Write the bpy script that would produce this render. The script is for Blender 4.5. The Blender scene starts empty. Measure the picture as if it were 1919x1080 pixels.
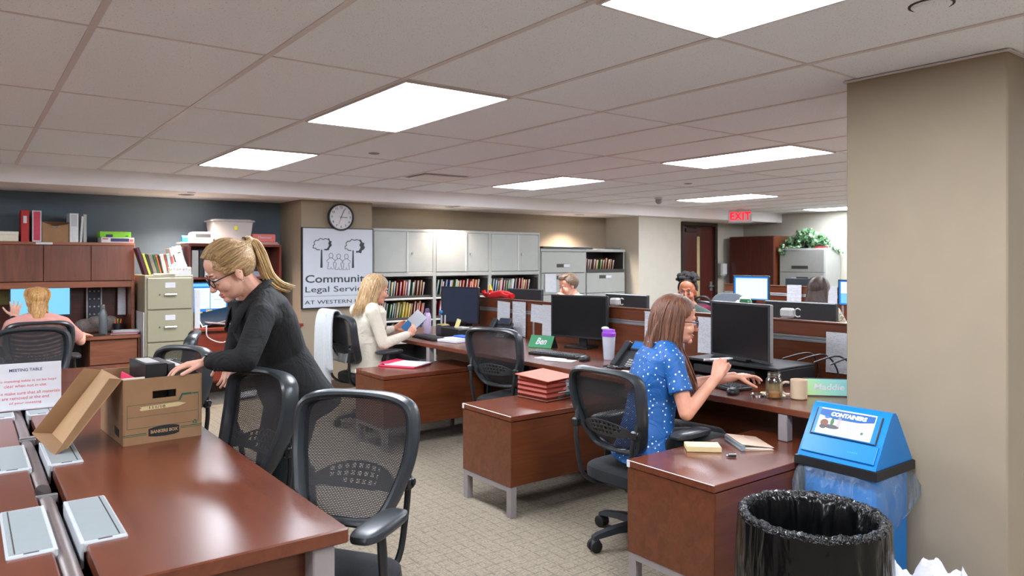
import bpy, math, random
from mathutils import Matrix, Vector, Quaternion
random.seed(7)
R = math.radians
PI = math.pi
scn = bpy.context.scene
COL = scn.collection

# ---------------------------------------------------------------- camera
cam_d = bpy.data.cameras.new('camera')
cam = bpy.data.objects.new('camera', cam_d)
COL.objects.link(cam)
cam.location = (0, 0, 1.45)
cam.rotation_euler = (R(90), 0, R(-36.97))
cam_d.sensor_fit = 'HORIZONTAL'
cam_d.sensor_width = 36
cam_d.lens = 36 * 1366 / 1919
cam_d.shift_y = -53 / 1919
cam_d.clip_start = 0.05
cam_d.dof.use_dof = True
cam_d.dof.focus_distance = 3.2
cam_d.dof.aperture_fstop = 5.0
scn.camera = cam
# ---------------------------------------------------------------- view + world
scn.view_settings.view_transform = 'Standard'
scn.view_settings.look = 'None'
scn.view_settings.gamma = 1
scn.view_settings.use_curve_mapping = False
scn.view_settings.exposure = 0.2
w = bpy.data.worlds.new('world')
scn.world = w
w.use_nodes = True
w.node_tree.nodes['Background'].inputs[0].default_value = (0.8, 0.75, 0.72, 1)
w.node_tree.nodes['Background'].inputs[1].default_value = 0.05
PANEL_STRENGTH = 27.5
SPOT_W = 130.0
HC = 2.262          # ceiling height

# ---------------------------------------------------------------- materials
def lin(c):
    c = c / 255
    return c / 12.92 if c <= .04045 else ((c + .055) / 1.055) ** 2.4
def rgb(r, g, b): return (lin(r), lin(g), lin(b), 1)
class NT:
    def __init__(s, name):
        s.m = bpy.data.materials.new(name); s.m.use_nodes = True
        s.t = s.m.node_tree; s.n = s.t.nodes; s.b = s.n['Principled BSDF']
    def new(s, typ, **kw):
        nd = s.n.new(typ)
        for k, v in kw.items():
            if k.startswith('i_'):
                k = k[2:]; k = int(k) if k.isdigit() else k.replace('_', ' ')
                nd.inputs[k].default_value = v
            else: setattr(nd, k, v)
        return nd
    def link(s, a, b): s.t.links.new(a, b)
    def coord(s, scale=(1, 1, 1), kind='Object', rot=(0, 0, 0), loc=(0, 0, 0)):
        tc = s.new('ShaderNodeTexCoord'); mp = s.new('ShaderNodeMapping')
        mp.inputs['Scale'].default_value = scale; mp.inputs['Rotation'].default_value = rot; mp.inputs['Location'].default_value = loc
        s.link(tc.outputs[kind], mp.inputs[0]); return mp.outputs[0]
    def noise(s, co, scale=5, detail=3, rough=.5, dist=0):
        nd = s.new('ShaderNodeTexNoise', i_Scale=scale, i_Detail=detail, i_Roughness=rough, i_Distortion=dist)
        s.link(co, nd.inputs['Vector']); return nd.outputs['Fac']
    def ramp(s, fac, stops, interp='LINEAR'):
        nd = s.new('ShaderNodeValToRGB'); cr = nd.color_ramp; cr.interpolation = interp
        while len(cr.elements) < len(stops): cr.elements.new(.5)
        for e, (p, c) in zip(cr.elements, stops): e.position = p; e.color = c
        s.link(fac, nd.inputs[0]); return nd.outputs[0]
    def math(s, op, a, b=None, c=None):
        nd = s.new('ShaderNodeMath', operation=op)
        for i, x in enumerate((a, b, c)):
            if x is None: continue
            if isinstance(x, (int, float)): nd.inputs[i].default_value = x
            else: s.link(x, nd.inputs[i])
        return nd.outputs[0]
    def mix(s, fac, a, b):
        nd = s.new('ShaderNodeMix', data_type='RGBA')
        for i, x in ((0, fac), (6, a), (7, b)):
            if isinstance(x, (int, float, tuple)): nd.inputs[i].default_value = x
            else: s.link(x, nd.inputs[i])
        return nd.outputs[2]
    def bump(s, h, strength=.3, dist=.01):
        nd = s.new('ShaderNodeBump', i_Strength=strength, i_Distance=dist)
        s.link(h, nd.inputs['Height']); s.link(nd.outputs[0], s.b.inputs['Normal'])
    def sep(s, co):
        nd = s.new('ShaderNodeSeparateXYZ'); s.link(co, nd.inputs[0]); return nd.outputs
def plain(name, c, rough=.5, metal=0, noise=.06, nscale=30, spec=.5, coat=0, sheen=0, bump=0, trans=0, alpha=1, emit=0, sss=0):
    k = NT(name); b = k.b
    b.inputs['Roughness'].default_value = rough; b.inputs['Metallic'].default_value = metal
    b.inputs['Specular IOR Level'].default_value = spec
    if coat: b.inputs['Coat Weight'].default_value = coat; b.inputs['Coat Roughness'].default_value = .08
    if sheen: b.inputs['Sheen Weight'].default_value = sheen
    if trans: b.inputs['Transmission Weight'].default_value = trans
    if alpha < 1: b.inputs['Alpha'].default_value = alpha
    if sss: b.inputs['Subsurface Weight'].default_value = sss; b.inputs['Subsurface Radius'].default_value = (.012, .005, .003)
    if noise:
        co = k.coord(); f = k.noise(co, nscale, 3)
        hi = tuple(min(1, x * (1 + noise)) for x in c[:3]) + (1,); lo = tuple(x * (1 - noise) for x in c[:3]) + (1,)
        o = k.ramp(f, [(.3, lo), (.7, hi)]); k.link(o, b.inputs['Base Color'])
        if bump: k.bump(f, bump, .004)
    else: b.inputs['Base Color'].default_value = c
    if emit:
        b.inputs['Emission Color'].default_value = c; b.inputs['Emission Strength'].default_value = emit
    return k.m
def wood(name, axis, c0, c1, rough=.3, coat=.15):
    k = NT(name); sc = [9, 9, 9]; sc[axis] = .9
    co = k.coord(tuple(sc)); f = k.noise(co, 2.2, 5, .55, 1.2)
    sc2 = [34, 34, 34]; sc2[axis] = 2
    f2 = k.noise(k.coord(tuple(sc2)), 3, 2, .5)
    f3 = k.math('ADD', k.math('MULTIPLY', f, .9), k.math('MULTIPLY', f2, .1))
    k.link(k.ramp(f3, [(.3, c0), (.7, c1)]), k.b.inputs['Base Color'])
    k.b.inputs['Roughness'].default_value = rough
    k.b.inputs['Coat Weight'].default_value = coat; k.b.inputs['Coat Roughness'].default_value = .22
    return k.m
W0, W1 = rgb(84, 42, 22), rgb(110, 58, 33)
wood_x = wood('cherry_wood_x', 0, W0, W1); wood_y = wood('cherry_wood_y', 1, W0, W1); wood_z = wood('cherry_wood_z', 2, W0, W1)
wtop_x = wood('cherry_top_x', 0, rgb(90, 42, 25), rgb(110, 56, 35), .27, .35); wtop_y = wood('cherry_top_y', 1, rgb(90, 42, 25), rgb(110, 56, 35), .27, .35)
wd_dark = wood('dark_mahogany', 2, rgb(66, 26, 20), rgb(92, 38, 28), .35)
wd_dark_x = wood('dark_mahogany_flat', 0, rgb(66, 26, 20), rgb(92, 38, 28), .35)
wd_red = wood('red_cherry', 0, rgb(110, 40, 24), rgb(140, 54, 32), .35)
wd_red_z = wood('red_cherry_upright', 2, rgb(96, 36, 24), rgb(124, 48, 32), .35)
wd_hutch = wood('walnut_hutch', 2, rgb(90, 48, 34), rgb(118, 69, 50), .4)
wd_hutch_x = wood('walnut_hutch_flat', 0, rgb(120, 68, 44), rgb(150, 90, 62), .4)

m_beige = plain('beige_paint', rgb(149, 134, 114), .8, noise=.03, nscale=6)
m_beige2 = plain('cream_paint', rgb(184, 178, 165), .8, noise=.03, nscale=6)
m_blue = plain('slate_blue_paint', rgb(88, 101, 111), .8, noise=.05, nscale=6)
m_soffit = plain('soffit_paint', rgb(240, 236, 238), .8, noise=.02, nscale=5)
m_grid = plain('ceiling_grid_white', rgb(214, 204, 204), .35, noise=.02)
m_alu = plain('brushed_aluminium', rgb(168, 168, 170), .38, .8, noise=.05, nscale=60)
m_greymetal = plain('grey_painted_metal', rgb(150, 142, 142), .45, .2, noise=.04)
m_beam = plain('bronze_grey_metal', rgb(128, 116, 114), .38, .45, noise=.06)
m_cabgrey = plain('warm_grey_steel', rgb(160, 162, 157), .42, .1, noise=.03, nscale=8)
m_cablight = plain('light_grey_steel', rgb(186, 185, 182), .42, .1, noise=.03, nscale=8)
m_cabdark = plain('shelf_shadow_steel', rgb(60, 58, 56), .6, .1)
m_khaki = plain('khaki_steel', rgb(156, 150, 126), .42, .1, noise=.03, nscale=8)
m_black = plain('black_plastic', rgb(26, 27, 29), .42, noise=.1)
m_black_s = plain('black_satin_plastic', rgb(44, 48, 52), .33, noise=.08)
m_black_f = plain('black_fabric', rgb(22, 24, 28), .95, noise=.25, nscale=260, sheen=.03, bump=.3)
m_rubber = plain('dark_rubber', rgb(22, 22, 23), .6)
m_charcoal = plain('charcoal_plastic', rgb(52, 54, 58), .4, noise=.06)
m_white = plain('white_paper', rgb(204, 204, 208), .75, noise=.02)
m_offwhite = plain('offwhite_paper', rgb(222, 214, 196), .75, noise=.04)
m_whitep = plain('white_plastic', rgb(202, 202, 206), .35, noise=.02)
m_hatch = plain('silver_hatch', rgb(160, 170, 172), .35, .25, noise=.02)
m_hatchrim = plain('pale_hatch_rim', rgb(196, 200, 204), .35, .1, noise=.02)
m_steel = plain('bright_steel', rgb(190, 190, 192), .22, 1, noise=.05)
m_chrome = plain('chrome', rgb(220, 220, 222), .1, 1, noise=0)
m_card = plain('brown_cardboard', rgb(150, 114, 80), .8, noise=.07, nscale=14, bump=.1)
m_card_in = plain('pale_cardboard', rgb(170, 134, 96), .8, noise=.06, nscale=14)
m_green_ink = plain('green_ink', rgb(38, 88, 66), .8, noise=.05)
m_black_ink = plain('black_ink', rgb(28, 30, 32), .7, noise=.05)
m_tape = plain('masking_tape', rgb(204, 184, 136), .7, noise=.04)
m_navy_ink = plain('navy_ink', rgb(46, 62, 100), .7, noise=.03)
m_red_ink = plain('red_ink', rgb(206, 88, 88), .7, noise=.03)
def emission(name, c, s):
    k = NT(name); k.b.inputs['Base Color'].default_value = (0, 0, 0, 1); k.b.inputs['Specular IOR Level'].default_value = .1
    k.b.inputs['Emission Color'].default_value = c; k.b.inputs['Emission Strength'].default_value = s
    return k.m
m_panel = emission('lit_diffuser', (.905, .965, 1.065, 1), PANEL_STRENGTH)
m_downl = emission('lit_downlight', (1, .86, .74, 1), 14)

def mk_carpet():
    # loop pile in a loose woven check: lines both ways of uneven strength over mottled beige
    k = NT('beige_grid_carpet'); co = k.coord((1, 1, 1)); xyz = k.sep(co)
    big = k.noise(co, 9, 2, .5); fine = k.noise(co, 420, 2, .6)
    bx_ = k.noise(k.coord((60, 130, 1)), 1.0, 2, .6); by_ = k.noise(k.coord((130, 60, 1), loc=(3, 7, 0)), 1.0, 2, .6)
    chk = k.new('ShaderNodeTexChecker', i_Scale=9.5); k.link(co, chk.inputs['Vector'])
    mot = k.mix(chk.outputs['Fac'], bx_, by_)
    c = k.ramp(mot, [(.36, rgb(114, 102, 85)), (.58, rgb(146, 133, 113))])
    def lines(axis, per, wd, seed):
        w = k.math('MULTIPLY_ADD', k.noise(k.coord((5, 5, 1), loc=(seed, seed, 0)), 1.0, 3), .02, xyz[axis])
        fr = k.math('FRACT', k.math('DIVIDE', w, per)); ln = k.math('LESS_THAN', k.math('ABSOLUTE', k.math('SUBTRACT', fr, .5)), wd / per / 2)
        return k.math('MULTIPLY', ln, k.ramp(k.noise(k.coord((26, 26, 1), loc=(seed * 2, seed, 0)), 1.0, 2), [(.4, (.15, .15, .15, 1)), (.6, (1, 1, 1, 1))]))
    L = k.math('MAXIMUM', k.math('MAXIMUM', lines(0, .074, .008, 1.3), lines(1, .062, .008, 4.1)), k.math('MULTIPLY', k.math('MAXIMUM', lines(0, .031, .005, 7.7), lines(1, .027, .005, 9.2)), .55))
    c = k.mix(k.math('MULTIPLY', L, .85), c, rgb(84, 73, 58))
    c = k.mix(k.math('MULTIPLY', fine, .22), c, rgb(92, 81, 65)); c = k.mix(k.math('MULTIPLY', big, .15), c, rgb(156, 144, 124))
    k.link(c, k.b.inputs['Base Color']); k.b.inputs['Roughness'].default_value = .95; k.b.inputs['Sheen Weight'].default_value = .12
    k.bump(k.math('SUBTRACT', k.math('MULTIPLY', fine, .5), L), .35, .004)
    return k.m
m_carpet = mk_carpet()
def mk_tile():
    k = NT('speckled_ceiling_tile'); co = k.coord((1, 1, 1))
    v = k.new('ShaderNodeTexNoise', i_Scale=150.0, i_Detail=1.5, i_Roughness=.6); k.link(co, v.inputs['Vector'])
    f = v.outputs['Fac']
    spk = k.ramp(f, [(.30, rgb(188, 184, 188)), (.37, rgb(240, 244, 253))])
    f2 = k.noise(co, 2.2, 4, .6)
    c = k.mix(k.math('MULTIPLY', f2, .2), spk, rgb(234, 237, 245))
    k.link(c, k.b.inputs['Base Color']); k.b.inputs['Roughness'].default_value = .92
    k.bump(f, .25, .004)
    return k.m
m_tile = mk_tile()
def mk_mesh():
    # woven chair mesh: threads with real see-through gaps
    k = NT('black_chair_mesh'); co = k.coord((1, 1, 1), 'UV')
    br = k.new('ShaderNodeTexBrick', offset=.5, offset_frequency=2)
    for nm, v in (('Scale', 1.0), ('Brick Width', .011), ('Row Height', .0048), ('Mortar Size', .0017), ('Mortar Smooth', .1)): br.inputs[nm].default_value = v
    k.link(co, br.inputs['Vector'])
    tr = k.new('ShaderNodeBsdfTransparent'); mx = k.new('ShaderNodeMixShader')
    k.b.inputs['Base Color'].default_value = rgb(40, 38, 40); k.b.inputs['Roughness'].default_value = .6
    k.link(br.outputs['Fac'], mx.inputs[0]); k.link(tr.outputs[0], mx.inputs[1]); k.link(k.b.outputs[0], mx.inputs[2])
    k.link(mx.outputs[0], k.n['Material Output'].inputs[0])
    return k.m
m_mesh = mk_mesh()
def mk_doc(name, base=rgb(200, 202, 208), ink=rgb(120, 122, 132), axes=(1, 2), line=.0085, seed=0.0, dens=.5):
    # a printed page: rows of broken grey lines in the object's own coordinates
    k = NT(name); co = k.coord((1, 1, 1), 'UV', loc=(seed, seed * 1.7, 0)); xyz = k.sep(co)
    row = k.math('FRACT', k.math('DIVIDE', xyz[1], line))
    inrow = k.math('LESS_THAN', row, .42)
    fl = k.math('FLOOR', k.math('DIVIDE', xyz[1], line))
    cb = k.new('ShaderNodeCombineXYZ'); k.link(k.math('MULTIPLY', xyz[0], 90), cb.inputs[0]); k.link(k.math('MULTIPLY', fl, 7.31), cb.inputs[1])
    f = k.noise(cb.outputs[0], 1.0, 1); on = k.math('GREATER_THAN', f, dens)
    cb2 = k.new('ShaderNodeCombineXYZ'); k.link(k.math('MULTIPLY', xyz[0], 9), cb2.inputs[0]); k.link(k.math('MULTIPLY', fl, .9), cb2.inputs[1])
    blk = k.math('GREATER_THAN', k.noise(cb2.outputs[0], 1.0, 1), .44)
    c = k.mix(k.math('MULTIPLY', k.math('MULTIPLY', inrow, on), k.math('MULTIPLY', blk, .42)), base, ink)
    k.link(c, k.b.inputs['Base Color']); k.b.inputs['Roughness'].default_value = .7
    return k.m
m_doc = mk_doc('printed_page'); m_doc2 = mk_doc('printed_table_page', ink=rgb(96, 100, 112), line=.012, seed=3.1, dens=.42)
m_doc3 = mk_doc('printed_list_page', ink=rgb(140, 142, 150), line=.007, seed=5.7, dens=.48)

# ---------------------------------------------------------------- mesh builder
MAT = {}
def Tm(x, y=None, z=None): return Matrix.Translation((x, y, z) if y is not None else x)
def Rm(a, ax): return Matrix.Rotation(a, 4, ax)
def frame(o, zdir, xhint=(1, 0, 0)):
    z = Vector(zdir).normalized(); x = Vector(xhint); x = x - z * x.dot(z)
    if x.length < 1e-5: x = Vector((0, 1, 0)) - z * z.y
    x.normalize(); y = z.cross(x)
    m = Matrix.Identity(4)
    for i in range(3): m[i][0] = x[i]; m[i][1] = y[i]; m[i][2] = z[i]; m[i][3] = o[i]
    return m
import bmesh
def fix_normals(me):
    bm = bmesh.new(); bm.from_mesh(me)
    bmesh.ops.recalc_face_normals(bm, faces=bm.faces); bm.to_mesh(me); bm.free()
class MB:
    def __init__(s): s.v = []; s.f = []; s.m = []; s.uv = {}; s.tf = None
    def add(s, vs, fs, m=0, tf=None):
        o = len(s.v)
        vs = [Vector(q) for q in vs]
        if tf is not None: vs = [tf @ q for q in vs]
        if s.tf is not None: vs = [s.tf @ q for q in vs]
        s.v += vs
        for q in fs: s.f.append([o + i for i in q]); s.m.append(m)
        return s
    def box(s, c, d, bev=.004, m=0, rot=None):
        hx, hy, hz = d[0] / 2, d[1] / 2, d[2] / 2
        b = min(bev, hx * .49, hy * .49, hz * .49)
        tf = Tm(Vector(c)) @ rot if rot is not None else Tm(Vector(c))
        S = (-1, 1)
        if b <= 0:
            vs = [(x * hx, y * hy, z * hz) for x in S for y in S for z in S]
            fs = [(0, 1, 3, 2), (4, 6, 7, 5), (0, 4, 5, 1), (2, 3, 7, 6), (0, 2, 6, 4), (1, 5, 7, 3)]
            return s.add(vs, fs, m, tf)
        vs = []; idx = {}
        for x in S:
            for y in S:
                for z in S:
                    for a, q in enumerate(((x * hx, y * (hy - b), z * (hz - b)), (x * (hx - b), y * hy, z * (hz - b)), (x * (hx - b), y * (hy - b), z * hz))):
                        idx[(x, y, z, a)] = len(vs); vs.append(q)
        I = lambda x, y, z, a: idx[(x, y, z, a)]
        fs = []
        for t in S:
            fs.append([I(t, -1, -1, 0), I(t, 1, -1, 0), I(t, 1, 1, 0), I(t, -1, 1, 0)][::t])
            fs.append([I(-1, t, -1, 1), I(1, t, -1, 1), I(1, t, 1, 1), I(-1, t, 1, 1)][::-t])
            fs.append([I(-1, -1, t, 2), I(1, -1, t, 2), I(1, 1, t, 2), I(-1, 1, t, 2)][::t])
        for a in S:
            for c2 in S:
                fs.append([I(a, c2, -1, 0), I(a, c2, 1, 0), I(a, c2, 1, 1), I(a, c2, -1, 1)][::-a * c2])
                fs.append([I(a, -1, c2, 0), I(a, 1, c2, 0), I(a, 1, c2, 2), I(a, -1, c2, 2)][::a * c2])
                fs.append([I(-1, a, c2, 1), I(1, a, c2, 1), I(1, a, c2, 2), I(-1, a, c2, 2)][::-a * c2])
        for x in S:
            for y in S:
                for z in S: fs.append([I(x, y, z, 0), I(x, y, z, 1), I(x, y, z, 2)][::x * y * z])
        return s.add(vs, fs, m, tf)
    def bx(s, x0, x1, y0, y1, z0, z1, bev=.004, m=0):
        return s.box(((x0 + x1) / 2, (y0 + y1) / 2, (z0 + z1) / 2), (abs(x1 - x0), abs(y1 - y0), abs(z1 - z0)), bev, m)
    def rings(s, rs, m=0, cap=True, close=False):
        n = len(rs[0]); vs = [q for r in rs for q in r]; fs = []
        k = len(rs)
        for i in range(k if close else k - 1):
            a = i * n; b = ((i + 1) % k) * n
            for j in range(n): fs.append((a + j, a + (j + 1) % n, b + (j + 1) % n, b + j))
        if cap and not close: fs.append(tuple(range(n))[::-1]); fs.append(tuple((k - 1) * n + j for j in range(n)))
        return s.add(vs, fs, m)
    def cyl(s, p0, p1, r0, r1=None, seg=20, m=0):
        r1 = r0 if r1 is None else r1
        p0, p1 = Vector(p0), Vector(p1); F = frame(p0, p1 - p0); L = (p1 - p0).length
        return s.rings([[F @ Vector((r * math.cos(2 * PI * j / seg), r * math.sin(2 * PI * j / seg), h)) for j in range(seg)] for r, h in ((r0, 0), (r1, L))], m)
    def lathe(s, prof, c=(0, 0, 0), seg=24, m=0, tf=None, sx=1, sy=1, cap=True):
        M = tf if tf is not None else Tm(Vector(c))
        return s.rings([[M @ Vector((r * sx * math.cos(2 * PI * j / seg), r * sy * math.sin(2 * PI * j / seg), z)) for j in range(seg)] for r, z in prof], m, cap)
    def tube(s, pts, r, seg=8, m=0, flat=1, up=None, cap=True, close=False):
        pts = [Vector(q) for q in pts]; n = len(pts)
        rs = r if isinstance(r, (list, tuple)) else [r] * n
        out = []; prev = Vector(up) if up is not None else None
        for i, q in enumerate(pts):
            a = pts[(i - 1) % n] if (close or i > 0) else q; b = pts[(i + 1) % n] if (close or i < n - 1) else q
            d = (b - a).normalized()
            if prev is None: prev = Vector((0, 0, 1)) if abs(d.z) < .9 else Vector((1, 0, 0))
            u = prev - d * prev.dot(d)
            if u.length < 1e-6: u = d.orthogonal()
            u.normalize(); v = d.cross(u)
            if up is None: prev = u
            out.append([q + u * (rs[i] * flat * math.cos(2 * PI * j / seg)) + v * (rs[i] * math.sin(2 * PI * j / seg)) for j in range(seg)])
        return s.rings(out, m, cap, close)
    def prism(s, poly, tf, h, m=0):
        n = len(poly)
        vs = [tf @ Vector((x, y, 0)) for x, y in poly] + [tf @ Vector((x, y, h)) for x, y in poly]
        fs = [tuple(range(n))[::-1], tuple(range(n, 2 * n))] + [(i, (i + 1) % n, n + (i + 1) % n, n + i) for i in range(n)]
        return s.add(vs, fs, m)
    def ball(s, c, r, m=0, rot=None, seg=16, e=1.0, rings=None):
        if isinstance(r, (int, float)): r = (r, r, r)
        M = Tm(Vector(c)) @ (rot if rot is not None else Matrix.Identity(4))
        k = rings or max(6, seg // 2); P = lambda t: math.copysign(abs(t) ** e, t)
        out = []
        for i in range(k + 1):
            th = -PI / 2 + PI * i / k; th = max(-PI / 2 + .02, min(PI / 2 - .02, th))
            out.append([M @ Vector((r[0] * P(math.cos(th)) * P(math.cos(2 * PI * j / seg)), r[1] * P(math.cos(th)) * P(math.sin(2 * PI * j / seg)), r[2] * P(math.sin(th)))) for j in range(seg)])
        return s.rings(out, m)
    def cap(s, p0, p1, r0, r1=None, seg=14, m=0):
        # capsule with two radii
        r1 = r0 if r1 is None else r1; p0, p1 = Vector(p0), Vector(p1)
        L = (p1 - p0).length
        if L < 1e-5: return s.ball(p0, r0, m, seg=seg)
        F = frame(p0, p1 - p0); out = []
        for i in range(6): t = -PI / 2 + .05 + i * (PI / 2 - .05) / 5; out.append((r0 * math.cos(t), r0 * math.sin(t)))
        for i in range(6): t = i * (PI / 2 - .05) / 5; out.append((r1 * math.cos(t), L + r1 * math.sin(t)))
        return s.rings([[F @ Vector((r * math.cos(2 * PI * j / seg), r * math.sin(2 * PI * j / seg), z)) for j in range(seg)] for r, z in out], m)
    def grid(s, fn, nu, nv, m=0, uvs=None, two=0):
        # surface fn(u,v), optional uv scale in metres
        o = len(s.v); vs = [fn(i / nu, j / nv) for j in range(nv + 1) for i in range(nu + 1)]
        fs = [(j * (nu + 1) + i, j * (nu + 1) + i + 1, (j + 1) * (nu + 1) + i + 1, (j + 1) * (nu + 1) + i) for j in range(nv) for i in range(nu)]
        if uvs:
            for j in range(nv + 1):
                for i in range(nu + 1): s.uv[o + j * (nu + 1) + i] = (i / nu * uvs[0], j / nv * uvs[1])
        return s.add(vs, fs, m)
    def sheet(s, tf, wd, ht, th=.001, m=0, curl=0, nu=8):
        # a thin sheet of paper standing in local xy, with real thickness and page uv
        def f(z):
            def g(u, v):
                x = (u - .5) * wd; y = v * ht
                return tf @ Vector((x, y, z + curl * (abs(u - .5) * 2) ** 2 + curl * .7 * (1 - v) ** 3))
            return g
        s.grid(f(th), nu, 6, m, (wd, ht)); o = len(s.v)
        s.grid(f(0), nu, 6, m, (wd, ht)); n = nu + 1
        a = o - 7 * n
        ed = list(range(n)) + [n * j + nu for j in range(1, 7)] + [6 * n + i for i in range(nu - 1, -1, -1)] + [n * j for j in range(5, 0, -1)]
        for i in range(len(ed)):
            p, q = ed[i], ed[(i + 1) % len(ed)]
            s.f.append([o + p, o + q, a + q, a + p]); s.m.append(m)
        return s
    def text(s, st, tf, size, m=0, ex=.0006, align='CENTER', sx=1, bold=0, shear=0, spacing=1, fit=None):
        cu = bpy.data.curves.new('t', 'FONT'); cu.body = st; cu.size = size; cu.extrude = ex; cu.align_x = align; cu.align_y = 'CENTER'
        cu.resolution_u = 3; cu.offset = bold; cu.shear = shear; cu.space_character = spacing
        ob = bpy.data.objects.new('t', cu); COL.objects.link(ob)
        me = bpy.data.meshes.new_from_object(ob.evaluated_get(bpy.context.evaluated_depsgraph_get()))
        sy = 1
        if fit:
            xs = [q.co.x for q in me.vertices]; ys = [q.co.y for q in me.vertices]
            sx = fit[0] / (max(xs) - min(xs)); sy = fit[1] / (max(ys) - min(ys)) if len(fit) > 1 and fit[1] else sx
        s.add([Vector((q.co.x * sx, q.co.y * sy, q.co.z)) for q in me.vertices], [tuple(p.vertices) for p in me.polygons], m, tf)
        bpy.data.objects.remove(ob); bpy.data.curves.remove(cu); bpy.data.meshes.remove(me)
        return s
    def mesh(s, name, mats, X=None, smooth=True, ang=35):
        me = bpy.data.meshes.new(name)
        vs = s.v if X is None else [X @ q for q in s.v]
        me.from_pydata([tuple(q) for q in vs], [], s.f)
        fix_normals(me)
        for mt in (mats if isinstance(mats, (list, tuple)) else [mats]): me.materials.append(mt)
        me.polygons.foreach_set('material_index', s.m)
        if s.uv:
            l = me.uv_layers.new(name='UVMap')
            for i, lp in enumerate(me.loops): l.data[i].uv = s.uv.get(lp.vertex_index, (0, 0))
        if smooth:
            me.polygons.foreach_set('use_smooth', [True] * len(me.polygons))
            me.set_sharp_from_angle(angle=R(ang))
        me.update()
        return me
    def build(s, name, mats, parent=None, local=False, label=None, ang=35):
        # a part (or sub-part); vertices are world coordinates unless local
        X = None
        if parent is not None and not local: X = MAT[parent.name].inverted()
        o = bpy.data.objects.new(name, s.mesh(name, mats, X, ang=ang)); COL.objects.link(o)
        if parent is not None: o.parent = parent; MAT[o.name] = MAT[parent.name]
        if label: o['label'] = label
        return o
    def one(s, name, mats, label, cat, group=None, kind=None, ang=35, rz=0):
        # a thing that is a single mesh; its origin goes to the middle of its base
        xs = [q.x for q in s.v]; ys = [q.y for q in s.v]; zs = [q.z for q in s.v]
        L = Tm((min(xs) + max(xs)) / 2, (min(ys) + max(ys)) / 2, min(zs)) @ Rm(rz, 'Z')
        o = bpy.data.objects.new(name, s.mesh(name, mats, L.inverted(), ang=ang)); COL.objects.link(o)
        o.location = L.translation; o.rotation_euler = (0, 0, rz); MAT[o.name] = L
        if kind: o['kind'] = kind
        if label: o['label'] = label
        if cat: o['category'] = cat
        if group: o['group'] = group
        return o
def thing(name, label, cat, loc=(0, 0, 0), rz=0, group=None, kind=None):
    o = bpy.data.objects.new(name, None); COL.objects.link(o); o.empty_display_size = .1
    o.location = loc; o.rotation_euler = (0, 0, rz)
    MAT[o.name] = Tm(Vector(loc)) @ Rm(rz, 'Z')
    if label: o['label'] = label
    if cat: o['category'] = cat
    if group: o['group'] = group
    if kind: o['kind'] = kind
    return o
def dup(root, loc, rz, label=None, group=None):
    r = root.copy(); COL.objects.link(r); r.location = loc; r.rotation_euler = (0, 0, rz); MAT[r.name] = Tm(Vector(loc)) @ Rm(rz, 'Z')
    if label: r['label'] = label
    if group: r['group'] = group
    for ch in list(root.children):
        c = ch.copy(); COL.objects.link(c); c.parent = r; MAT[c.name] = MAT[r.name]
        for g in list(ch.children):
            d = g.copy(); COL.objects.link(d); d.parent = c; MAT[d.name] = MAT[r.name]
    return r
def struct(name, mb, mats, parent=None):
    if parent is not None: return mb.build(name, mats, parent)
    return mb.one(name, mats, None, None, kind='structure')
# ================================================================ THE SETTING
X0, X1, Y0, Y1 = -3.6, 11.6, -4.0, 8.35
struct('floor', MB().bx(X0 - .2, X1 + .2, Y0 - .2, Y1 + .2, -.12, 0, 0), m_carpet)
struct('ceiling', MB().bx(X0 - .2, X1 + .2, Y0 - .2, 7.46, HC, HC + .1, 0), m_tile)
g = MB(); gx = 1.578; gy = 1.678; st = .6096
for i in range(-9, 18):
    x = gx + i * st
    if X0 < x < X1: g.bx(x - .012, x + .012, Y0, 7.45, HC - .004, HC + .002, 0)
for j in range(-5, 5):
    y = gy + j * 2 * st
    if Y0 < y < 7.4: g.bx(X0, X1, y - .006, y + .006, HC - .003, HC + .001, 0)
struct('trim_1', g, m_grid)
struct('trim_2', MB().bx(X0, X1, 7.45, Y1 + .1, 2.105, HC + .12, 0), m_soffit)
struct('wall_back', MB().bx(X0, 2.93, Y1, Y1 + .12, 0, 2.3, 0), m_blue)
struct('wall_pier', MB().bx(2.93, 3.77, 7.7, Y1 + .12, 0, 2.2, 0), m_beige)
struct('wall_cabinets', MB().bx(3.77, 8.05, 8.25, Y1 + .12, 0, 2.2, 0), m_beige)
struct('wall_corner', MB().bx(8.05, 9.0, 7.55, Y1 + .12, 0, 2.2, 0), m_beige2)
DX0, DX1 = 9.88, 10.72
struct('wall_door_side', MB().bx(9.0, DX0 - .06, 8.25, Y1 + .12, 0, 2.2, 0), m_beige2)
struct('wall_door', MB().bx(DX1 + .06, X1, 8.25, Y1 + .12, 0, 2.2, 0), m_beige2)
struct('wall_right', MB().bx(X1, X1 + .12, Y0, Y1 + .12, 0, 2.4, 0), m_beige2)
struct('wall_left', MB().bx(X0 - .12, X0, Y0, Y1 + .12, 0, 2.4, 0), m_beige)
struct('wall_front', MB().bx(X0, X1, Y0 - .12, Y0, 0, 2.4, 0), m_beige)
struct('wall_column', MB().bx(3.2, 3.86, 1.09, 1.73, 0, 2.3, .006), m_beige)
struct('trim_3', MB().bx(3.19, 3.87, 1.08, 1.74, HC - .012, HC - .004, 0), m_grid)
m_base = plain('brown_carpet_base', rgb(84, 66, 52), .9, noise=.15, nscale=90)
struct('baseboard_pier', MB().bx(2.92, 3.77, 7.69, 7.7, 0, .11, .002).bx(2.92, 2.93, 7.7, 8.35, 0, .11, .002), m_base)
struct('baseboard_back', MB().bx(X0, 2.92, 8.34, 8.35, 0, .11, .002), m_base)
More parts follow.
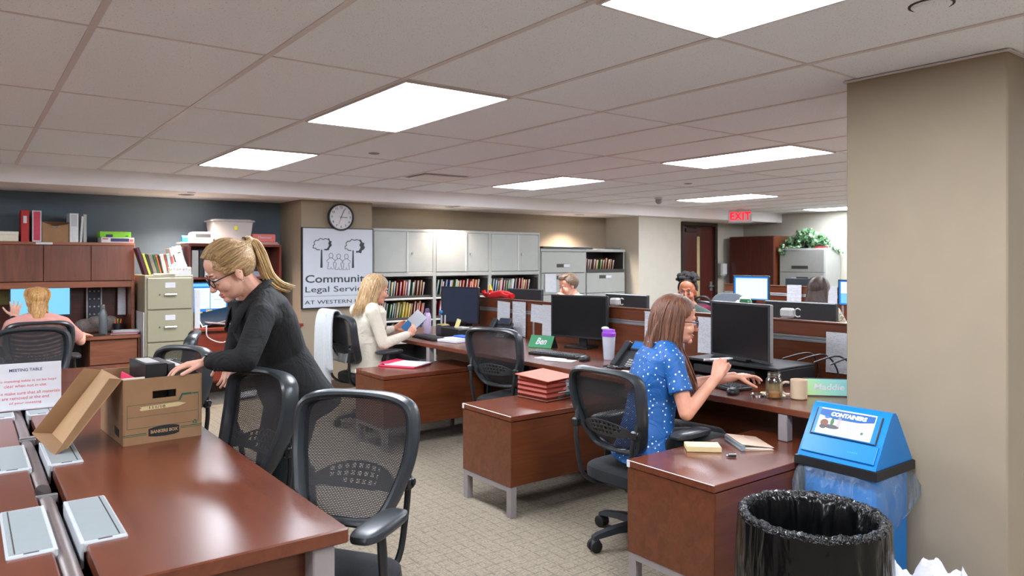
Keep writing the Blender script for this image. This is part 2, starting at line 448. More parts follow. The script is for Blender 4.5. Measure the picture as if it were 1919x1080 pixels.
struct('baseboard_corner', MB().bx(8.04, 9.0, 7.54, 7.55, 0, .11, .002).bx(8.04, 8.05, 7.55, 8.25, 0, .11, .002), m_base)
struct('baseboard_column', MB().bx(3.19, 3.2, 1.08, 1.74, 0, .11, .002).bx(3.19, 3.86, 1.08, 1.09, 0, .11, .002), m_base)
# the door: leaf with a narrow glass light, bronze frame, closer
m_bronze = plain('bronze_door_frame', rgb(58, 46, 38), .4, .3)
m_glow = plain('pale_door_glass', rgb(196, 178, 130), .25, noise=.05)
d = thing('door_1', None, None, ((DX0 + DX1) / 2, 8.27, 0), kind='structure')
struct('door_frame', MB().bx(DX0 - .06, DX0, 8.2, 8.36, 0, 2.1, .004).bx(DX1, DX1 + .06, 8.2, 8.36, 0, 2.1, .004).bx(DX0, DX1, 8.2, 8.36, 2.04, 2.1, .004), m_bronze, d)
fx = DX0 + .4
struct('door_leaf', MB().bx(DX0, fx, 8.26, 8.305, 0, 2.04, .003).bx(fx + .1, DX1, 8.26, 8.305, 0, 2.04, .003).bx(fx, fx + .1, 8.26, 8.305, 0, .75, .003).bx(fx, fx + .1, 8.26, 8.305, 1.86, 2.04, .003), wd_dark, d)
struct('door_glass', MB().bx(fx, fx + .1, 8.28, 8.285, .75, 1.86, 0), m_glow, d)
struct('door_closer', MB().bx(DX0 + .05, DX0 + .32, 8.21, 8.26, 1.93, 1.99, .006).tube([(DX0 + .3, 8.22, 1.99), (DX0 + .45, 8.2, 2.01), (DX0 + .12, 8.2, 2.03)], .008), m_bronze, d)
struct('door_handle', MB().cyl((DX1 - .06, 8.26, .98), (DX1 - .06, 8.2, .98), .012).tube([(DX1 - .06, 8.205, .98), (DX1 - .1, 8.2, .98), (DX1 - .19, 8.2, .978)], .01).bx(DX1 - .09, DX1 - .03, 8.252, 8.262, .9, 1.06, .003), m_alu, d)
struct('trim_4', MB().bx(DX0 - .06, DX1 + .06, 8.34, 8.47, 0, 2.2, 0), m_beige)

# ================================================================ LIGHTS OF THE ROOM
def panel(x, y, lab):
    t = thing('ceiling_light', lab, 'ceiling light', (x, y, HC - .014), group='fluorescent ceiling panels')
    a, b = .296, .6
    MB().bx(x - a, x + a, y - b, y - b + .012, HC - .012, HC + .002, .001).bx(x - a, x + a, y + b - .012, y + b, HC - .012, HC + .002, .001).bx(x - a, x - a + .012, y - b + .012, y + b - .012, HC - .012, HC + .002, .001).bx(x + a - .012, x + a, y - b + .012, y + b - .012, HC - .012, HC + .002, .001).build('light_frame', m_grid, t)
    MB().bx(x - a + .012, x + a - .012, y - b + .012, y + b - .012, HC - .009, HC - .003, 0).build('diffuser', m_panel, t)
LP = {(1.883, 3.507): 'largest lit ceiling panel, above the meeting table, at upper left centre',
      (1.883, 5.945): 'lit ceiling panel next to the soffit on the left, behind the largest panel',
      (4.931, 3.507): 'wide lit ceiling panel nearest to the tan column',
      (4.931, 5.945): 'narrow lit ceiling panel between the air vent and the dome camera',
      (7.979, 5.945): 'thin lit ceiling panel just in front of the red exit sign',
      (7.979, 3.507): 'sliver of a lit ceiling panel touching the left edge of the tan column',
      (11.027, 5.945): 'farthest lit ceiling panel, above the ivy plant'}
for x in (-1.165, 1.883, 4.931, 7.979, 11.027):
    for y in (-1.37, 1.069, 3.507, 5.945):
        panel(x, y, LP.get((x, y), 'lit ceiling panel outside the picture, over the near part of the office'))
for x, DY, pw, lab in ((1.79, 7.82, 1.5, 'small round downlight in the soffit above the khaki filing cabinet'), (4.8, 7.64, 1.0, 'small round downlight in the soffit above the grey wall cabinets'), (7.13, 7.84, 1.7, 'small round downlight in the soffit above the grey lateral files')):
    t = thing('recessed_downlight', lab, 'downlight', (x, DY, 2.1))
    MB().lathe([(.075, 2.1), (.075, 2.107), (.055, 2.107), (.055, 2.1)], (x, DY, 0)).build('trim_ring', m_whitep, t)
    MB().lathe([(.0, 2.1035), (.054, 2.1035), (.054, 2.106), (0, 2.106)], (x, DY, 0), cap=False).build('lens', m_downl, t)
    sd = bpy.data.lights.new('downlight_lamp', 'SPOT'); sd.energy = SPOT_W * pw; sd.spot_size = R(128); sd.spot_blend = .8; sd.shadow_soft_size = .05; sd.color = (1, .84, .72)
    so = bpy.data.objects.new('downlight_lamp', sd); COL.objects.link(so); so.parent = t; so.location = (0, 0, -.012); so['label'] = 'downlight lamp'
# small things on the ceiling
m_dark_slot = plain('dark_slot', rgb(50, 44, 42), .7)
v = thing('air_vent', 'square white air vent in the ceiling behind the largest light panel', 'vent', (3.68, 6.1, HC - .02))
MB().bx(3.42, 3.94, 5.9, 6.32, HC - .006, HC + .001, .002).build('vent_frame', m_grid, v)
MB().bx(3.46, 3.9, 5.94, 6.28, HC - .018, HC - .006, .004).build('vent_plate', m_soffit, v)
MB().bx(3.44, 3.92, 5.915, 5.94, HC - .0075, HC - .005, 0).bx(3.44, 3.46, 5.915, 6.3, HC - .0075, HC - .005, 0).build('vent_slot', m_dark_slot, v)
t = thing('ceiling_speaker', 'round flush ceiling disc above the tan column, at upper right', 'speaker', (2.46, 1.05, HC - .012))
MB().lathe([(0, HC - .012), (.05, HC - .011), (.058, HC - .004), (.058, HC)], (2.46, 1.05, 0), 32, cap=False).build('cover_disc', m_tile, t)
MB().lathe([(.058, HC - .003), (.066, HC - .003), (.066, HC), (.058, HC)], (2.46, 1.05, 0), 32).build('shadow_ring', m_dark_slot, t)
for x, y, z, lab in ((2.5, 5.07, HC, 'small round sprinkler plate in the ceiling left of the air vent'), (6.16, 5.07, HC, 'small round sprinkler plate in the ceiling between the narrow and wide light panels'),
                     (1.77, 7.15 + .32, 2.105, 'small sprinkler plate under the soffit near the filing cabinet'), (4.82, 7.47, 2.105, 'small sprinkler plate under the soffit above the grey cabinets')):
    MB().lathe([(0, z - .008), (.03, z - .008), (.042, z - .003), (.042, z)], (x, y + (.05 if z < 2.2 else 0), 0), 20, cap=False).one('sprinkler_plate', m_greymetal, lab, 'sprinkler')
t = thing('dome_camera', 'small dome security camera hanging from the ceiling before the soffit', 'camera', (7.22, 6.42, HC - .09))
MB().lathe([(0, HC - .03), (.05, HC - .03), (.055, HC)], (7.22, 6.42, 0), cap=False).build('housing', m_whitep, t)
MB().ball((7.22, 6.42, HC - .045), (.045, .045, .045)).build('dome', plain('smoked_dome', rgb(150, 146, 150), .08, .4, noise=0), t)
# exit sign hung from the ceiling by the soffit
m_exit = emission('lit_red_letters', (1, .004, .012, 1), 3.5)
ex, ey = 9.93, 7.12
t = thing('exit_sign', 'lit red EXIT sign hanging from the ceiling by the far door', 'exit sign', (ex, ey, 2.05))
EF = frame((ex - .03, ey - .22, 2.145), (-.82, -.57, 0), (.57, -.82, 0)); EF = Matrix.Translation((ex, ey, 2.14)) @ Matrix.Rotation(R(-62), 4, 'Z')
EX = MB(); EX.tf = EF; EX.box((0, 0, 0), (.36, .05, .2), .006).cyl((0, 0, .1), (0, 0, .13), .05); EX.build('sign_case', m_whitep, t)
EX = MB(); EX.text('EXIT', EF @ Tm(0, -.0255, 0) @ Rm(R(90), 'X'), .17, ex=.002, sx=.84, bold=.004, spacing=1.12); EX.build('lit_lettering', m_exit, t)
# ================================================================ LARGE FURNITURE
TZ = .737
# ---- the meeting table: two long wooden halves with an open cable slot between them
t = thing('meeting_table', 'long cherry meeting table with an open cable slot down its middle', 'table', (.21, 3.7, 0))
for nm, x0, x1 in (('tabletop', .246, .82), ('tabletop', -.40, .176)):
    MB().bx(x0, x1, 1.81, 4.94, TZ - .04, TZ, .004).bx(x0, x1, 4.944, 5.57, TZ - .04, TZ, .004).build(nm, wtop_y, t)
MB().bx(-.32, .735, 1.88, 1.9, .2, TZ - .046, .003).build('modesty_panel', wood_x, t)
for x in (.755, -.36):
    for y in (1.85, 5.5):
        MB().bx(x - .03, x + .03, y - .03, y + .03, 0, TZ - .042, .004).build('leg', m_greymetal, t)
MB().bx(.13, .29, 1.9, 5.5, TZ - .2, TZ - .185, .002).bx(.13, .136, 1.9, 5.5, TZ - .185, TZ - .05, .001).bx(.284, .29, 1.9, 5.5, TZ - .185, TZ - .05, .001).build('cable_tray', m_black, t)
bm_ = MB()
for y0, y1 in ((1.83, 2.63), (2.76, 3.47), (3.52, 4.2), (4.24, 5.5)):
    bm_.rings([[Vector((.2 + .026 * math.cos(a), y, TZ - .035 + .03 * math.sin(a))) for a in [PI * k / 10 for k in range(11)]] + [Vector((.174, y, TZ - .06)), Vector((.226, y, TZ - .06))][::1] for y in (y0, y1)])
bm_.build('cable_beam', m_beam, t)
for y in (2.625, 3.47): MB().bx(.172, .232, y - .007, y + .007, TZ - .03, TZ - .002, .003).build('beam_cap', m_alu, t, label='shiny beam end cap')
MB().bx(.178, .262, 3.485, 3.505, TZ - .03, TZ + .004, .003).build('cross_clip', m_greymetal, t)
def hatch(x0, x1, y0, y1, flip):
    h = MB(); h.bx(x0, x1, y0, y1, TZ - .02, TZ + .006, .004)
    e = x0 if not flip else x1
    h.bx(e - .004, e + .004, y0, y1, TZ - .06, TZ + .006, .003)
    o = h.build('power_hatch', m_hatchrim, t)
    MB().bx(x0 + .006, x1 - .006, y0 + .012, y1 - .012, TZ + .005, TZ + .0075, .001).build('hatch_lid', m_hatch, o)
    xs = x1 - .018 if not flip else x0 + .018
    xm = (x0 + x1) / 2
    MB().bx(xs - .0015, xs + .0015, y0 + .015, y1 - .015, TZ + .0072, TZ + .0082, 0).bx(xm - .016, xm + .016, y0 + .004, y0 + .01, TZ + .005, TZ + .0068, 0).build('hatch_slot', m_dark_slot, o)
for y0, y1 in ((2.095, 2.49), (2.96, 3.35), (3.97, 4.1)):
    hatch(.237, .34, y0, y1, False); hatch(.08, .182, y0, y1, True)
# loose cables in the slot
cb = MB()
for k in range(9):
    y = 2.0 + k * .17; p = [(.255 + .012 * math.sin(k * 2.1 + q), y + q * .05, TZ - .1 - .03 * math.sin(q * 1.3 + k)) for q in range(7)]
    cb.tube(p, .004, 6)
cb.build('cable', m_black, t)

# ---- the three workstations along the partition
def desk(y0, y1, lab, extra=None):
    t = thing('desk', lab, 'desk', (3.6, (y0 + y1) / 2, 0), group='cherry desks along the front of the partition')
    MB().bx(3.15, 4.115, y0 + .002, y1 - .002, TZ - .032, TZ, .004).build('desktop', wtop_y, t)
    MB().bx(3.155, 3.205, y0 + .2, y0 + .25, .574, TZ - .033, .004).build('leg', m_greymetal, t, label='short grey leg standing on the pedestal')
    MB().bx(3.48, 4.0, y0 + .012, y0 + .03, .08, TZ - .034, .003).build('end_panel', wood_x, t)
    MB().bx(3.45, 3.5, y1 - .08, y1 - .03, 0, TZ - .033, .004).build('leg', m_greymetal, t)
    MB().bx(4.06, 4.08, y0 + .1, y1 - .02, .25, TZ - .04, .003).build('modesty_panel', wood_y, t)
    return t
NEAR_DESK = desk(1.80, 3.44, 'cherry desk nearest to the blue recycling bin, with jar and mug')
desk(3.44, 5.16, 'middle cherry desk holding the shaker bottle and the green nameplate')
desk(5.16, 6.75, 'farthest cherry desk, where the woman in the cream blazer sits')
def pedestal(x0, y0, dx, dy, lab):
    t = thing('pedestal', lab, 'low cabinet', (x0 + dx / 2, y0 + dy / 2, 0), group='low cherry pedestals')
    x1, y1 = x0 + dx, y0 + dy; z0, zt = .172, .573
    MB().bx(x0, x1, y0, y1, zt - .03, zt, .0025).build('top', wtop_x, t)
    MB().bx(x0 + .003, x0 + .018, y0 + .006, y1 - .004, z0, zt - .032, .002).bx(x0 + .018, x1 - .003, y0 + .016, y1 - .004, z0, zt - .034, .002).build('body', wood_x, t)
    MB().bx(x0 + .012, x1 - .005, y0 + .003, y0 + .017, z0 + .004, zt - .036, .002).build('side_panel', wood_x, t)
    f = MB(); f.bx(x0 + .005, x0 + .045, y0 + .052, y1 - .05, z0 - .028, z0, .0).bx(x1 - .046, x1 - .004, y0 + .05, y1 - .05, z0 - .028, z0, .0)
    f.bx(x0 + .046, x1 - .046, (y0 + y1) / 2 - .02, (y0 + y1) / 2 + .02, z0 - .02, z0, 0)
    f.build('base_frame', m_greymetal, t)
    for x in (x0 + .025, x1 - .025):
        for y in (y0 + .03, y1 - .03): MB().bx(x - .0205, x + .0205, y - .0215, y + .0215, 0, z0 - .0005, .002).build('leg', m_greymetal, t)
    MB().bx(x0 - .001, x0 + .004, y1 - .022, y1 - .004, zt - .03, zt - .004, 0).build('corner_tag', m_white, t, label='small white sticker')
    MB().bx(x0 + .3, x0 + .302, y1 - .004, y1 - .002, z0, zt - .04, 0).bx(x0 + .05, x1 - .05, y1 - .004, y1 - .001, .36, .365, 0).build('drawer_gap', m_dark_slot, t)
pedestal(2.325, 1.785, .95, .47, 'low cherry pedestal beside the trash bin, with the yellow notepad')
pedestal(2.44, 3.25, .93, .5, 'low cherry pedestal carrying the red expanding folders')
pedestal(2.52, 4.95, .92, .5, 'low cherry pedestal with the open white notepad')
# ---- partitions
def partition(x, ys, ztop, lab, zr, side=-1):
    t = thing('partition', lab, 'partition', (x, (ys[0] + ys[-1]) / 2, 0))
    for a, c in zip(ys, ys[1:]):
        MB().bx(x - .02, x + .02, a + .002, c - .002, .06, zr - .018, .003).bx(x - .02, x + .02, a + .002, c - .002, zr + .018, ztop - .012, .003).build('panel', wood_y, t)
    MB().bx(x - .023, x + .023, ys[0], ys[-1], zr - .018, zr - .004, .002).bx(x - .016, x + .016, ys[0], ys[-1], zr - .004, zr + .004, 0).bx(x - .023, x + .023, ys[0], ys[-1], zr + .004, zr + .018, .002).build('rail', m_alu, t, label='grooved aluminium rail')
    MB().bx(x - .026, x + .026, ys[0], ys[-1], ztop - .012, ztop, .003).build('top_cap', wood_y, t)
    for y in ys: MB().bx(x - .024, x + .024, y - .012, y + .012, 0, zr - .02, .002).build('post', m_greymetal, t)
    return t
partition(4.15, (1.9, 3.44, 5.16, 6.14), 1.077, 'long cherry partition behind the dark monitors, with papers hung on it', .965)
partition(8.45, (3.0, 4.6, 6.3), 1.118, 'farthest cherry partition, behind the lit monitors', 1.0)
def back_desk(x0, x1, y0, y1, lab):
    t = thing('desk', lab, 'desk', ((x0 + x1) / 2, (y0 + y1) / 2, 0))
    MB().bx(x0, x1, y0, y1, TZ - .032, TZ, .004).build('desktop', wtop_y, t)
    for y in (y0 + .06, y1 - .06):
        for x in (x0 + .05, x1 - .05): MB().bx(x - .025, x + .025, y - .025, y + .025, 0, TZ - .033, .003).build('leg', m_greymetal, t)
back_desk(4.19, 5.0, 1.95, 3.44, 'desk behind the partition carrying the wide black monitor')
back_desk(4.19, 5.0, 3.45, 5.16, 'desk behind the partition where the curly haired person sits')
back_desk(4.19, 5.0, 5.17, 6.5, 'desk behind the partition where the man rests his face on a hand')
back_desk(7.6, 8.42, 3.05, 4.6, 'desk where the long dark haired woman sits at a lit monitor')
back_desk(7.6, 8.42, 4.61, 6.25, 'desk under the lit monitor on the far partition')
back_desk(8.48, 9.2, 4.7, 6.25, 'desk hidden behind the farthest partition')

# ---- grey wall cabinets over open shelving (three units)
SH = (.2, .462, .724, .986)
def cabinet(x0, x1, lab):
    t = thing('storage_cabinet', lab, 'cabinet', ((x0 + x1) / 2, 8.0, 0), group='grey cabinets over open file shelves')
    yf, yb = 7.76, 8.24
    c = MB().bx(x0, x0 + .022, yf, yb, .02, 1.82, .002).bx(x1 - .022, x1, yf, yb, .02, 1.82, .002).bx(x0 + .022, x1 - .022, yf, yb, 1.79, 1.82, .002)
    c.bx(x0 + .022, x1 - .022, yf - .002, yb, 1.25, 1.295, .002).bx(x0 + .022, x1 - .022, yb - .012, yb, .02, 1.79, 0)
    c.build('carcass', m_cabgrey, t)
    xm = (x0 + x1) / 2 + .02
    dl = MB().bx(x0 + .024, xm + .014, yf - .004, yf + .014, 1.3, 1.788, .004).build('door', m_cabgrey, t)
    dr = MB().bx(xm + .03, x1 - .024, yf + .002, yf + .02, 1.3, 1.788, .004).build('door', m_cabgrey, t)
    MB().bx(xm + .012, xm + .032, yf - .01, yf + .004, 1.3, 1.788, .002).build('door_edge', m_cablight, dl)
    MB().cyl((xm + .09, yf + .004, 1.53), (xm + .09, yf - .016, 1.53), .011, .009, 12).bx(xm + .082, xm + .098, yf - .004, yf + .004, 1.505, 1.53, .002).build('lock', m_steel, dr)
    for z in SH:
        sh = MB().bx(x0 + .022, x1 - .022, yf - .004, yf + .02, z - .02, z, .003).bx(x0 + .022, x1 - .022, yf + .02, yb - .012, z - .02, z - .012, 0).build('shelf', m_cablight, t)
        MB().bx(x0 + .023, x1 - .023, yf + .035, yf + .045, z - .012, z + .03, .001).bx(x0 + .023, x0 + .028, yf + .02, yb - .02, z, z + .225, 0).bx(x1 - .028, x1 - .023, yf + .02, yb - .02, z, z + .225, 0).bx(x0 + .028, x1 - .028, yb - .03, yb - .014, z, z + .225, 0).build('liner', m_cabdark, sh)  # added dark lining: the shade inside the open shelves put into colour
cabinet(3.80, 4.645, 'grey steel cabinet over file shelves, beside the logo board')
cabinet(4.645, 5.482, 'grey steel cabinet over file shelves, brightest under the downlight')
cabinet(5.482, 6.32, 'grey steel cabinet over file shelves, next to the lateral files')
# ---- lateral file cabinets
def lateral(x0, x1, yf, yb, zt, lab, rows, openrow=None, face='y'):
    t = thing('lateral_file', lab, 'file cabinet', ((x0 + x1) / 2, (yf + yb) / 2, 0))
    b = MB().bx(x0, x0 + .02, yf + .02, yb, .0, zt, .002).bx(x1 - .02, x1, yf + .02, yb, 0, zt, .002).bx(x0, x1, yf, yb, zt - .04, zt, .003).bx(x0 + .02, x1 - .02, yb - .01, yb, 0, zt - .04, 0).bx(x0 + .02, x1 - .02, yf + .03, yb, 0, .05, 0)
    b.build('carcass', m_cabgrey, t)
    for i in range(rows):
        z1 = zt - .045 - i * .3; z0 = z1 - .293
        if i == openrow:
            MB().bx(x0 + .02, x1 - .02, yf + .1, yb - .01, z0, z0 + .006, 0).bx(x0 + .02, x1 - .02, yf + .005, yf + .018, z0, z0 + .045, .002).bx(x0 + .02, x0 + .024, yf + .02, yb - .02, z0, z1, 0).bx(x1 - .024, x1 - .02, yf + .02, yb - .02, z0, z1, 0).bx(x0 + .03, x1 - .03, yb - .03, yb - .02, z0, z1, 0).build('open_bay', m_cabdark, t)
            continue
        dr = MB().bx(x0 + .012, x1 - .012, yf - .002, yf + .02, z0, z1, .004).build('drawer', m_cabgrey, t)
        xm = (x0 + x1) / 2 - .06; zh = (z0 + .075) if i % 2 == 0 else (z1 - .085)
        MB().bx(xm - .08, xm + .16, yf - .005, yf, zh, zh + .05, .002).build('handle_recess', m_cabdark, dr)
        MB().bx(xm + .05, xm + .16, yf - .007, yf - .004, zh + .004, zh + .046, 0).build('label_card', m_white, dr)
    return t
l1 = lateral(6.34, 7.18, 7.76, 8.24, 1.605, 'grey lateral file next to the wall cabinets, paper taped on it', 5)
l2 = lateral(7.18, 7.98, 7.76, 8.24, 1.605, 'grey lateral file in the corner with an open top bay of folders', 5, 0)
MB().bx(6.36, 7.3, 7.74, 8.1, 1.606, 1.636, .004).one('dark_board', m_charcoal, 'long dark board lying on the lateral file beside the cabinets', 'board')
MB().bx(7.32, 7.92, 7.8, 8.15, 1.606, 1.622, .004).one('dark_board', m_charcoal, 'short dark board lying on the corner lateral file', 'board')

# ---- left: wooden desk with hutch
t = thing('hutch', 'wooden hutch with three closed doors above the left desk', 'hutch', (.57, 8.1, TZ))
HX0, HX1, HY, HZ = -.22, 1.345, 7.95, 1.615
MB().bx(HX0, HX1, HY - .012, 8.32, HZ - .028, HZ, .003).bx(HX0, HX0 + .02, HY, 8.32, TZ + .002, HZ - .028, .002).bx(HX1 - .03, HX1, HY, 8.32, TZ + .002, HZ - .028, .002).bx(HX0 + .02, HX1 - .03, HY + .01, 8.32, 1.19, 1.21, .002).bx(HX0 + .02, HX1 - .03, HY + .002, HY + .02, 1.185, 1.245, .002).build('case', wd_hutch_x, t)
MB().bx(HX0 + .02, HX1 - .03, 8.29, 8.31, TZ + .002, 1.6, 0).build('back_panel', wd_dark_x, t)
for a, c in ((HX0 + .003, .195), (.199, .586), (.59, .968), (.972, HX1 - .003)): MB().bx(a, c, HY - .012, HY + .008, 1.25, HZ - .03, .003).build('door', wd_hutch, t)
MB().bx(.53, .66, HY - .0135, HY - .0125, HZ - .024, HZ - .004, 0).build('name_tag', m_white, t, label='small white name strip')
t = thing('desk', 'wooden desk under the hutch where the blonde woman in pink sits', 'desk', (.57, 8.0, 0))
MB().bx(HX0, 1.36, 7.7, 8.325, TZ - .032, TZ, .004).build('desktop', wd_hutch_x, t)
for x in (HX0, 1.335): MB().bx(x, x + .025, 7.72, 8.3, 0, TZ - .033, .002).build('side_panel', wd_hutch, t)
MB().bx(.93, 1.334, 7.76, 8.3, .04, TZ - .034, .002).build('drawer_case', wd_hutch, t)
for z0, z1 in ((.47, .695), (.06, .46)): MB().bx(.935, 1.33, 7.735, 7.76, z0, z1, .003).build('drawer', wd_hutch_x, t)
# ---- khaki filing cabinet
t = thing('filing_cabinet', 'khaki four drawer filing cabinet with books on top', 'file cabinet', (1.59, 7.92, 0))
MB().bx(1.375, 1.81, 7.62, 8.25, 0, 1.3, .004).build('body', m_khaki, t)
for i in range(4):
    z1 = 1.275 - i * .312; dr = MB().bx(1.395, 1.79, 7.6, 7.622, z1 - .3, z1, .004).build('drawer', m_khaki, t)
    MB().tube([(1.545, 7.6, z1 - .16), (1.545, 7.575, z1 - .16), (1.645, 7.575, z1 - .16), (1.645, 7.6, z1 - .16)], .009, 8).build('handle', m_steel, dr)
    if i < 2: MB().bx(1.55, 1.64, 7.597, 7.6, z1 - .095, z1 - .045, .001).build('label_card', m_white, dr)
    else: MB().bx(1.555, 1.64, 7.597, 7.6, z1 - .1, z1 - .05, .001).bx(1.562, 1.633, 7.5965, 7.598, z1 - .093, z1 - .057, 0).build('label_frame', m_steel if i == 3 else m_khaki, dr)
    MB().cyl((1.5, 7.6, z1 - .16), (1.5, 7.594, z1 - .16), .008).build('lock', m_steel, dr)
# ---- red cherry desk with open hutch
t = thing('open_hutch', 'red cherry open hutch with binders behind the standing woman', 'hutch', (2.34, 8.12, .76))
hx0, hx1 = 1.84, 2.8
MB().bx(hx0, hx1, 7.93, 8.3, 1.59, 1.615, .003).bx(hx0, hx0 + .022, 7.94, 8.3, .762, 1.59, .002).bx(hx1 - .022, hx1, 7.94, 8.3, .762, 1.59, .002).bx(hx0 + .022, hx1 - .022, 7.95, 8.3, 1.245, 1.267, .002).bx(2.33, 2.35, 7.96, 8.3, 1.267, 1.59, .002).build('case', wd_red_z, t)
MB().bx(hx0 + .022, hx1 - .022, 8.28, 8.3, .762, 1.59, 0).build('back_panel', wd_dark_x, t)
t = thing('desk', 'red cherry desk under the open hutch with the laptop', 'desk', (2.37, 7.98, 0))
MB().bx(1.84, 2.95, 7.68, 8.31, .728, .76, .004).build('desktop', wd_red, t)
for x in (1.84, 2.93): MB().bx(x, x + .02, 7.72, 8.3, 0, .728, .002).build('side_panel', wd_red_z, t)
MB().bx(1.862, 2.3, 7.74, 8.3, .2, .726, .002).build('drawer_case', wd_red_z, t)
for z0, z1 in ((.48, .7), (.22, .47)): MB().bx(1.865, 2.295, 7.715, 7.74, z0, z1, .003).build('drawer', wd_red, t)
# ---- far right: wardrobe and lateral file
t = thing('wardrobe', 'tall dark mahogany wardrobe in the far right corner', 'wardrobe', (11.3, 7.65, 0))
MB().bx(11.02, 11.58, 7.22, 8.12, 0, 1.86, .004).build('body', wood_z, t)
for y0, y1 in ((7.225, 7.665), (7.675, 8.115)): MB().bx(11.0, 11.022, y0, y1, .08, 1.85, .003).build('door', wd_dark, t)
for y in (7.6, 7.74): MB().tube([(11.0, y, .95), (10.97, y, .95), (10.97, y, 1.14), (11.0, y, 1.14)], .008).build('handle', m_steel, t)
t = thing('lateral_file', 'grey lateral file with the ivy plant on top, against the right wall', 'file cabinet', (11.35, 6.77, 0))
MB().bx(11.12, 11.58, 6.36, 7.18, 0, 1.64, .004).build('carcass', m_cabgrey, t)
for i in range(4):
    z1 = 1.62 - i * .385; dr = MB().bx(11.1, 11.122, 6.37, 7.17, z1 - .375, z1, .004).build('drawer', m_cabgrey, t)
    zh = z1 - .32 if i % 2 == 0 else z1 - .12
    MB().bx(11.095, 11.1, 6.65, 6.95, zh, zh + .05, .001).build('handle_recess', m_cabdark, dr)
    if i == 1: MB().bx(11.092, 11.096, 6.86, 6.95, zh + .004, zh + .046, 0).build('label_card', m_white, dr)
# ================================================================ CHAIRS
def spline(pts, k=4, close=False):
    P = [Vector(p) for p in pts]; n = len(P); out = []
    for i in range(n if close else n - 1):
        g = (lambda j: P[j % n]) if close else (lambda j: P[max(0, min(n - 1, j))])
        a, b, c, d = g(i - 1), g(i), g(i + 1), g(i + 2)
        for q in range(k):
            t = q / k
            out.append(.5 * ((2 * b) + (c - a) * t + (2 * a - 5 * b + 4 * c - d) * t * t + (3 * b - a - 3 * c + d) * t ** 3))
    if not close: out.append(P[-1])
    return out
HALF = [(0, 1.018), (.13, 1.013), (.195, .997), (.226, .968), (.236, .92), (.236, .85), (.228, .77), (.207, .685), (.182, .61), (.15, .556), (.1, .536), (0, .53)]
HALF = [(y * .93, 1.0 - (1.018 - z) * .83) for y, z in HALF]
OUT2 = [(y, z) for y, z in HALF] + [(-y, z) for y, z in HALF[-2:0:-1]]
def back_x(y, z):
    v = (z - .595) / .405
    return -.235 - .11 * v + .035 * math.sin(v * PI) * -1 + .05 * (y / .24) ** 2 + (.02 * (1 - v) ** 2)
def width_at(z):
    for (y0, z0), (y1, z1) in zip(HALF, HALF[1:]):
        if z1 <= z <= z0: return y0 + (y1 - y0) * (z0 - z) / (z0 - z1)
    return 0.05
def plate(mb, fn, nu, nv, keep, th, m=0):
    K = {(i, j) for i in range(nu) for j in range(nv) if keep(i, j)}; o = len(mb.v)
    pts = [fn(i / nu, j / nv) for j in range(nv + 1) for i in range(nu + 1)]
    N = len(pts); vs = pts + [p + Vector((th, 0, 0)) for p in pts]; I = lambda i, j: j * (nu + 1) + i; fs = []
    for i, j in K:
        q = (I(i, j), I(i + 1, j), I(i + 1, j + 1), I(i, j + 1)); fs += [q, tuple(N + k for k in q[::-1])]
        for (di, dj), (a, b) in (((0, -1), (0, 1)), ((1, 0), (1, 2)), ((0, 1), (2, 3)), ((-1, 0), (3, 0))):
            if (i + di, j + dj) not in K: fs.append((q[a], q[b], N + q[b], N + q[a]))
    mb.add(vs, fs, m)
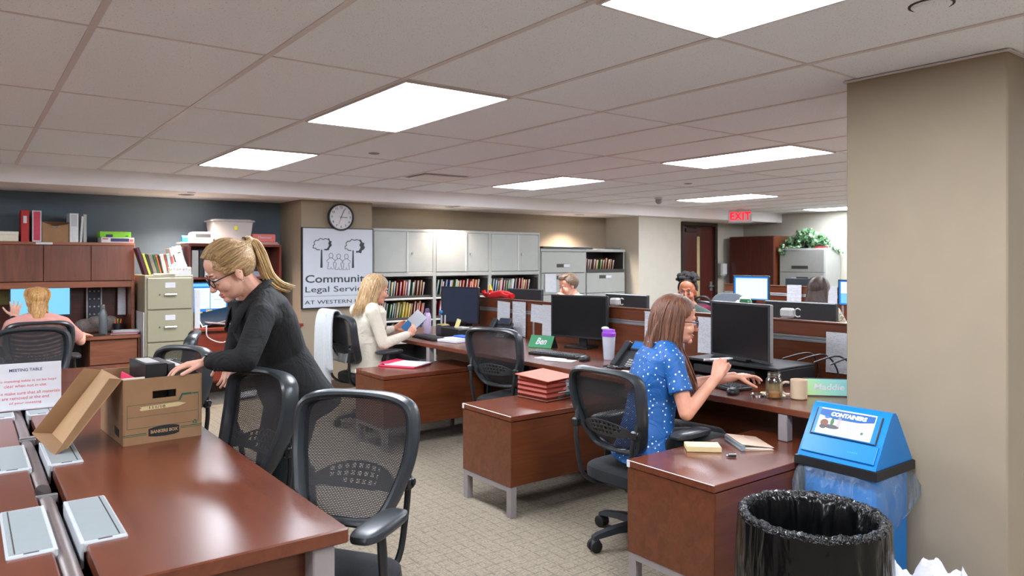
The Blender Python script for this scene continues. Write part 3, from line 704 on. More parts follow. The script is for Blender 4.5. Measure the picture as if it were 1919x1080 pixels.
def make_chair(lab, seat_m=m_black_f, grey=False):
    t = thing('office_chair', lab, 'chair', group='black mesh office chairs')
    # backrest: frame ring, see-through mesh, lumbar plate, two braces
    ring = [Vector((back_x(y, z), y, z)) for y, z, _ in spline([(y, z, 0) for y, z in OUT2], 3, True)]
    rr = [.013 + .006 * min(1, abs(p.y) / .2) for p in ring]
    MB().tube(ring, rr, 10, flat=1.9, up=(1, 0, 0), close=True).build('back_frame', m_black_s, t, local=True)
    me = MB()
    zz = [z for _, z in HALF]
    def fm(u, v):
        z = .598 + v * (.995 - .598); ww = width_at(z); y = (u - .5) * 2 * ww
        return Vector((back_x(y, z) + .004, y, z))
    me.grid(fm, 14, 22, 0, None)
    for i, p in enumerate(me.v): me.uv[i] = (p.y, p.z)
    me.build('mesh_panel', m_mesh, t, local=True)
    bo = MB(); o2 = spline([(y, z, 0) for y, z in OUT2], 2, True); n2 = len(o2)
    bo.rings([[Vector((back_x(y * q, .8 + (z - .8) * q2) + .006 + dx, y * q, .8 + (z - .8) * q2)) for y, z, _ in o2] for q, q2, dx in ((.97, .98, 0), (.86, .93, 0), (.86, .93, -.003), (.97, .98, -.003))], close=True)
    bo.build('mesh_border', m_black_f, t, local=True)
    lb = MB()
    def fl(u, v):
        a = (u - .5) * 2; top = .765 - .05 * a * a - .02 * abs(a) ** 4; bot = .678 + .02 * a * a - .015 * abs(a) ** 6
        z = bot + v * (top - bot); y = a * (width_at(z) - .005)
        return Vector((back_x(y, z) - .035 * (1 - a ** 4) - .004, y, z))
    plate(lb, fl, 44, 11, lambda i, j: not (8 <= i <= 30 and i % 3 != 2 and j in (2, 3, 5, 6, 8, 9) and (i > 13 or j > 4)), .006)
    lb.build('lumbar_support', m_charcoal, t, local=True)
    for s in (-1, 1):
        br = MB().tube(spline([(-.29, s * .205, .8), (-.315, s * .192, .7), (-.32, s * .18, .6), (-.295, s * .165, .46), (-.21, s * .13, .405), (-.08, s * .1, .4)], 4), .0115, 8)
        b = br.build('back_brace', m_black, t, local=True)
        MB().box((-.31, s * .194, .715), (.04, .034, .045), .008).cyl((-.31, s * .194, .72), (-.31, s * .218, .72), .012).build('clamp', m_black, b, local=True)
    # seat
    MB().ball((.0, 0, .455), (.255, .25, .05), seg=36, e=.45, rings=14).build('seat', seat_m, t, local=True)
    MB().box((-.02, 0, .4), (.3, .26, .035), .012).box((-.02, 0, .372), (.18, .12, .05), .012).tube([(.04, -.08, .385), (.04, -.22, .385), (.05, -.24, .385)], .006).build('seat_mechanism', m_black, t, local=True)
    for s in (-1, 1):
        a = MB().tube([(-.01, s * .14, .4), (-.01, s * .24, .405), (-.008, s * .27, .44), (.0, s * .27, .52), (.005, s * .267, .6), (.01, s * .265, .67)], [.016, .018, .022, .024, .024, .022], 10, flat=.45, up=(0, 1, 0.01))
        a = a.build('armrest', m_black, t, local=True)
        MB().ball((.015, s * .265, .69), (.132, .047, .02), seg=28, e=.62, rings=10).build('arm_pad', m_black_s, a, local=True)
    # base
    MB().cyl((0, 0, .09), (0, 0, .3), .026).cyl((0, 0, .28), (0, 0, .4), .016).build('gas_column', m_black, t, local=True)
    MB().lathe([(.03, .07), (.055, .075), (.055, .12), (.04, .14), (.03, .14)]).build('hub', m_black_s, t, local=True)
    for k in range(5):
        A = 2 * PI * k / 5 + .35; M = Rm(A, 'Z')
        l = MB(); l.rings([[M @ Vector((x, sy * wv, z + sz * hv)) for sy, sz in ((-1, -1), (-.8, 1), (.8, 1), (1, -1))] for x, z, wv, hv in ((.045, .1, .03, .022), (.18, .095, .024, .016), (.29, .078, .02, .012), (.315, .068, .017, .01))])
        l = l.build('base_leg', m_black_s, t, local=True)
        c = MB()
        for sy in (-1, 1): c.tf = M @ Tm(.305, sy * .017, .031); c.lathe([(0, -.012), (.022, -.012), (.03, -.008), (.03, .008), (.022, .012), (0, .012)], seg=18, tf=Rm(R(90), 'X'), cap=False)
        c.tf = M; c.cyl((.3, 0, .03), (.3, 0, .075), .009).ball((.3, 0, .045), (.026, .02, .018)); c.tf = None
        c.build('caster', m_rubber, l, local=True)
    return t
BASE = ('gas_column', 'hub', 'base_leg')
def place(t, back, face, lift=0, off=.29):
    f = Vector((face[0], face[1])).normalized()
    t.location = (back[0] + f.x * off, back[1] + f.y * off, 0); t.rotation_euler = (0, 0, math.atan2(f.y, f.x))
    MAT[t.name] = Tm(Vector(t.location)) @ Rm(t.rotation_euler.z, 'Z')
    for c in t.children:
        if not c.name.startswith(BASE): c.location.z = lift
    return t
chair0 = make_chair('black mesh chair facing the camera at the near corner of the meeting table')
place(chair0, (1.075, 2.33), (-.82, -.57), -.02)
def chair(back, face, lift, lab, off=.29): return place(dup(chair0, (0, 0, 0), 0, lab), back, face, lift, off)
chair((.95, 2.965), (-.98, -.2), -.01, 'black mesh chair between the standing woman and the front chair, seen at an angle')
chair((.957, 4.3), (-.92, -.38), -.04, 'black mesh chair behind the cardboard box, near the filing cabinet')
chair((1.23, 5.3), (-.96, .28), -.05, 'black chair turned edge-on, beyond the chair behind the cardboard box')
chair((.37, 5.95), (-.05, -1), -.03, 'large black mesh chair at the far head of the table, behind the white sign')
chair((.475, 6.76), (.0, 1), -.04, 'black mesh chair the blonde woman in pink sits in')
chair((2.6, 5.88), (1, .06), -.03, 'black chair with the grey cardigan over its back')
chair((2.95, 4.12), (.95, .3), -.03, 'empty black mesh chair seen from behind at the middle desk')
chair((2.51, 2.56), (1, .04), -.085, 'black mesh chair the woman in the blue polka dot blouse sits in')
chair((5.75, 6.0), (-1, -.1), -.05, 'chair behind the partition under the man')
chair((5.55, 4.2), (-1, -.1), -.05, 'chair behind the partition under the curly haired person')
chair((6.75, 4.2), (1, .0), -.05, 'chair under the long dark haired woman at the far desk')
m_greyfab = plain('grey_chair_fabric', rgb(112, 120, 128), .95, noise=.12, nscale=200, sheen=.2)
t = thing('upholstered_chair', 'grey upholstered chair beyond the partition, beside the pink bag', 'chair', (6.9, 5.0, 0))
MB().ball((6.7, 4.98, .82), (.06, .24, .27), rot=Rm(R(14), 'Y') , seg=28, e=.6, rings=14).build('backrest', m_greyfab, t)
MB().ball((6.95, 4.98, .46), (.25, .25, .06), seg=28, e=.5).build('seat', m_greyfab, t)
MB().tube([(6.8, 4.98, .42), (6.7, 4.98, .45), (6.66, 4.98, .6), (6.66, 4.98, .7)], .02, 8).build('back_bar', m_black, t)
MB().cyl((6.95, 4.98, .06), (6.95, 4.98, .42), .028).build('gas_column', m_black, t)
for k in range(5):
    a = 2 * PI * k / 5; MB().tube([(6.95, 4.98, .1), (6.95 + .3 * math.cos(a), 4.98 + .3 * math.sin(a), .06)], [.025, .015]).ball((6.95 + .3 * math.cos(a), 4.98 + .3 * math.sin(a), .03), .03).build('base_leg', m_black, t)
# ================================================================ BACKGROUND THINGS
def cm(name, r, g, b, rough=.6, noise=.05): return plain(name, rgb(r, g, b), rough, noise=noise, nscale=40)
def lid(name, mb, mats, lab, cat, group=None, ang=35, rz=0): return mb.one(name, mats, lab, cat, group, None, ang, rz)
FACE = lambda x, y, z: Tm(x, y, z) @ Rm(R(90), 'X')      # a frame facing the camera side (-Y), x right, y up
# ---- logo board
BX0, BX1, BZ0, BZ1, BY = 2.935, 3.76, .925, 1.795, 7.66
t = thing('logo_board', 'white logo board with two trees and three figures, on the wall under the clock', 'sign', ((BX0 + BX1) / 2, 7.68, BZ0))
m_board = plain('white_board_face', rgb(190, 194, 203), .45, noise=.02, nscale=4)
m_teal = plain('dark_teal_print', rgb(30, 46, 52), .5, noise=.03)
m_plum = plain('plum_print', rgb(58, 44, 66), .5, noise=.03)
MB().bx(BX0, BX1, BY, BY + .03, BZ0, BZ1, .002).build('board', m_board, t)
MB().bx(BX0 - .012, BX0, BY - .004, BY + .034, BZ0 - .01, BZ1 + .01, .002).bx(BX1, BX1 + .006, BY - .004, BY + .034, BZ0 - .01, BZ1 + .01, .002).bx(BX0, BX1, BY - .004, BY + .034, BZ1, BZ1 + .008, .002).bx(BX0, BX1, BY - .004, BY + .034, BZ0 - .01, BZ0, .002).build('frame', m_black, t)
def bp(x, y):   # board drawing units (0..665, 0..715, y down) to the wall
    return Vector((BX0 + x / 665 * (BX1 - BX0), BY - .001, BZ1 - y / 715 * (BZ1 - BZ0)))
def stroke(mb, pts, wd, close=False):
    mb.tube([bp(*p) for p in pts], wd / 2, 6, flat=.25, up=(0, 1, 0), close=close)
def fill(mb, pts):
    mb.prism([(bp(*p).x, bp(*p).z) for p in pts][::-1], Tm(0, BY, 0) @ Rm(R(90), 'X'), .0012)
def tree(dx, dy, sx, right):
    b = MB(); Q = lambda P: [(dx + x * sx, dy + y) for x, y in P]
    stroke(b, Q([(60, 108), (48, 104), (30, 106), (26, 92), (0, 90), (2, 66), (16, 58), (8, 40), (26, 20), (44, 22), (66, 2), (92, 12), (112, 4), (140, 10), (150, 22)]), .011)
    fill(b, Q([(140, 0), (150, 2), (154, 20), (174, 30), (166, 48), (176, 62), (162, 78), (150, 92), (146, 108), (120, 112), (96, 106), (110, 96), (124, 98), (140, 80), (146, 62), (140, 46), (148, 26)] if not right else [(142, 2), (156, 4), (168, 28), (192, 36), (184, 56), (196, 74), (184, 96), (166, 104), (158, 132), (128, 124), (106, 128), (110, 108), (130, 110), (142, 96), (152, 76), (140, 56), (150, 34)]))
    fill(b, Q([(72, 104), (84, 104), (88, 268), (66, 268)]))
    b.build('tree_emblem', m_teal, t)
tree(92, 88, 1, False); tree(392, 92, 1.0, True)
for x0, y0 in ((258, 246), (331, 252), (405, 254)):
    f = MB(); stroke(f, [(x0 + 19 * math.cos(a * PI / 8), y0 - 22 * math.sin(a * PI / 8)) for a in range(16)], .006, True)
    stroke(f, [(x0 - 8, y0 + 20), (x0 - 40, y0 + 46), (x0 - 34, y0 + 62), (x0 - 22, y0 + 60), (x0 - 28, y0 + 92), (x0 - 34, y0 + 120), (x0 - 6, y0 + 122), (x0, y0 + 100), (x0 + 6, y0 + 122), (x0 + 32, y0 + 120), (x0 + 24, y0 + 92), (x0 + 20, y0 + 60), (x0 + 34, y0 + 62), (x0 + 40, y0 + 44), (x0 + 8, y0 + 20)], .006)
    f.build('figure_emblem', m_plum, t)
b = MB()
def btext(st, xc, yc, w_, h_, bold): b.text(st, FACE(bp(xc, yc).x, BY - .0005, bp(xc, yc).z), .1, 0, .0006, fit=(w_ / 665 * (BX1 - BX0), h_ / 715 * (BZ1 - BZ0)), bold=bold)
btext('Community', 326, 460, 616, 92, .0014); btext('Legal Services', 336, 553, 632, 68, .0006); btext('AT WESTERN LAW', 330, 668, 630, 34, .0006)
stroke(b, [(8, 612), (655, 612)], .004)
b.build('lettering', m_teal, t)
# ---- clock
CX, CZ, CY = 3.37, 1.925, 7.655
t = thing('wall_clock', 'round black rimmed wall clock above the logo board', 'clock', (CX, 7.69, CZ - .15))
CF = FACE(CX, CY, CZ)
MB().lathe([(0, -.04), (.145, -.04), (.152, -.02), (.152, .012), (.146, .02), (.136, .018), (.132, .004), (0, .004)], seg=40, tf=CF, cap=False).build('case', m_black, t)
MB().lathe([(0, .0045), (.132, .0045), (.132, .007), (0, .007)], seg=40, tf=CF, cap=False).build('dial', m_white, t)
b = MB()
for k in range(1, 13):
    a = PI / 2 - k * PI / 6; b.text(str(k), CF @ Tm(.108 * math.cos(a), .108 * math.sin(a), .0075), .036, bold=.0004)
b.build('numerals', m_black_ink, t)
for nm, ang, L, m in (('hour_hand', -3, .075, m_black), ('minute_hand', 66, .1, m_black), ('second_hand', 250, .085, cm('red_hand', 150, 40, 40))):
    q = MB(); q.tf = CF @ Rm(R(ang), 'Z'); q.bx(-.018, L, -.003 if nm != 'second_hand' else -.0012, .003 if nm != 'second_hand' else .0012, .009, .0105, 0); q.build(nm, m, t)
# ---- file folders on the open shelves
FC = {'crimson': (150, 22, 46), 'red': (196, 36, 36), 'orange': (214, 92, 40), 'yellow': (226, 196, 50), 'dark green': (26, 84, 58), 'green': (54, 120, 72), 'teal': (22, 100, 112), 'blue': (24, 88, 150), 'brown': (140, 78, 48), 'manila': (206, 184, 144), 'white': (216, 214, 208), 'maroon': (104, 26, 44), 'grey': (168, 168, 164), 'navy': (28, 50, 92)}
FM = {k: cm('folder_' + k.replace(' ', '_'), *v) for k, v in FC.items()}
ORD = ['leftmost', 'second', 'third', 'fourth', 'fifth', 'sixth', 'seventh', 'eighth', 'ninth', 'tenth', 'eleventh', 'twelfth', 'thirteenth', 'fourteenth', 'fifteenth', 'sixteenth', 'seventeenth', 'eighteenth', 'nineteenth', 'twentieth', 'twenty-first', 'twenty-second', 'twenty-third', 'twenty-fourth']
def folders(x0, x1, z, cols, where, y=7.85, h=.215):
    cols = [c for i, c in enumerate(cols) if not (c in ('white', 'manila', 'grey') and i % 3)]
    lb = random.uniform(.03, .1); n = len(cols); x = x0; st = (x1 - x0) / n
    for i, c in enumerate(cols):
        th = st * random.uniform(.6, .85); hh = h * random.uniform(.84, 1.0); lean = max(0, lb + random.uniform(-.015, .015)); dy = random.uniform(0, .05)
        b = MB(); tp = hh * math.tan(lean)
        # a folder: two covers joined at the bottom and fanned open at the top, papers between
        b.rings([[Vector((x + a, y + dy, z + zz)) for a, zz in ((0, 0), (.006, 0), (tp + th, hh * .97), (tp + th - .003, hh), (tp + .003, hh), (tp, hh * .99))], [Vector((x + a, 8.18, z + zz)) for a, zz in ((0, 0), (.006, 0), (tp + th, hh * .97), (tp + th - .003, hh), (tp + .003, hh), (tp, hh * .99))]], 0)
        if c not in ('white', 'manila', 'grey') and th > .014:
            b.rings([[Vector((x + a, yy, z + zz)) for a, zz in ((.003, .02), (.005, .02), (tp + th * .8, hh * .99), (tp + th * .28, hh * 1.0))] for yy in (y + dy - .003, 8.1)], 1)
        b.one('file_folder', [FM[c], FM['white' if i % 2 else 'manila']], f'{c} folder, {ORD[i]} {"from left " if i else ""}on {where}', 'folder', 'file folders on ' + where)
        x += st
U1 = 'the top shelf of the left grey cabinet'
folders(3.86, 4.58, .99, ['maroon', 'grey', 'white', 'dark green', 'grey', 'white', 'crimson', 'manila', 'yellow', 'yellow', 'white', 'teal', 'manila', 'teal', 'crimson', 'crimson', 'red', 'crimson', 'white', 'dark green', 'maroon', 'brown', 'brown', 'brown'], U1)
folders(3.86, 4.58, .728, ['brown', 'manila', 'green', 'grey', 'white', 'crimson', 'white', 'dark green', 'manila', 'dark green', 'teal', 'teal', 'manila', 'green', 'yellow', 'yellow', 'yellow', 'brown', 'brown', 'crimson', 'orange', 'red', 'crimson'], 'the middle shelf of the left grey cabinet')
folders(3.86, 4.58, .466, ['manila', 'white', 'brown', 'green', 'white', 'crimson', 'teal', 'white', 'green', 'teal', 'green', 'yellow', 'teal', 'dark green', 'teal'], 'the low shelf of the left grey cabinet')
folders(4.69, 5.40, .99, ['teal', 'dark green', 'white', 'teal', 'white', 'crimson', 'blue', 'blue', 'white', 'orange', 'green', 'white', 'manila', 'crimson', 'red', 'maroon', 'white', 'red', 'orange', 'orange', 'brown'], 'the top shelf of the middle grey cabinet')
folders(4.69, 5.40, .728, ['maroon', 'crimson', 'white', 'green', 'manila', 'red', 'white', 'crimson', 'teal', 'white', 'manila'], 'the middle shelf of the middle grey cabinet')
folders(5.52, 6.22, .99, ['teal', 'white', 'manila', 'dark green', 'white', 'teal', 'blue', 'teal', 'orange', 'white', 'crimson', 'dark green', 'green', 'white', 'manila', 'white', 'grey', 'blue', 'navy', 'maroon', 'crimson', 'manila', 'crimson', 'maroon'], 'the top shelf of the right grey cabinet')
folders(7.22, 7.9, 1.285, ['brown', 'grey', 'red', 'brown', 'crimson', 'white', 'grey', 'brown', 'brown', 'yellow', 'green', 'brown', 'brown', 'brown', 'brown', 'brown'], 'the open bay of the corner lateral file', 7.9, .19)
b = MB().sheet(FACE(6.5, 7.748, 1.0) , .2, .255, .001, 0, 0.004); b.one('taped_paper', m_doc3, 'curled white paper taped to the grey lateral file', 'paper')
# ---- on top of the walnut hutch
HT = 1.616
def binder(x0, x1, y0, y1, z0, h, m, lab, lx=None, lm=None, group='binders on the left hutch', lean=0):
    t = thing('binder', lab, 'binder', ((x0 + x1) / 2, (y0 + y1) / 2, z0), group=group)
    b = MB(); b.tf = Tm(x0, 0, z0) @ Rm(lean, 'Y') @ Tm(-x0, 0, -z0)
    b.bx(x0, x1, y0, y0 + .004, z0, z0 + h, .0015).bx(x0, x0 + .003, y0, y1, z0, z0 + h, .001).bx(x1 - .003, x1, y0, y1, z0, z0 + h, .001); b.build('cover', m, t)
    b = MB(); b.tf = Tm(x0, 0, z0) @ Rm(lean, 'Y') @ Tm(-x0, 0, -z0)
    b.bx(x0 + .005, x1 - .005, y0 + .012, y1 - .012, z0 + .008, z0 + h - .012, 0); b.build('pages', m_white, t)
    if lx:
        b = MB(); b.tf = Tm(x0, 0, z0) @ Rm(lean, 'Y') @ Tm(-x0, 0, -z0)
        b.bx(x0 + lx[0], x0 + lx[1], y0 - .0012, y0, z0 + lx[2], z0 + lx[3], 0); b.build('spine_label', lm, t)
lid('document_box', MB().bx(.1, .4, 7.99, 8.25, HT, HT + .085, .004).bx(.095, .402, 7.985, 8.252, HT + .06, HT + .09, .003), m_offwhite, 'flat white box at the left end of the hutch top', 'box')
m_bred = cm('red_vinyl', 176, 34, 36, .4); m_pinkp = cm('magenta_label', 196, 60, 88, .5); m_bwhite = cm('white_vinyl', 206, 208, 210, .35)
binder(.42, .483, 8.0, 8.27, HT, .288, m_bred, 'red binder standing on the left hutch, small white spine label', (.018, .044, .17, .235), m_white)
binder(.505, .578, 8.0, 8.27, HT, .288, m_bwhite, 'white binder with a magenta spine, right of the red binder', (.01, .063, .012, .278), m_pinkp)
t = thing('magazine_box', 'brown cardboard magazine box between binders on the left hutch', 'box', (.69, 8.12, HT))
b = MB()
b.prism([(.582, HT), (.795, HT), (.795, HT + .17), (.72, HT + .155), (.69, HT + .125), (.655, HT + .155), (.582, HT + .185)], Tm(0, 8.004, 0) @ Rm(R(90), 'X'), .004)
b.bx(.582, .586, 8.004, 8.26, HT, HT + .19, .001).bx(.791, .795, 8.004, 8.26, HT, HT + .19, .001).bx(.586, .791, 8.256, 8.26, HT, HT + .2, .001).build('box', m_card, t)
MB().bx(.6, .78, 8.05, 8.2, HT + .005, HT + .15, .002).build('papers', m_white, t)
b = MB().prism([(.586, HT + .2), (.79, HT + .2), (.7, HT + .15), (.67, HT + .15)], Tm(0, 8.06, 0) @ Rm(R(80), 'X'), .003); b.build('flap', m_card, t)
binder(.8, .872, 7.99, 8.26, HT, .272, m_bwhite, 'thick white binder with grey spine writing on the left hutch', (.012, .06, .15, .26), m_doc3)
binder(.885, .905, 8.02, 8.27, HT, .25, m_bwhite, 'thin white binder with a curled open cover beside the thick white binder', lean=.06)
binder(.915, .945, 8.03, 8.28, HT, .268, m_cabgrey, 'grey binder, last of the row on the left hutch')
m_lime = cm('lime_print', 116, 190, 30); m_navyp = cm('navy_print', 40, 50, 90)
t = thing('label_box', 'white box with navy print under the lime green box', 'box', (1.2, 8.08, HT))
MB().bx(1.06, 1.345, 7.98, 8.22, HT, HT + .05, .003).build('carton', m_white, t)
MB().bx(1.14, 1.3, 7.9785, 7.98, HT + .01, HT + .042, 0).build('printed_panel', m_navyp, t)
MB().bx(1.07, 1.12, 7.9785, 7.98, HT + .03, HT + .042, 0).bx(1.305, 1.34, 7.9785, 7.98, HT + .01, HT + .035, 0).build('red_stripe', cm('faded_red', 190, 90, 90), t)
t = thing('label_box', 'lime green and beige box on top of the white navy printed box', 'box', (1.19, 8.08, HT + .05))
MB().bx(1.05, 1.32, 7.99, 8.2, HT + .051, HT + .106, .003).build('carton', m_lime, t)
MB().bx(1.052, 1.318, 7.992, 8.198, HT + .106, HT + .108, 0).build('top_panel', m_card_in, t)
MB().bx(1.1, 1.16, 7.9885, 7.99, HT + .052, HT + .08, 0).bx(1.27, 1.295, 7.9885, 7.99, HT + .062, HT + .07, 0).build('printed_panel', m_navyp, t)
# ---- on the walnut desk
def monitor(x, y, face, wd, ht, z0, zc, screen, lab, tilt=0, win=None, case=m_black_s, base=True, thick=.03, cat='monitor', bez=None):
    a = math.atan2(face[1], face[0])
    t = thing('monitor', lab, cat, (x, y, z0), a)
    F = MAT[t.name] @ Tm(0, 0, zc - z0) @ Rm(-tilt, 'Y')
    b = MB(); b.tf = F; b.box((-thick / 2, 0, 0), (thick, wd, ht), .006); b.box((-thick - .015, 0, -.05), (.04, wd * .5, ht * .45), .012); b.build('case', case, t)
    b = MB(); b.tf = F; bz = .014
    for q in (-1, 1): b.box((.001, q * (wd / 2 - bz / 2), 0), (.006, bz, ht), .002).box((.001, 0, q * (ht / 2 - bz / 2)), (.006, wd - 2 * bz, bz), .002)
    b.build('bezel', bez or case, t)
    b = MB(); b.tf = F; b.box((.0005, 0, 0), (.002, wd - 2 * bz, ht - 2 * bz), 0); s_ = b.build('screen', screen, t)
    for (u0, u1, v0, v1, m) in (win or []):
        b = MB(); b.tf = F; iw, ih = wd - 2 * bz, ht - 2 * bz
        b.box((.0018, iw * ((u0 + u1) / 2 - .5), ih * ((v0 + v1) / 2 - .5)), (.0008, iw * (u1 - u0), ih * (v1 - v0)), 0); b.build('screen_window', m, s_)
    if base:
        b = MB(); b.tf = MAT[t.name]; b.box((-thick - .04, 0, (zc - z0) / 2 + .01), (.025, .075, zc - z0), .006); b.build('stand', m_black, t)
        b = MB(); b.tf = MAT[t.name]; b.box((-.04, 0, .008), (.18, wd * .42, .014), .006); b.build('base', m_black, t)
    return t
m_lit_blue = emission('lit_blue_screen', rgb(120, 190, 226), 1.25); m_lit_white = emission('lit_white_window', rgb(214, 234, 250), 1.25); m_lit_deep = emission('lit_deep_blue_desktop', rgb(40, 130, 220), 1.1); m_lit_line = emission('lit_grey_text', rgb(150, 180, 200), .9); m_lit_dark = emission('lit_dark_bar', rgb(30, 96, 120), .8)
m_scr_off = plain('dark_screen', rgb(18, 19, 22), .25, noise=.05, nscale=8); m_scr_navy = plain('navy_off_screen', rgb(40, 50, 70), .3, noise=.04, nscale=8)
monitor(.575, 8.05, (0, -1), .49, .29, TZ, 1.065, m_lit_blue, 'wide lit blue monitor in front of the blonde woman in pink', win=[(.28, .62, .88, .93, m_lit_dark), (.3, .62, .15, .86, m_lit_white)])
m_dkposter = cm('dark_calendar', 34, 38, 52); m_spk = cm('gold_specks', 150, 136, 110)
t = thing('poster', 'dark illustrated calendar strip standing behind the metal water bottle', 'poster', (1.03, 8.22, TZ + .01))
MB().bx(.96, 1.095, 8.19, 8.2, .755, 1.183, .001).build('backing', m_cabgrey, t)
MB().bx(.972, 1.083, 8.186, 8.19, .76, 1.18, .001).build('print', m_dkposter, t)
b = MB()
for k in range(5):
    for q in range(3): b.ball((.99 + q * .038, 8.186, .84 + k * .075), (.008, .0015, .008), seg=8)
b.build('printed_spots', m_spk, t)
lid('pinned_note', MB().sheet(FACE(.29, 8.285, 1.03), .1, .13), cm('olive_note', 150, 150, 92), 'olive note pinned left of the lit blue monitor', 'note')
lid('hanging_sheet', MB().sheet(FACE(1.27, 8.2, .9) @ Rm(-.2, 'Y'), .07, .27, .001, 0, .01), m_doc3, 'tall narrow sheet propped at the right inside the hutch', 'paper')
t = thing('water_bottle', 'grey metal water bottle with a steel cap on the wooden desk', 'bottle', (1.055, 7.83, TZ))
MB().lathe([(0, TZ), (.034, TZ), (.037, TZ + .006), (.037, TZ + .19), (.03, TZ + .215), (.018, TZ + .24), (.018, TZ + .25)], (1.055, 7.83, 0)).build('body', cm('slate_bottle', 96, 102, 106, .35), t)
MB().lathe([(.02, TZ + .25), (.02, TZ + .285), (.014, TZ + .29), (0, TZ + .29)], (1.055, 7.83, 0)).build('cap', m_steel, t)
lid('fabric_bundle', MB().ball((.96, 8.08, TZ + .07), (.12, .09, .075), seg=14, e=.8).ball((1.15, 8.1, TZ + .08), (.09, .08, .085), seg=12).ball((1.03, 8.05, TZ + .1), (.1, .07, .07), seg=14), plain('grey_knit', rgb(108, 100, 96), .95, noise=.25, nscale=60, bump=.4), 'crumpled grey fabric bundle behind the metal bottle', 'fabric')
t = thing('pen_cup', 'black pen cup with highlighters on the wooden desk', 'pen cup', (1.2, 7.98, TZ))
MB().lathe([(.036, TZ), (.036, TZ + .095), (.033, TZ + .095), (.033, TZ + .004)], (1.2, 7.98, 0)).build('cup', m_black, t)
for k, (r_, g_, b_) in enumerate(((230, 120, 40), (240, 220, 60), (80, 180, 90), (220, 60, 60), (40, 40, 60))):
    a = k * 1.25; MB().tube([(1.2 + .015 * math.cos(a), 7.98 + .015 * math.sin(a), TZ + .01), (1.2 + .028 * math.cos(a), 7.98 + .028 * math.sin(a), TZ + .135)], .006).build('highlighter', cm('highlighter_%d' % k, r_, g_, b_), t)
b = MB()
for k in range(4): b.box((1.235 + .006 * k, 7.82, TZ + .008 + .009 * k), (.23, .16, .006), .001, 0 if k != 1 else 1, rot=Rm(.1 * (k - 2), 'Z'))
lid('paper_pile', b, [m_white, cm('pink_file', 214, 84, 108)], 'loose white papers with a pink folder on the wooden desk', 'papers')
lid('folder', MB().box((.86, 7.8, TZ + .006), (.14, .1, .01), .002), cm('coral_folder', 222, 128, 104), 'coral folder under the hand of the blonde woman', 'folder')
lid('phone_case', MB().box((1.0, 7.78, TZ + .007), (.13, .07, .012), .004, rot=Rm(.2, 'Z')), m_black, 'black phone lying before the metal bottle', 'phone')
for k, (x, z, lab) in enumerate(((1.366, .95, 'white foam board leaning between the wooden desk and the khaki cabinet'),)):
    lid('foam_board', MB().box((1.3675, 7.85, .475), (.008, .45, .95), .001), m_whitep, lab, 'board')
# ---- on the khaki filing cabinet
FZ = 1.301
BK = [('plum', (78, 36, 54), .03, .27), ('yellow green', (206, 214, 90), .022, .21), ('black spined', (50, 48, 44), .02, .205), ('taupe', (134, 122, 108), .034, .205), ('dark green', (40, 96, 66), .022, .2), ('orange', (222, 110, 50), .014, .19), ('black and white', (40, 40, 44), .014, .2), ('cream', (226, 212, 196), .036, .2), ('rust', (168, 84, 66), .016, .205), ('pale aqua', (164, 198, 196), .03, .205), ('brick red', (176, 84, 76), .022, .18)]
x = 1.40
for i, (nm, c, th, h) in enumerate(BK):
    lean = -.3 + .012 * i; t = thing('book', f'{nm} book leaning in the row on the khaki filing cabinet', 'book', (x, 7.8, FZ), group='books on the filing cabinet')
    sp = cm('book_' + nm.replace(' ', '_'), *c); F = Tm(x, 7.74, FZ + .002) @ Rm(lean, 'Y')
    b = MB(); b.tf = F; b.bx(0, th, 0, .004, 0, h, .001).bx(0, .003, 0, .15, 0, h, .001).bx(th - .003, th, 0, .15, 0, h, .001); b.build('cover', sp, t)
    b = MB(); b.tf = F; b.bx(.003, th - .003, .005, .145, .004, h - .005, 0); b.build('pages', m_offwhite, t)
    x += th / math.cos(lean) + .001
t = thing('thick_book', 'big white book leaning at the right end of the book row', 'book', (1.66, 7.85, FZ))
F = Tm(1.715, 7.86, FZ + .002) @ Rm(-.28, 'Y'); b = MB(); b.tf = F; b.bx(0, .11, 0, .005, 0, .27, .002).bx(0, .004, 0, .2, 0, .27, .001).bx(.106, .11, 0, .2, 0, .27, .001); b.build('cover', m_white, t)
b = MB(); b.tf = F; b.bx(.004, .106, .006, .195, .004, .262, 0); b.build('pages', m_offwhite, t)
b = MB(); b.tf = F; b.bx(.012, .024, -.001, 0, .06, .2, 0).bx(.06, .09, -.001, 0, .2, .21, 0); b.build('printed_spine', m_black_ink, t)
t = thing('white_carton', 'upright white carton with a red mark on the khaki filing cabinet', 'box', (1.77, 8.02, FZ))
MB().bx(1.735, 1.82, 8.08, 8.2, FZ, FZ + .285, .003).build('carton', m_white, t)
MB().bx(1.745, 1.77, 8.0785, 8.08, FZ + .24, FZ + .262, 0).bx(1.8, 1.812, 8.0785, 8.08, FZ + .225, FZ + .265, 0).build('red_print', cm('carton_red', 206, 60, 66), t)
t = thing('tissue_box', 'white tissue box with orange flowers on the khaki filing cabinet', 'tissue box', (1.71, 7.7, FZ))
MB().bx(1.6, 1.8, 7.65, 7.77, FZ, FZ + .075, .003).build('box', m_white, t)
b = MB()
for k in range(7): b.ball((1.615 + k * .028, 7.6495, FZ + .052 + .006 * (k % 2)), (.009, .001, .009), k % 2, seg=8)
b.build('flower_print', [cm('orange_flower', 240, 180, 110), cm('blue_flower', 176, 196, 220)], t)
b = MB().ball((1.7, 7.72, FZ + .085), (.075, .03, .03), seg=14, e=.8).ball((1.68, 7.71, FZ + .1), (.04, .02, .025), seg=10); b.build('tissue', m_white, t)
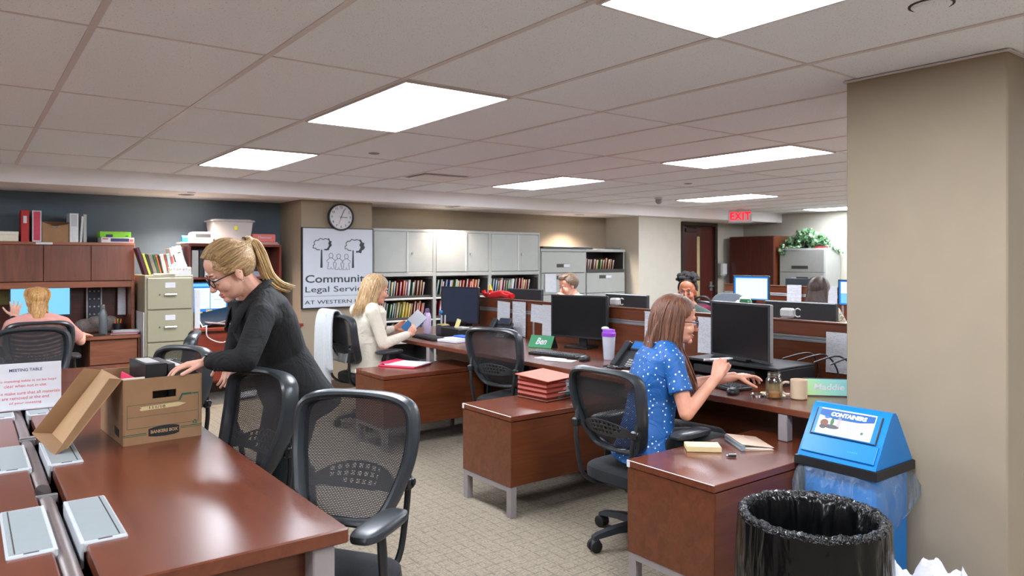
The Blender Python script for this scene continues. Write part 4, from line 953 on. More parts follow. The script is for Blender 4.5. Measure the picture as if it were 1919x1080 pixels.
lid('paper_pile', MB().box((1.55, 7.69, FZ + .004), (.2, .13, .008), .001, rot=Rm(.1, 'Z')).box((1.56, 7.68, FZ + .012), (.19, .12, .006), .001, rot=Rm(-.12, 'Z')), m_offwhite, 'thin pile of papers in front of the books on the khaki cabinet', 'papers')
# ---- on and in the red open hutch
OZ = 1.616
lid('flat_sheet', MB().box((1.97, 7.98, OZ + .006), (.42, .28, .01), .002), m_offwhite, 'cream board lying across the top left of the red hutch', 'board')
t = thing('plastic_roll', 'blue and white plastic wrapped roll on the red hutch', 'roll', (1.83, 7.95, OZ + .01))
MB().cyl((1.775, 7.95, OZ + .047), (1.83, 7.95, OZ + .047), .034).build('blue_wrap', cm('blue_wrap', 30, 140, 210, .3), t)
MB().cyl((1.83, 7.95, OZ + .047), (1.9, 7.95, OZ + .047), .035).ball((1.9, 7.95, OZ + .047), (.014, .034, .034)).build('white_wrap', m_whitep, t)
t = thing('projector', 'white projector with a dark front grille on the red hutch', 'projector', (2.0, 8.08, OZ + .012))
MB().box((2.0, 8.08, OZ + .085), (.23, .2, .075), .02).box((2.0, 8.08, OZ + .035), (.19, .18, .04), .008).build('body', m_whitep, t)
MB().box((1.99, 7.979, OZ + .085), (.15, .006, .04), .006).build('grille', m_charcoal, t)
t = thing('storage_tub', 'clear plastic storage tub with a lid on the red hutch', 'tub', (2.29, 8.1, OZ))
m_clear = plain('frosted_clear_plastic', rgb(232, 224, 222), .25, noise=0, alpha=.42)
b = MB(); P4 = lambda hx, hy, z: [Vector((2.29 + sx * hx, 8.1 + sy * hy, z)) for sx, sy in ((-1, -1), (1, -1), (1, 1), (-1, 1))]
b.rings([P4(.175, .13, OZ), P4(.2, .15, OZ + .235), P4(.196, .146, OZ + .235), P4(.171, .126, OZ + .004)], cap=False); b.build('tub', m_clear, t)
b = MB().box((2.29, 8.1, OZ + .245), (.44, .33, .018), .006).box((2.29, 8.1, OZ + .258), (.38, .27, .012), .005); b.build('lid', m_clear, t)
b = MB().box((2.33, 8.0, OZ + .07), (.22, .06, .13), .006).box((2.2, 8.12, OZ + .08), (.12, .14, .15), .01); b.build('contents', cm('tub_contents', 150, 120, 110), t)
MB().bx(2.3, 2.33, 7.952, 7.9535, OZ + .15, OZ + .19, 0).build('yellow_label', cm('yellow_label', 226, 224, 40), t)
t = thing('name_plate', 'coral name plate with white script on the red hutch', 'name plate', (2.63, 8.05, OZ))
MB().bx(2.51, 2.76, 8.02, 8.1, OZ + .03, OZ + .115, .004).build('plate', cm('coral_plate', 226, 122, 116), t)
MB().text('Theogan', FACE(2.635, 8.0185, OZ + .078), .05, fit=(.15, .035), shear=.25, bold=.001).build('lettering', m_white, t)
lid('book_stack', MB().bx(2.49, 2.79, 7.99, 8.2, OZ, OZ + .012, .002).bx(2.52, 2.78, 8.0, 8.19, OZ + .013, OZ + .028, .002), cm('pinkish_books', 198, 150, 140), 'flat pink covered books under the coral name plate', 'books')
BZZ = 1.268
for i, (x0, x1, m, lab) in enumerate(((1.885, 1.95, m_cabgrey, 'pale grey binder, leftmost inside the red open hutch'), (1.957, 2.0, m_black, 'black spiral binder inside the red open hutch'), (2.01, 2.14, m_bwhite, 'wide white binder inside the red open hutch'), (2.15, 2.25, m_bwhite, 'white binder half hidden by the head of the standing woman'))):
    binder(x0, x1, 8.0, 8.25, BZZ, .28, m, lab, group='binders inside the red hutch')
lid('book_stack', MB().bx(2.4, 2.7, 7.98, 8.22, BZZ, BZZ + .03, .003).bx(2.42, 2.69, 7.99, 8.2, BZZ + .031, BZZ + .055, .003), cm('bluish_books', 120, 130, 150), 'flat blue grey books inside the right part of the red hutch', 'books')
DZ = .761
monitor(2.07, 8.06, (.0, -1), .4, .33, DZ, 1.055, m_lit_deep, 'lit blue monitor on the red desk, left of the standing woman', win=[(.1, .52, .1, .82, m_lit_white), (.54, .96, .1, .82, m_lit_white), (.02, .98, .88, .97, m_lit_blue), (.2, .42, .68, .7, m_lit_line), (.2, .38, .6, .62, m_lit_line), (.18, .44, .3, .32, m_lit_line), (.18, .44, .24, .26, m_lit_line), (.62, .86, .66, .68, m_lit_line), (.62, .86, .4, .42, m_lit_line)])
t = thing('laptop', 'open laptop leaning back on the red desk below the monitor', 'laptop', (2.12, 7.85, DZ))
MB().box((2.13, 7.85, DZ + .03), (.32, .22, .014), .005, rot=Rm(.12, 'Y')).build('keyboard_base', m_greymetal, t)
F = Tm(2.1, 7.8, DZ + .03) @ Rm(-.22, 'Y') @ Rm(R(-52), 'X')
b = MB(); b.tf = F; b.box((0, 0, .11), (.33, .01, .2), .004); b.build('lid_panel', m_steel, t)
b = MB(); b.tf = F; b.box((0, -.006, .11), (.31, .003, .18), 0); b.build('screen', emission('dim_laptop_screen', rgb(40, 66, 92), .9), t)
MB().tube(spline([(1.98, 7.8, DZ + .02), (1.95, 7.685, DZ + .005), (1.96, 7.67, DZ - .09), (2.1, 7.665, DZ - .15), (2.22, 7.668, DZ - .08), (2.3, 7.7, DZ + .006), (2.32, 7.8, DZ + .006)], 5), .005).build('cord', m_whitep, t, label='white cord hanging over the desk front')
for (x, z, w_, lab) in ((1.95, .81, .07, 'cream note stuck below the lit monitor on the red desk'), (2.05, .83, .06, 'yellow note beside the cream note below the lit monitor')):
    lid('sticky_note', MB().sheet(FACE(x, 7.98, z), w_, .1), cm('note_%d' % int(x * 100), 226, 206, 150), lab, 'note')
lid('paper_stack', MB().sheet(FACE(1.853, 7.66, .77) @ Rm(-.05, 'Y'), .05, .38, .02), m_white, 'tall white papers standing at the left edge of the red desk', 'papers')
lid('desk_file', MB().box((2.58, 8.0, .9), (.2, .15, .28), .008), cm('grey_paper_holder', 190, 192, 196), 'pale grey paper holder at the right of the lit monitor', 'paper holder')
t = thing('power_strip', 'white power strip with tangled cords on the floor under the red desk', 'power strip', (2.35, 7.75, 0))
MB().box((2.35, 7.72, .05), (.26, .07, .05), .008, rot=Rm(.3, 'Z')).build('strip', m_whitep, t)
b = MB(); rr = random.Random(4)
for k in range(6): b.tube(spline([(2.3 + rr.uniform(-.1, .2), 7.78 + rr.uniform(-.1, .1), .012 + .05 * rr.random()) for _ in range(6)] + [(2.4 + .06 * k, 8.25, .02)], 5), .005)
b.build('cord', m_greymetal, t)
# ---- door side: hand sanitiser dispenser
t = thing('soap_dispenser', 'grey and white wall dispenser right of the far door', 'dispenser', (10.87, 8.2, 1.13))
MB().box((10.87, 8.19, 1.27), (.15, .12, .24), .02).build('housing', m_cabgrey, t)
MB().box((10.88, 8.125, 1.285), (.12, .01, .19), .006).build('front_cover', m_whitep, t)
MB().box((10.86, 8.17, 1.14), (.06, .06, .03), .008).build('nozzle', m_greymetal, t)
# ---- ivy on the far lateral file
t = thing('potted_ivy', 'leafy green ivy plant on top of the far grey lateral file', 'plant', (11.3, 6.72, 1.641))
MB().bx(11.2, 11.45, 6.5, 6.62, 1.642, 1.672, .004).build('red_tray', cm('red_tray', 190, 40, 56), t)
MB().lathe([(.07, 1.642), (.09, 1.76), (.095, 1.76), (.08, 1.65)], (11.3, 6.85, 0)).build('pot', m_black, t)
b = MB(); rr = random.Random(11)
def leaf(b, p, s, m):
    n = Vector((rr.uniform(-1, .2), rr.uniform(-1, 1), rr.uniform(-.2, 1))).normalized(); F = frame(p, n, (rr.uniform(-1, 1), rr.uniform(-1, 1), rr.uniform(-1, 1)))
    sh = ((0, -.5, 0), (.42, -.3, .08), (.5, .1, .05), (.22, .2, 0), (0, .75, -.12), (-.22, .2, 0), (-.5, .1, .05), (-.42, -.3, .08))
    b.add([F @ (Vector(q) * s) for q in sh], [(0, 1, 2, 3, 4, 5, 6, 7)], m)
for k in range(1100):
    q = rr.random(); c = (11.3, 6.95, 1.74) if q < .42 else ((11.3, 6.6, 1.76) if q < .75 else (11.28, 6.78, 1.85))
    v = Vector((rr.gauss(0, 1), rr.gauss(0, 1), rr.gauss(0, 1))).normalized() * rr.uniform(.55, 1)
    p = (c[0] + v.x * .16, c[1] + v.y * .2, c[2] + v.z * .125)
    if p[2] < 1.65: continue
    leaf(b, p, rr.uniform(.035, .065), 0 if rr.random() < .6 else 1)
for k in range(60):
    y = 7.12 + rr.uniform(-.06, .05); leaf(b, (11.08 + rr.uniform(-.03, .02), y, rr.uniform(1.52, 1.72)), rr.uniform(.03, .05), rr.randrange(2))
for k in range(40):
    a = rr.random(); leaf(b, (11.25 + a * .3, 6.36 - .05 * a + rr.uniform(-.02, .02), 1.68 - a * .12 + rr.uniform(-.02, .02)), rr.uniform(.025, .045), rr.randrange(2))
for k in range(30): leaf(b, (11.08, 7.1 - k * .012, 1.655 + rr.uniform(-.01, .02)), .03, 1)
b.build('foliage', [cm('ivy_green', 60, 104, 62, .5, .2), cm('pale_ivy_green', 138, 166, 128, .5, .2)], t, label='dark and pale green leaves', ang=60)
# ---- monitors, papers and small things of the back rows
monitor(8.12, 5.66, (-1, -.12), .5, .32, TZ, 1.085, m_lit_deep, 'lit white and blue monitor on the far partition desk', win=[(.05, .97, .04, .93, m_lit_white), (.72, .735, .05, .9, m_lit_blue), (.06, .7, .86, .88, m_lit_blue)])
monitor(8.12, 4.27, (-1, .1), .46, .3, TZ, 1.07, m_lit_deep, 'lit monitor cut off by the tan column, right of the dark haired woman', win=[(.05, .95, .05, .45, m_lit_blue), (.05, .95, .46, .95, m_lit_white)])
monitor(8.62, 5.25, (1, 0), .44, .28, TZ, 1.07, m_scr_off, 'black monitor back peeking above the farthest partition')
monitor(4.7, 2.87, (1, .02), .54, .3, TZ, 1.005, m_scr_off, 'wide black monitor seen from behind, above the partition at right')
monitor(4.7, 4.54, (1, -.05), .53, .3, TZ, .995, m_scr_off, 'black monitor seen from behind, between the man and the blue blouse woman')
monitor(4.62, 5.9, (1, .1), .5, .3, TZ, 1.0, m_scr_off, 'black monitor with a pale rim behind the red plush toy')
def graybox(y, lab):
    t = thing('webcam_box', lab, 'small device', (4.32, y, 1.078))
    MB().box((4.205, y, 1.111), (.06, .085, .06), .012).build('case', m_cablight, t)
    MB().bx(4.15, 4.21, y - .02, y + .02, 1.0782, 1.082, .001).build('clip', m_greymetal, t)
    MB().tube([(4.21, y - .048 - .02 + .024 * math.cos(a), 1.115 + .026 * math.sin(a)) for a in [2.4 - k * .42 for k in range(12)]], .004, 6).build('cord_loop', m_cablight, t)
graybox(2.66, 'small grey box with a looped cord before the wide black monitor')
graybox(4.2, 'small grey box with a looped cord behind the middle workstation')
def hung(y, w_, z0, z1, m, lab, x=4.124, flap=True, tilt=0):
    t = thing('hung_paper', lab, 'paper', (x, y, z0), group='papers hung on the partition')
    F = Tm(x, y, z0) @ Rm(R(-90), 'Z') @ Rm(R(90), 'X') @ Rm(tilt, 'Z')
    b = MB().sheet(F, w_, z1 - z0, .0012, 0, .006); b.build('page', m, t)
    if flap: MB().sheet(Tm(x - .003, y, z1 - .003) @ Rm(R(-90), 'Z') @ Rm(R(20), 'X'), w_ * 1.12, .055, .001).build('folded_top', m_cablight, t, label='grey folded top edge')
hung(5.61, .2, .765, 1.05, m_doc3, 'curled page hung leftmost on the long partition', flap=False, tilt=-.04)
hung(5.36, .2, .742, 1.06, m_doc2, 'table page hung second from left on the long partition', flap=False)
hung(5.09, .19, .885, 1.045, m_doc, 'short landscape page hung left of the dark middle monitor', flap=False, tilt=-.05)
hung(4.93, .17, .78, 1.05, m_doc3, 'long page overlapping the short page beside the middle monitor', flap=False, x=4.12)
hung(3.68, .24, .79, 1.06, m_doc2, 'calendar page with a grey folded top behind the polka dot blouse woman')
hung(3.2, .2, .8, 1.05, m_doc, 'page with a folded corner between the woman and the near monitor')
hung(2.27, .16, .78, 1.02, m_doc, 'page hung on the partition next to the tan column', flap=False)
for y, w_, lab in ((5.23, .2, 'white page with a chart hung on the farthest partition'), (4.76, .2, 'white page on the farthest partition right of the dark haired woman')):
    MB().sheet(Tm(8.422, y, .9) @ Rm(R(-90), 'Z') @ Rm(R(90), 'X'), w_, .23, .0015, 0, .008).one('hung_paper', m_doc2 if y > 5 else m_doc3, lab, 'paper')
lid('yellow_note', MB().sheet(Tm(4.126, 4.83, .85) @ Rm(R(-90), 'Z') @ Rm(R(90), 'X'), .05, .2), cm('yellow_sheet', 206, 204, 110), 'yellow sheet edge showing beside the dark middle monitor', 'note')
t = thing('ornament_ball', 'green and white ball ornament on a stand, under the lit white monitor', 'ornament', (4.66, 3.3, .737))
MB().lathe([(0, .737), (.06, .738), (.06, .748), (.012, .76), (.012, 1.07), (.03, 1.085)], (4.66, 3.3, 0)).build('stand', m_steel, t)
MB().ball((4.66, 3.3, 1.125), .052, seg=20).build('ball', cm('ornament_green', 36, 92, 56, .25), t)
MB().ball((4.66, 3.3, 1.155), (.04, .04, .024), seg=20).ball((4.63, 3.33, 1.12), (.03, .03, .03), seg=14).build('white_patch', m_whitep, t)
t = thing('red_plush', 'red plush toy with a yellow tip lying on top of the partition', 'plush toy', (4.15, 5.72, 1.078))
m_plush = plain('red_plush_fabric', rgb(196, 6, 14), .95, noise=.12, nscale=120, sheen=.05, bump=.2)
b = MB().tube(spline([(4.15, 5.5, 1.105), (4.15, 5.58, 1.118), (4.15, 5.68, 1.122), (4.15, 5.78, 1.11), (4.15, 5.86, 1.103), (4.15, 5.93, 1.1), (4.15, 5.975, 1.115), (4.15, 5.985, 1.145)], 4), [.024] * 4 + [.03] * 4 + [.034] * 5 + [.032] * 4 + [.026] * 4 + [.022] * 4 + [.02] * 5, 12, flat=1.0)
b.tube(spline([(4.135, 5.66, 1.13), (4.12, 5.6, 1.11), (4.12, 5.52, 1.1)], 4), .02, 10)
b.cyl((4.15, 5.86, 1.11), (4.15, 5.865, 1.15), .026, .02); b.build('body', m_plush, t)
MB().cyl((4.15, 5.865, 1.148), (4.15, 5.868, 1.195), .02, .009).ball((4.15, 5.868, 1.195), .01, seg=10).build('yellow_tip', cm('yellow_felt', 226, 196, 40), t)
MB().ball((4.115, 5.83, 1.118), .005, seg=8).build('eye', m_white, t)
t = thing('handbag', 'pink and black patterned bag hanging on the grey upholstered chair', 'bag', (6.6, 5.22, .75))
MB().ball((6.62, 5.25, .87), (.07, .17, .12), seg=20, e=.7).build('bag_body', m_black, t)
MB().ball((6.6, 5.25, .9), (.075, .165, .06), seg=20, e=.7).build('pink_stripe', cm('pink_pattern', 130, 34, 70, .8, .5), t)
MB().tube(spline([(6.62, 5.12, .96), (6.62, 5.16, 1.02), (6.62, 5.25, 1.035), (6.62, 5.34, 1.01), (6.62, 5.38, .95)], 4), .012).build('handle', m_black, t)
# ================================================================ ON THE MEETING TABLE
# ---- archive box with printed front
t = thing('archive_box', 'open brown cardboard archive box with green printing on the meeting table', 'box', (.485, 3.108, TZ), R(3.5))
BW, BD, BH = .29, .385, .252
bt = MAT[t.name]
b = MB(); b.tf = bt
b.bx(0, .005, 0, BD, 0, BH, .001).bx(BW - .005, BW, 0, BD, 0, BH, .001).bx(.005, BW - .005, BD - .005, BD, 0, BH, .001).bx(.005, BW - .005, .005, BD - .005, 0, .005, 0)
hx0, hx1, hz0, hz1 = .105, .192, .17, .2
b.bx(.005, BW - .005, 0, .005, 0, hz0, .0).bx(.005, BW - .005, 0, .005, hz1, BH, 0).bx(.005, hx0, 0, .005, hz0, hz1, 0).bx(hx1, BW - .005, 0, .005, hz0, hz1, 0)
b.build('box_body', m_card, t)
b = MB(); b.tf = bt; y = -.0008
def bar(b, x0, x1, z0, z1): b.bx(x0, x1, y, 0, z0, z1, 0)
for x0, x1, z0, z1 in ((.014, .277, .0615, .063), (.014, .0155, .063, .153), (.2755, .277, .063, .178), (.0155, .2755, .105, .1062), (.014, .2, .1515, .153), (.213, .25, .172, .18), (0, .083, .038, .041), (0, .083, .0325, .0345), (.208, .29, .046, .049), (.208, .29, .0405, .0425)): bar(b, x0, x1, z0, z1)
b.prism([(.2, .153), (.207, .153), (.22, .18), (.213, .18)], bt.copy().inverted() @ bt @ Rm(R(90), 'X') , .0008)
for q in range(4): bar(b, .253 + q * .0058, .2572 + q * .0058, .1725, .179)
for q in range(3):
    a = q * 2.094 + .5; b.prism([(.263 + r_ * math.cos(a + e_), .06 + r_ * math.sin(a + e_)) for r_, e_ in ((.0045, 0), (.0085, 0), (.0085, .8), (.0095, 1.2), (.0065, 1.7), (.0035, 1.2), (.0045, .8))], Rm(R(90), 'X'), .0008)
b.build('green_print', m_green_ink, t)
b = MB(); b.tf = bt
pts = [(.09, .026), (.115, .022), (.15, .0205), (.185, .022), (.203, .027), (.203, .055), (.185, .06), (.15, .062), (.115, .06), (.09, .054)]
b.prism(pts, Rm(R(90), 'X'), .0012); b.build('black_emblem', m_black_ink, t)
b = MB(); b.tf = bt; b.text('BANKERS BOX', Rm(R(90), 'X') @ Tm(.147, .041, .0012), .02, fit=(.1, .013), bold=.0008)
b.build('lettering', m_card_in, t)
b = MB(); b.tf = bt; b.prism([(.062, .128), (.2, .131), (.228, .14), (.2, .147), (.06, .143), (.066, .138), (.058, .134)], Rm(R(90), 'X'), .0012)
b.build('tape_strip', m_tape, t)
b = MB(); b.tf = bt; b.text('111/18', Rm(R(90), 'X') @ Tm(.12, .1365, .0013), .016, fit=(.058, .011)); b.build('handwriting', m_black_ink, t)
b = MB(); b.tf = bt; b.prism([(.03, .03), (.1, .024), (.1, .055), (.03, .06)], Rm(R(-90), 'Z') @ Rm(R(90), 'X') @ Tm(-.16, 0, 0), .001); b.build('side_emblem', m_black_ink, t)
# lid leaning on the box
t = thing('box_lid', 'loose cardboard lid leaning against the left side of the archive box', 'lid', (.36, 3.2, TZ))
A0, B0, A1, B1 = Vector((.3, 3.105, .76)), Vector((.278, 3.4, .76)), Vector((.478, 3.098, .997)), Vector((.45, 3.39, 1.0))
off = Vector((-.064, 0, .012)); nn = (A1 - A0).cross(B0 - A0).normalized() * .004
def slab(b, q, th=.004):
    n = (q[1] - q[0]).cross(q[2] - q[0]).normalized() * th
    b.add(list(q) + [p + n for p in q], [(0, 1, 2, 3), (7, 6, 5, 4), (0, 4, 5, 1), (1, 5, 6, 2), (2, 6, 7, 3), (3, 7, 4, 0)])
b = MB(); slab(b, [A0, B0, B1, A1]); b.build('top_panel', m_card_in, t)
b = MB(); slab(b, [B0, B1, B1 + off * .95, B0 + off]); slab(b, [A0, A0 + off * .9 + Vector((.02, -.004, -.03)), A1 + off * .62 + Vector((0, -.006, .0)), A1])
slab(b, [A0, B0, B0 + off, A0 + off * .9 + Vector((.02, -.004, -.03))]); b.build('side_flaps', m_card, t)
# things in the box
bz = TZ + .006
def inbox(x, y, z=0): return bt @ Vector((x, y, z))
def inb(name, lab, cat, boxes, mats):
    b = MB(); b.tf = bt
    for (x0, x1, y0, y1, z0, z1, rot, m) in boxes: b.box(((x0 + x1) / 2, (y0 + y1) / 2, (z0 + z1) / 2), (x1 - x0, y1 - y0, z1 - z0), .003, m, rot)
    return b
tb = thing('ring_binder', 'thick black ring binder standing in the archive box', 'binder', tuple(inbox(.13, .2, .01)))
b = inb('', '', '', [(.105, .185, .1, .103, .012, .292, None, 0), (.105, .108, .1, .36, .012, .292, None, 0), (.182, .185, .1, .36, .012, .292, None, 0), (.105, .185, .1, .36, .288, .292, None, 0)], None); b.build('cover', m_black, tb)
b = inb('', '', '', [(.112, .178, .11, .35, .02, .286, None, 0)], None); b.build('pages', m_white, tb)
b = inb('', '', '', [(.118, .17, .15, .32, .2915, .293, None, 0)], None); b.build('label', m_cablight, tb)
inb('', '', '', [(.192, .222, .12, .36, .012, .286, None, 0)], None).one('spiral_notebook', m_charcoal, 'dark spiral bound notebook beside the black binder in the box', 'notebook')
inb('', '', '', [(.228, .262, .1, .35, .008, .272, None, 0)], None).one('white_folder', m_whitep, 'white plastic folder under the hand of the standing woman', 'folder')
inb('', '', '', [(.268, .28, .04, .3, .012, .272, None, 0)], None).one('dark_folder', m_cabdark, 'dark folder at the right end of the archive box', 'folder')
b = MB(); b.tf = bt; b.box((.06, .25, .125), (.006, .2, .23), .002, rot=Rm(.12, 'Y')); b.one('folder', cm('hot_pink_file', 226, 50, 96), 'hot pink folder at the left in the archive box', 'folder')
b = MB(); b.tf = bt; b.box((.055, .075, .13), (.09, .006, .235), .002, rot=Rm(-.18, 'X')); b.one('envelope', m_offwhite, 'cream envelope standing at the near left of the archive box', 'envelope')
# ---- table sign
t = thing('table_sign', 'white meeting table sign in a clear holder on the meeting table', 'sign', (.235, 4.12, TZ + .008), R(-4))
F = MAT[t.name] @ Rm(R(90), 'X')
b = MB(); b.tf = F @ Rm(-.06, 'X'); b.box((0, .11, 0), (.285, .215, .003), .001); b.build('paper_face', m_white, t)
b = MB(); b.tf = F; b.box((0, .002, -.03), (.285, .004, .09), .001); b.build('holder_base', plain('clear_acrylic', rgb(235, 235, 238), .08, noise=0, alpha=.4), t)
b = MB(); b.tf = F @ Rm(-.06, 'X'); b.text('MEETING TABLE', Tm(0, .185, .0015), .02, fit=(.13, .014), bold=.0003); b.build('heading', m_navy_ink, t)
b = MB(); b.tf = F @ Rm(-.06, 'X')
for st, yy, w_ in (('This meeting table is to be kept', .135, .245), ('clear when not in use.', .112, .168), ('Please make sure that all materials', .078, .272), ('are removed at the end', .055, .185), ('of your meeting.', .032, .13)): b.text(st, Tm(0, yy, .0015), .014, fit=(w_, .0145))
b.build('lettering', m_red_ink, t)

# ================================================================ ON THE PEDESTALS AND DESKS
PZ = .574
t = thing('notepad', 'yellow lined notepad on the near pedestal', 'notepad', (2.73, 2.16, PZ))
F = Tm(2.727, 2.16, PZ) @ Rm(R(-43), 'Z'); b = MB(); b.tf = F; b.box((0, 0, .012), (.155, .1, .022), .002); b.build('pages', cm('pale_yellow_paper', 224, 214, 158), t)
b = MB(); b.tf = F; b.box((0, -.049, .0125), (.156, .003, .0235), .0005); b.build('binding', m_tape, t)
t = thing('notebook', 'kraft notebook with a grey spine lying slightly open on the near pedestal', 'notebook', (2.97, 2.08, PZ))
F = Tm(2.97, 2.08, PZ) @ Rm(R(-33), 'Z'); b = MB(); b.tf = F; b.box((0, 0, .001), (.15, .21, .002), 0).box((.0, 0, .02), (.15, .21, .0025), 0, rot=Rm(.12, 'Y')); b.build('cover', cm('kraft_cover', 212, 180, 156), t)
b = MB(); b.tf = F; b.box((-.006, 0, .008), (.15, .205, .008), 0, rot=Rm(.05, 'Y')); b.build('pages', m_offwhite, t)
b = MB(); b.tf = F; b.box((-.07, 0, .012), (.022, .212, .026), .002); b.build('spine', cm('grey_spine', 128, 142, 148), t)
b = MB(); b.tf = F; [b.box((.01, .04 + q * .014, .0222), (.006, .009, .0006), 0, rot=Rm(.12, 'Y')) for q in range(5)]; b.build('faint_print', cm('faint_tan_print', 196, 170, 152), t)
t = thing('marker_cap', 'small black and silver marker cap lying on the near pedestal', 'cap', (2.705, 2.005, PZ))
MB().cyl((2.705, 2.005, PZ + .007), (2.735, 1.985, PZ + .007), .006, .007).build('cap', m_black, t)
MB().tube([(2.706, 2.0, PZ + .015), (2.735, 1.982, PZ + .015)], .002).cyl((2.7, 2.009, PZ + .007), (2.705, 2.005, PZ + .007), .006).build('clip', m_steel, t)
# expanding folders on the middle pedestal
t = thing('expanding_folder', 'stack of red expanding folders full of papers on the middle pedestal', 'folder', (3.0, 3.58, PZ))
F = Tm(2.87, 3.46, PZ) @ Rm(R(5), 'Z')
cs = ((196, 88, 62), (186, 76, 52), (200, 92, 66))
b = MB(); b.tf = F
for k in range(4):
    z = .012 + k * .03
    b.add([Vector(q) for q in ((0, 0, z), (.17, .0, z), (.17, .26, z), (0, .26, z), (-.012, -.012, z + .015), (.165, -.012, z + .015), (.165, .25, z + .015), (-.012, .25, z + .015), (0, 0, z + .03), (.17, 0, z + .03), (.17, .26, z + .03), (0, .26, z + .03))], [(0, 1, 5, 4), (4, 5, 9, 8), (3, 0, 4, 7), (7, 4, 8, 11), (0, 3, 2, 1), (8, 9, 10, 11)])
b.build('accordion_sides', cm('rust_folder', 136, 48, 30), t)
b = MB(); b.tf = F; b.box((.1, .11, .142), (.25, .3, .005), .001, rot=Rm(-.04, 'Y') @ Rm(.05, 'X')); b.build('top_cover', cm('salmon_cover', 206, 104, 84), t, label='salmon top cover')
b = MB(); b.tf = F
for k in range(14): b.box((.15 + random.uniform(-.005, .012), .12 + random.uniform(-.01, .01), .045 + k * .0062), (.1, .24, .004), 0, rot=Rm(random.uniform(-.03, .03), 'Z'))
b.build('papers', m_white, t)
b = MB(); b.tf = F; b.box((.16, .12, .026), (.13, .25, .022), .004, rot=Rm(-.12, 'Y')); b.build('teal_divider', cm('teal_divider', 24, 110, 116), t, label='teal divider')
b = MB(); b.tf = F; b.box((.11, .115, .006), (.26, .27, .006), .002); b.build('bottom_cover', cm('brown_bottom', 110, 56, 40), t)
# open writing pad on the left pedestal
t = thing('notepad', 'white notepad on a red folder, on the farthest pedestal', 'notepad', (2.93, 5.37, PZ))
F = Tm(2.93, 5.37, PZ) @ Rm(R(30), 'Z'); b = MB(); b.tf = F; b.box((0, .0, .005), (.29, .34, .01), .002).box((.01, .12, .022), (.26, .1, .004), .001, rot=Rm(.1, 'X')); b.build('red_cover', cm('crimson_cover', 214, 36, 76), t)
b = MB(); b.tf = F; b.box((0, -.03, .016), (.25, .3, .01), .002); b.build('pages', m_white, t)
# ---- computer things
m_key = plain('black_keys', rgb(34, 35, 38), .45, noise=.06)
def keyboard(x, y, rz, z, lab):
    t = thing('keyboard', lab, 'keyboard', (x, y, z), rz); F = MAT[t.name]
    b = MB(); b.tf = F; b.box((0, 0, .011), (.15, .44, .018), .005); b.build('base', m_black, t)
    b = MB(); b.tf = F
    for i in range(5):
        for j in range(18): b.box((-.05 + i * .024, -.2 + j * .0235, .022), (.019, .019, .007), .002)
    b.build('keys', m_key, t)
def mouse(x, y, rz, z, lab):
    t = thing('mouse', lab, 'mouse', (x, y, z), rz); b = MB(); b.tf = MAT[t.name]
    b.ball((0, 0, .012), (.055, .032, .024), seg=20, e=.85); b.build('shell', m_black, t)
    b = MB(); b.tf = MAT[t.name]; b.cyl((.03, -.004, .03), (.03, .004, .03), .008).box((.02, 0, .0335), (.05, .0015, .003), 0); b.build('wheel', m_charcoal, t)
monitor(3.95, 6.12, (-.97, -.25), .5, .36, TZ, 1.0, m_scr_navy, 'navy dark monitor on the farthest desk with a yellow note', base=True, case=m_black)
monitor(3.97, 4.38, (-.96, -.28), .53, .345, TZ, .99, m_scr_off, 'dark monitor on the middle desk beside the green nameplate', case=m_black)
MB().bx(3.6, 3.98, 2.34, 2.98, .83, .845, .004).bx(3.6, 3.98, 2.34, 2.36, TZ + .001, .83, .002).bx(3.6, 3.98, 2.96, 2.98, TZ + .001, .83, .002).bx(3.62, 3.94, 2.5, 2.94, TZ + .02, TZ + .07, .006).one('monitor_riser', m_black, 'black riser shelf under the near monitor with a dock beneath', 'monitor stand')
monitor(3.74, 2.69, (-.97, .2), .5, .34, .846, 1.02, m_scr_off, 'large dark monitor with a silver edge in front of the polka dot blouse woman', case=m_alu, bez=m_charcoal)
keyboard(3.52, 4.12, R(12), TZ, 'black keyboard on the middle desk before the dark monitor')
mouse(3.5, 3.8, R(15), TZ, 'black mouse on the middle desk near the shaker bottle')
keyboard(3.42, 2.62, R(-12), TZ, 'black keyboard under the hands of the polka dot blouse woman')
mouse(3.27, 2.39, R(25), TZ, 'black mouse on the near desk left of the jar lid')
keyboard(3.37, 5.72, R(-4), TZ, 'black keyboard on the farthest desk before the lilac bottle')
for k, (x, y, rz) in enumerate(((3.38, 4.03, 14), (3.36, 3.9, 22))):
    MB().box((x, y, TZ + .0015 + k * .002), (.1, .22, .002), 0, rot=Rm(R(rz), 'Z')).one('paper_sheet', m_white, ('white sheet half under the middle keyboard', 'small white sheet beside the sheet under the middle keyboard')[k], 'paper')
t = thing('name_plate', 'green tent nameplate with white script Ben on the middle desk', 'name plate', (3.78, 4.62, TZ))
F = Tm(3.78, 4.6, TZ) @ Rm(R(-70), 'Z')
b = MB(); b.tf = F
b.add([Vector(q) for q in ((-.11, -.06, 0), (.11, -.06, 0), (.11, .05, 0), (-.11, .05, 0), (-.11, .0, .095), (.11, .0, .095))], [(0, 1, 2, 3), (2, 3, 4, 5), (0, 3, 4), (1, 2, 5), (0, 1, 5, 4)]); b.build('tent_body', m_black, t)
b = MB(); b.tf = F @ Tm(0, -.06, 0) @ Rm(math.atan2(.095, .06), 'X'); b.box((0, .056, .0012), (.218, .11, .0016), 0); b.build('green_face', cm('green_face', 40, 130, 84, .5), t)
b = MB(); b.tf = F @ Tm(0, -.06, 0) @ Rm(math.atan2(.095, .06), 'X'); b.text('Ben', Tm(0, .056, .0022), .07, fit=(.1, .06), shear=.3, bold=.0015); b.build('lettering', m_white, t)
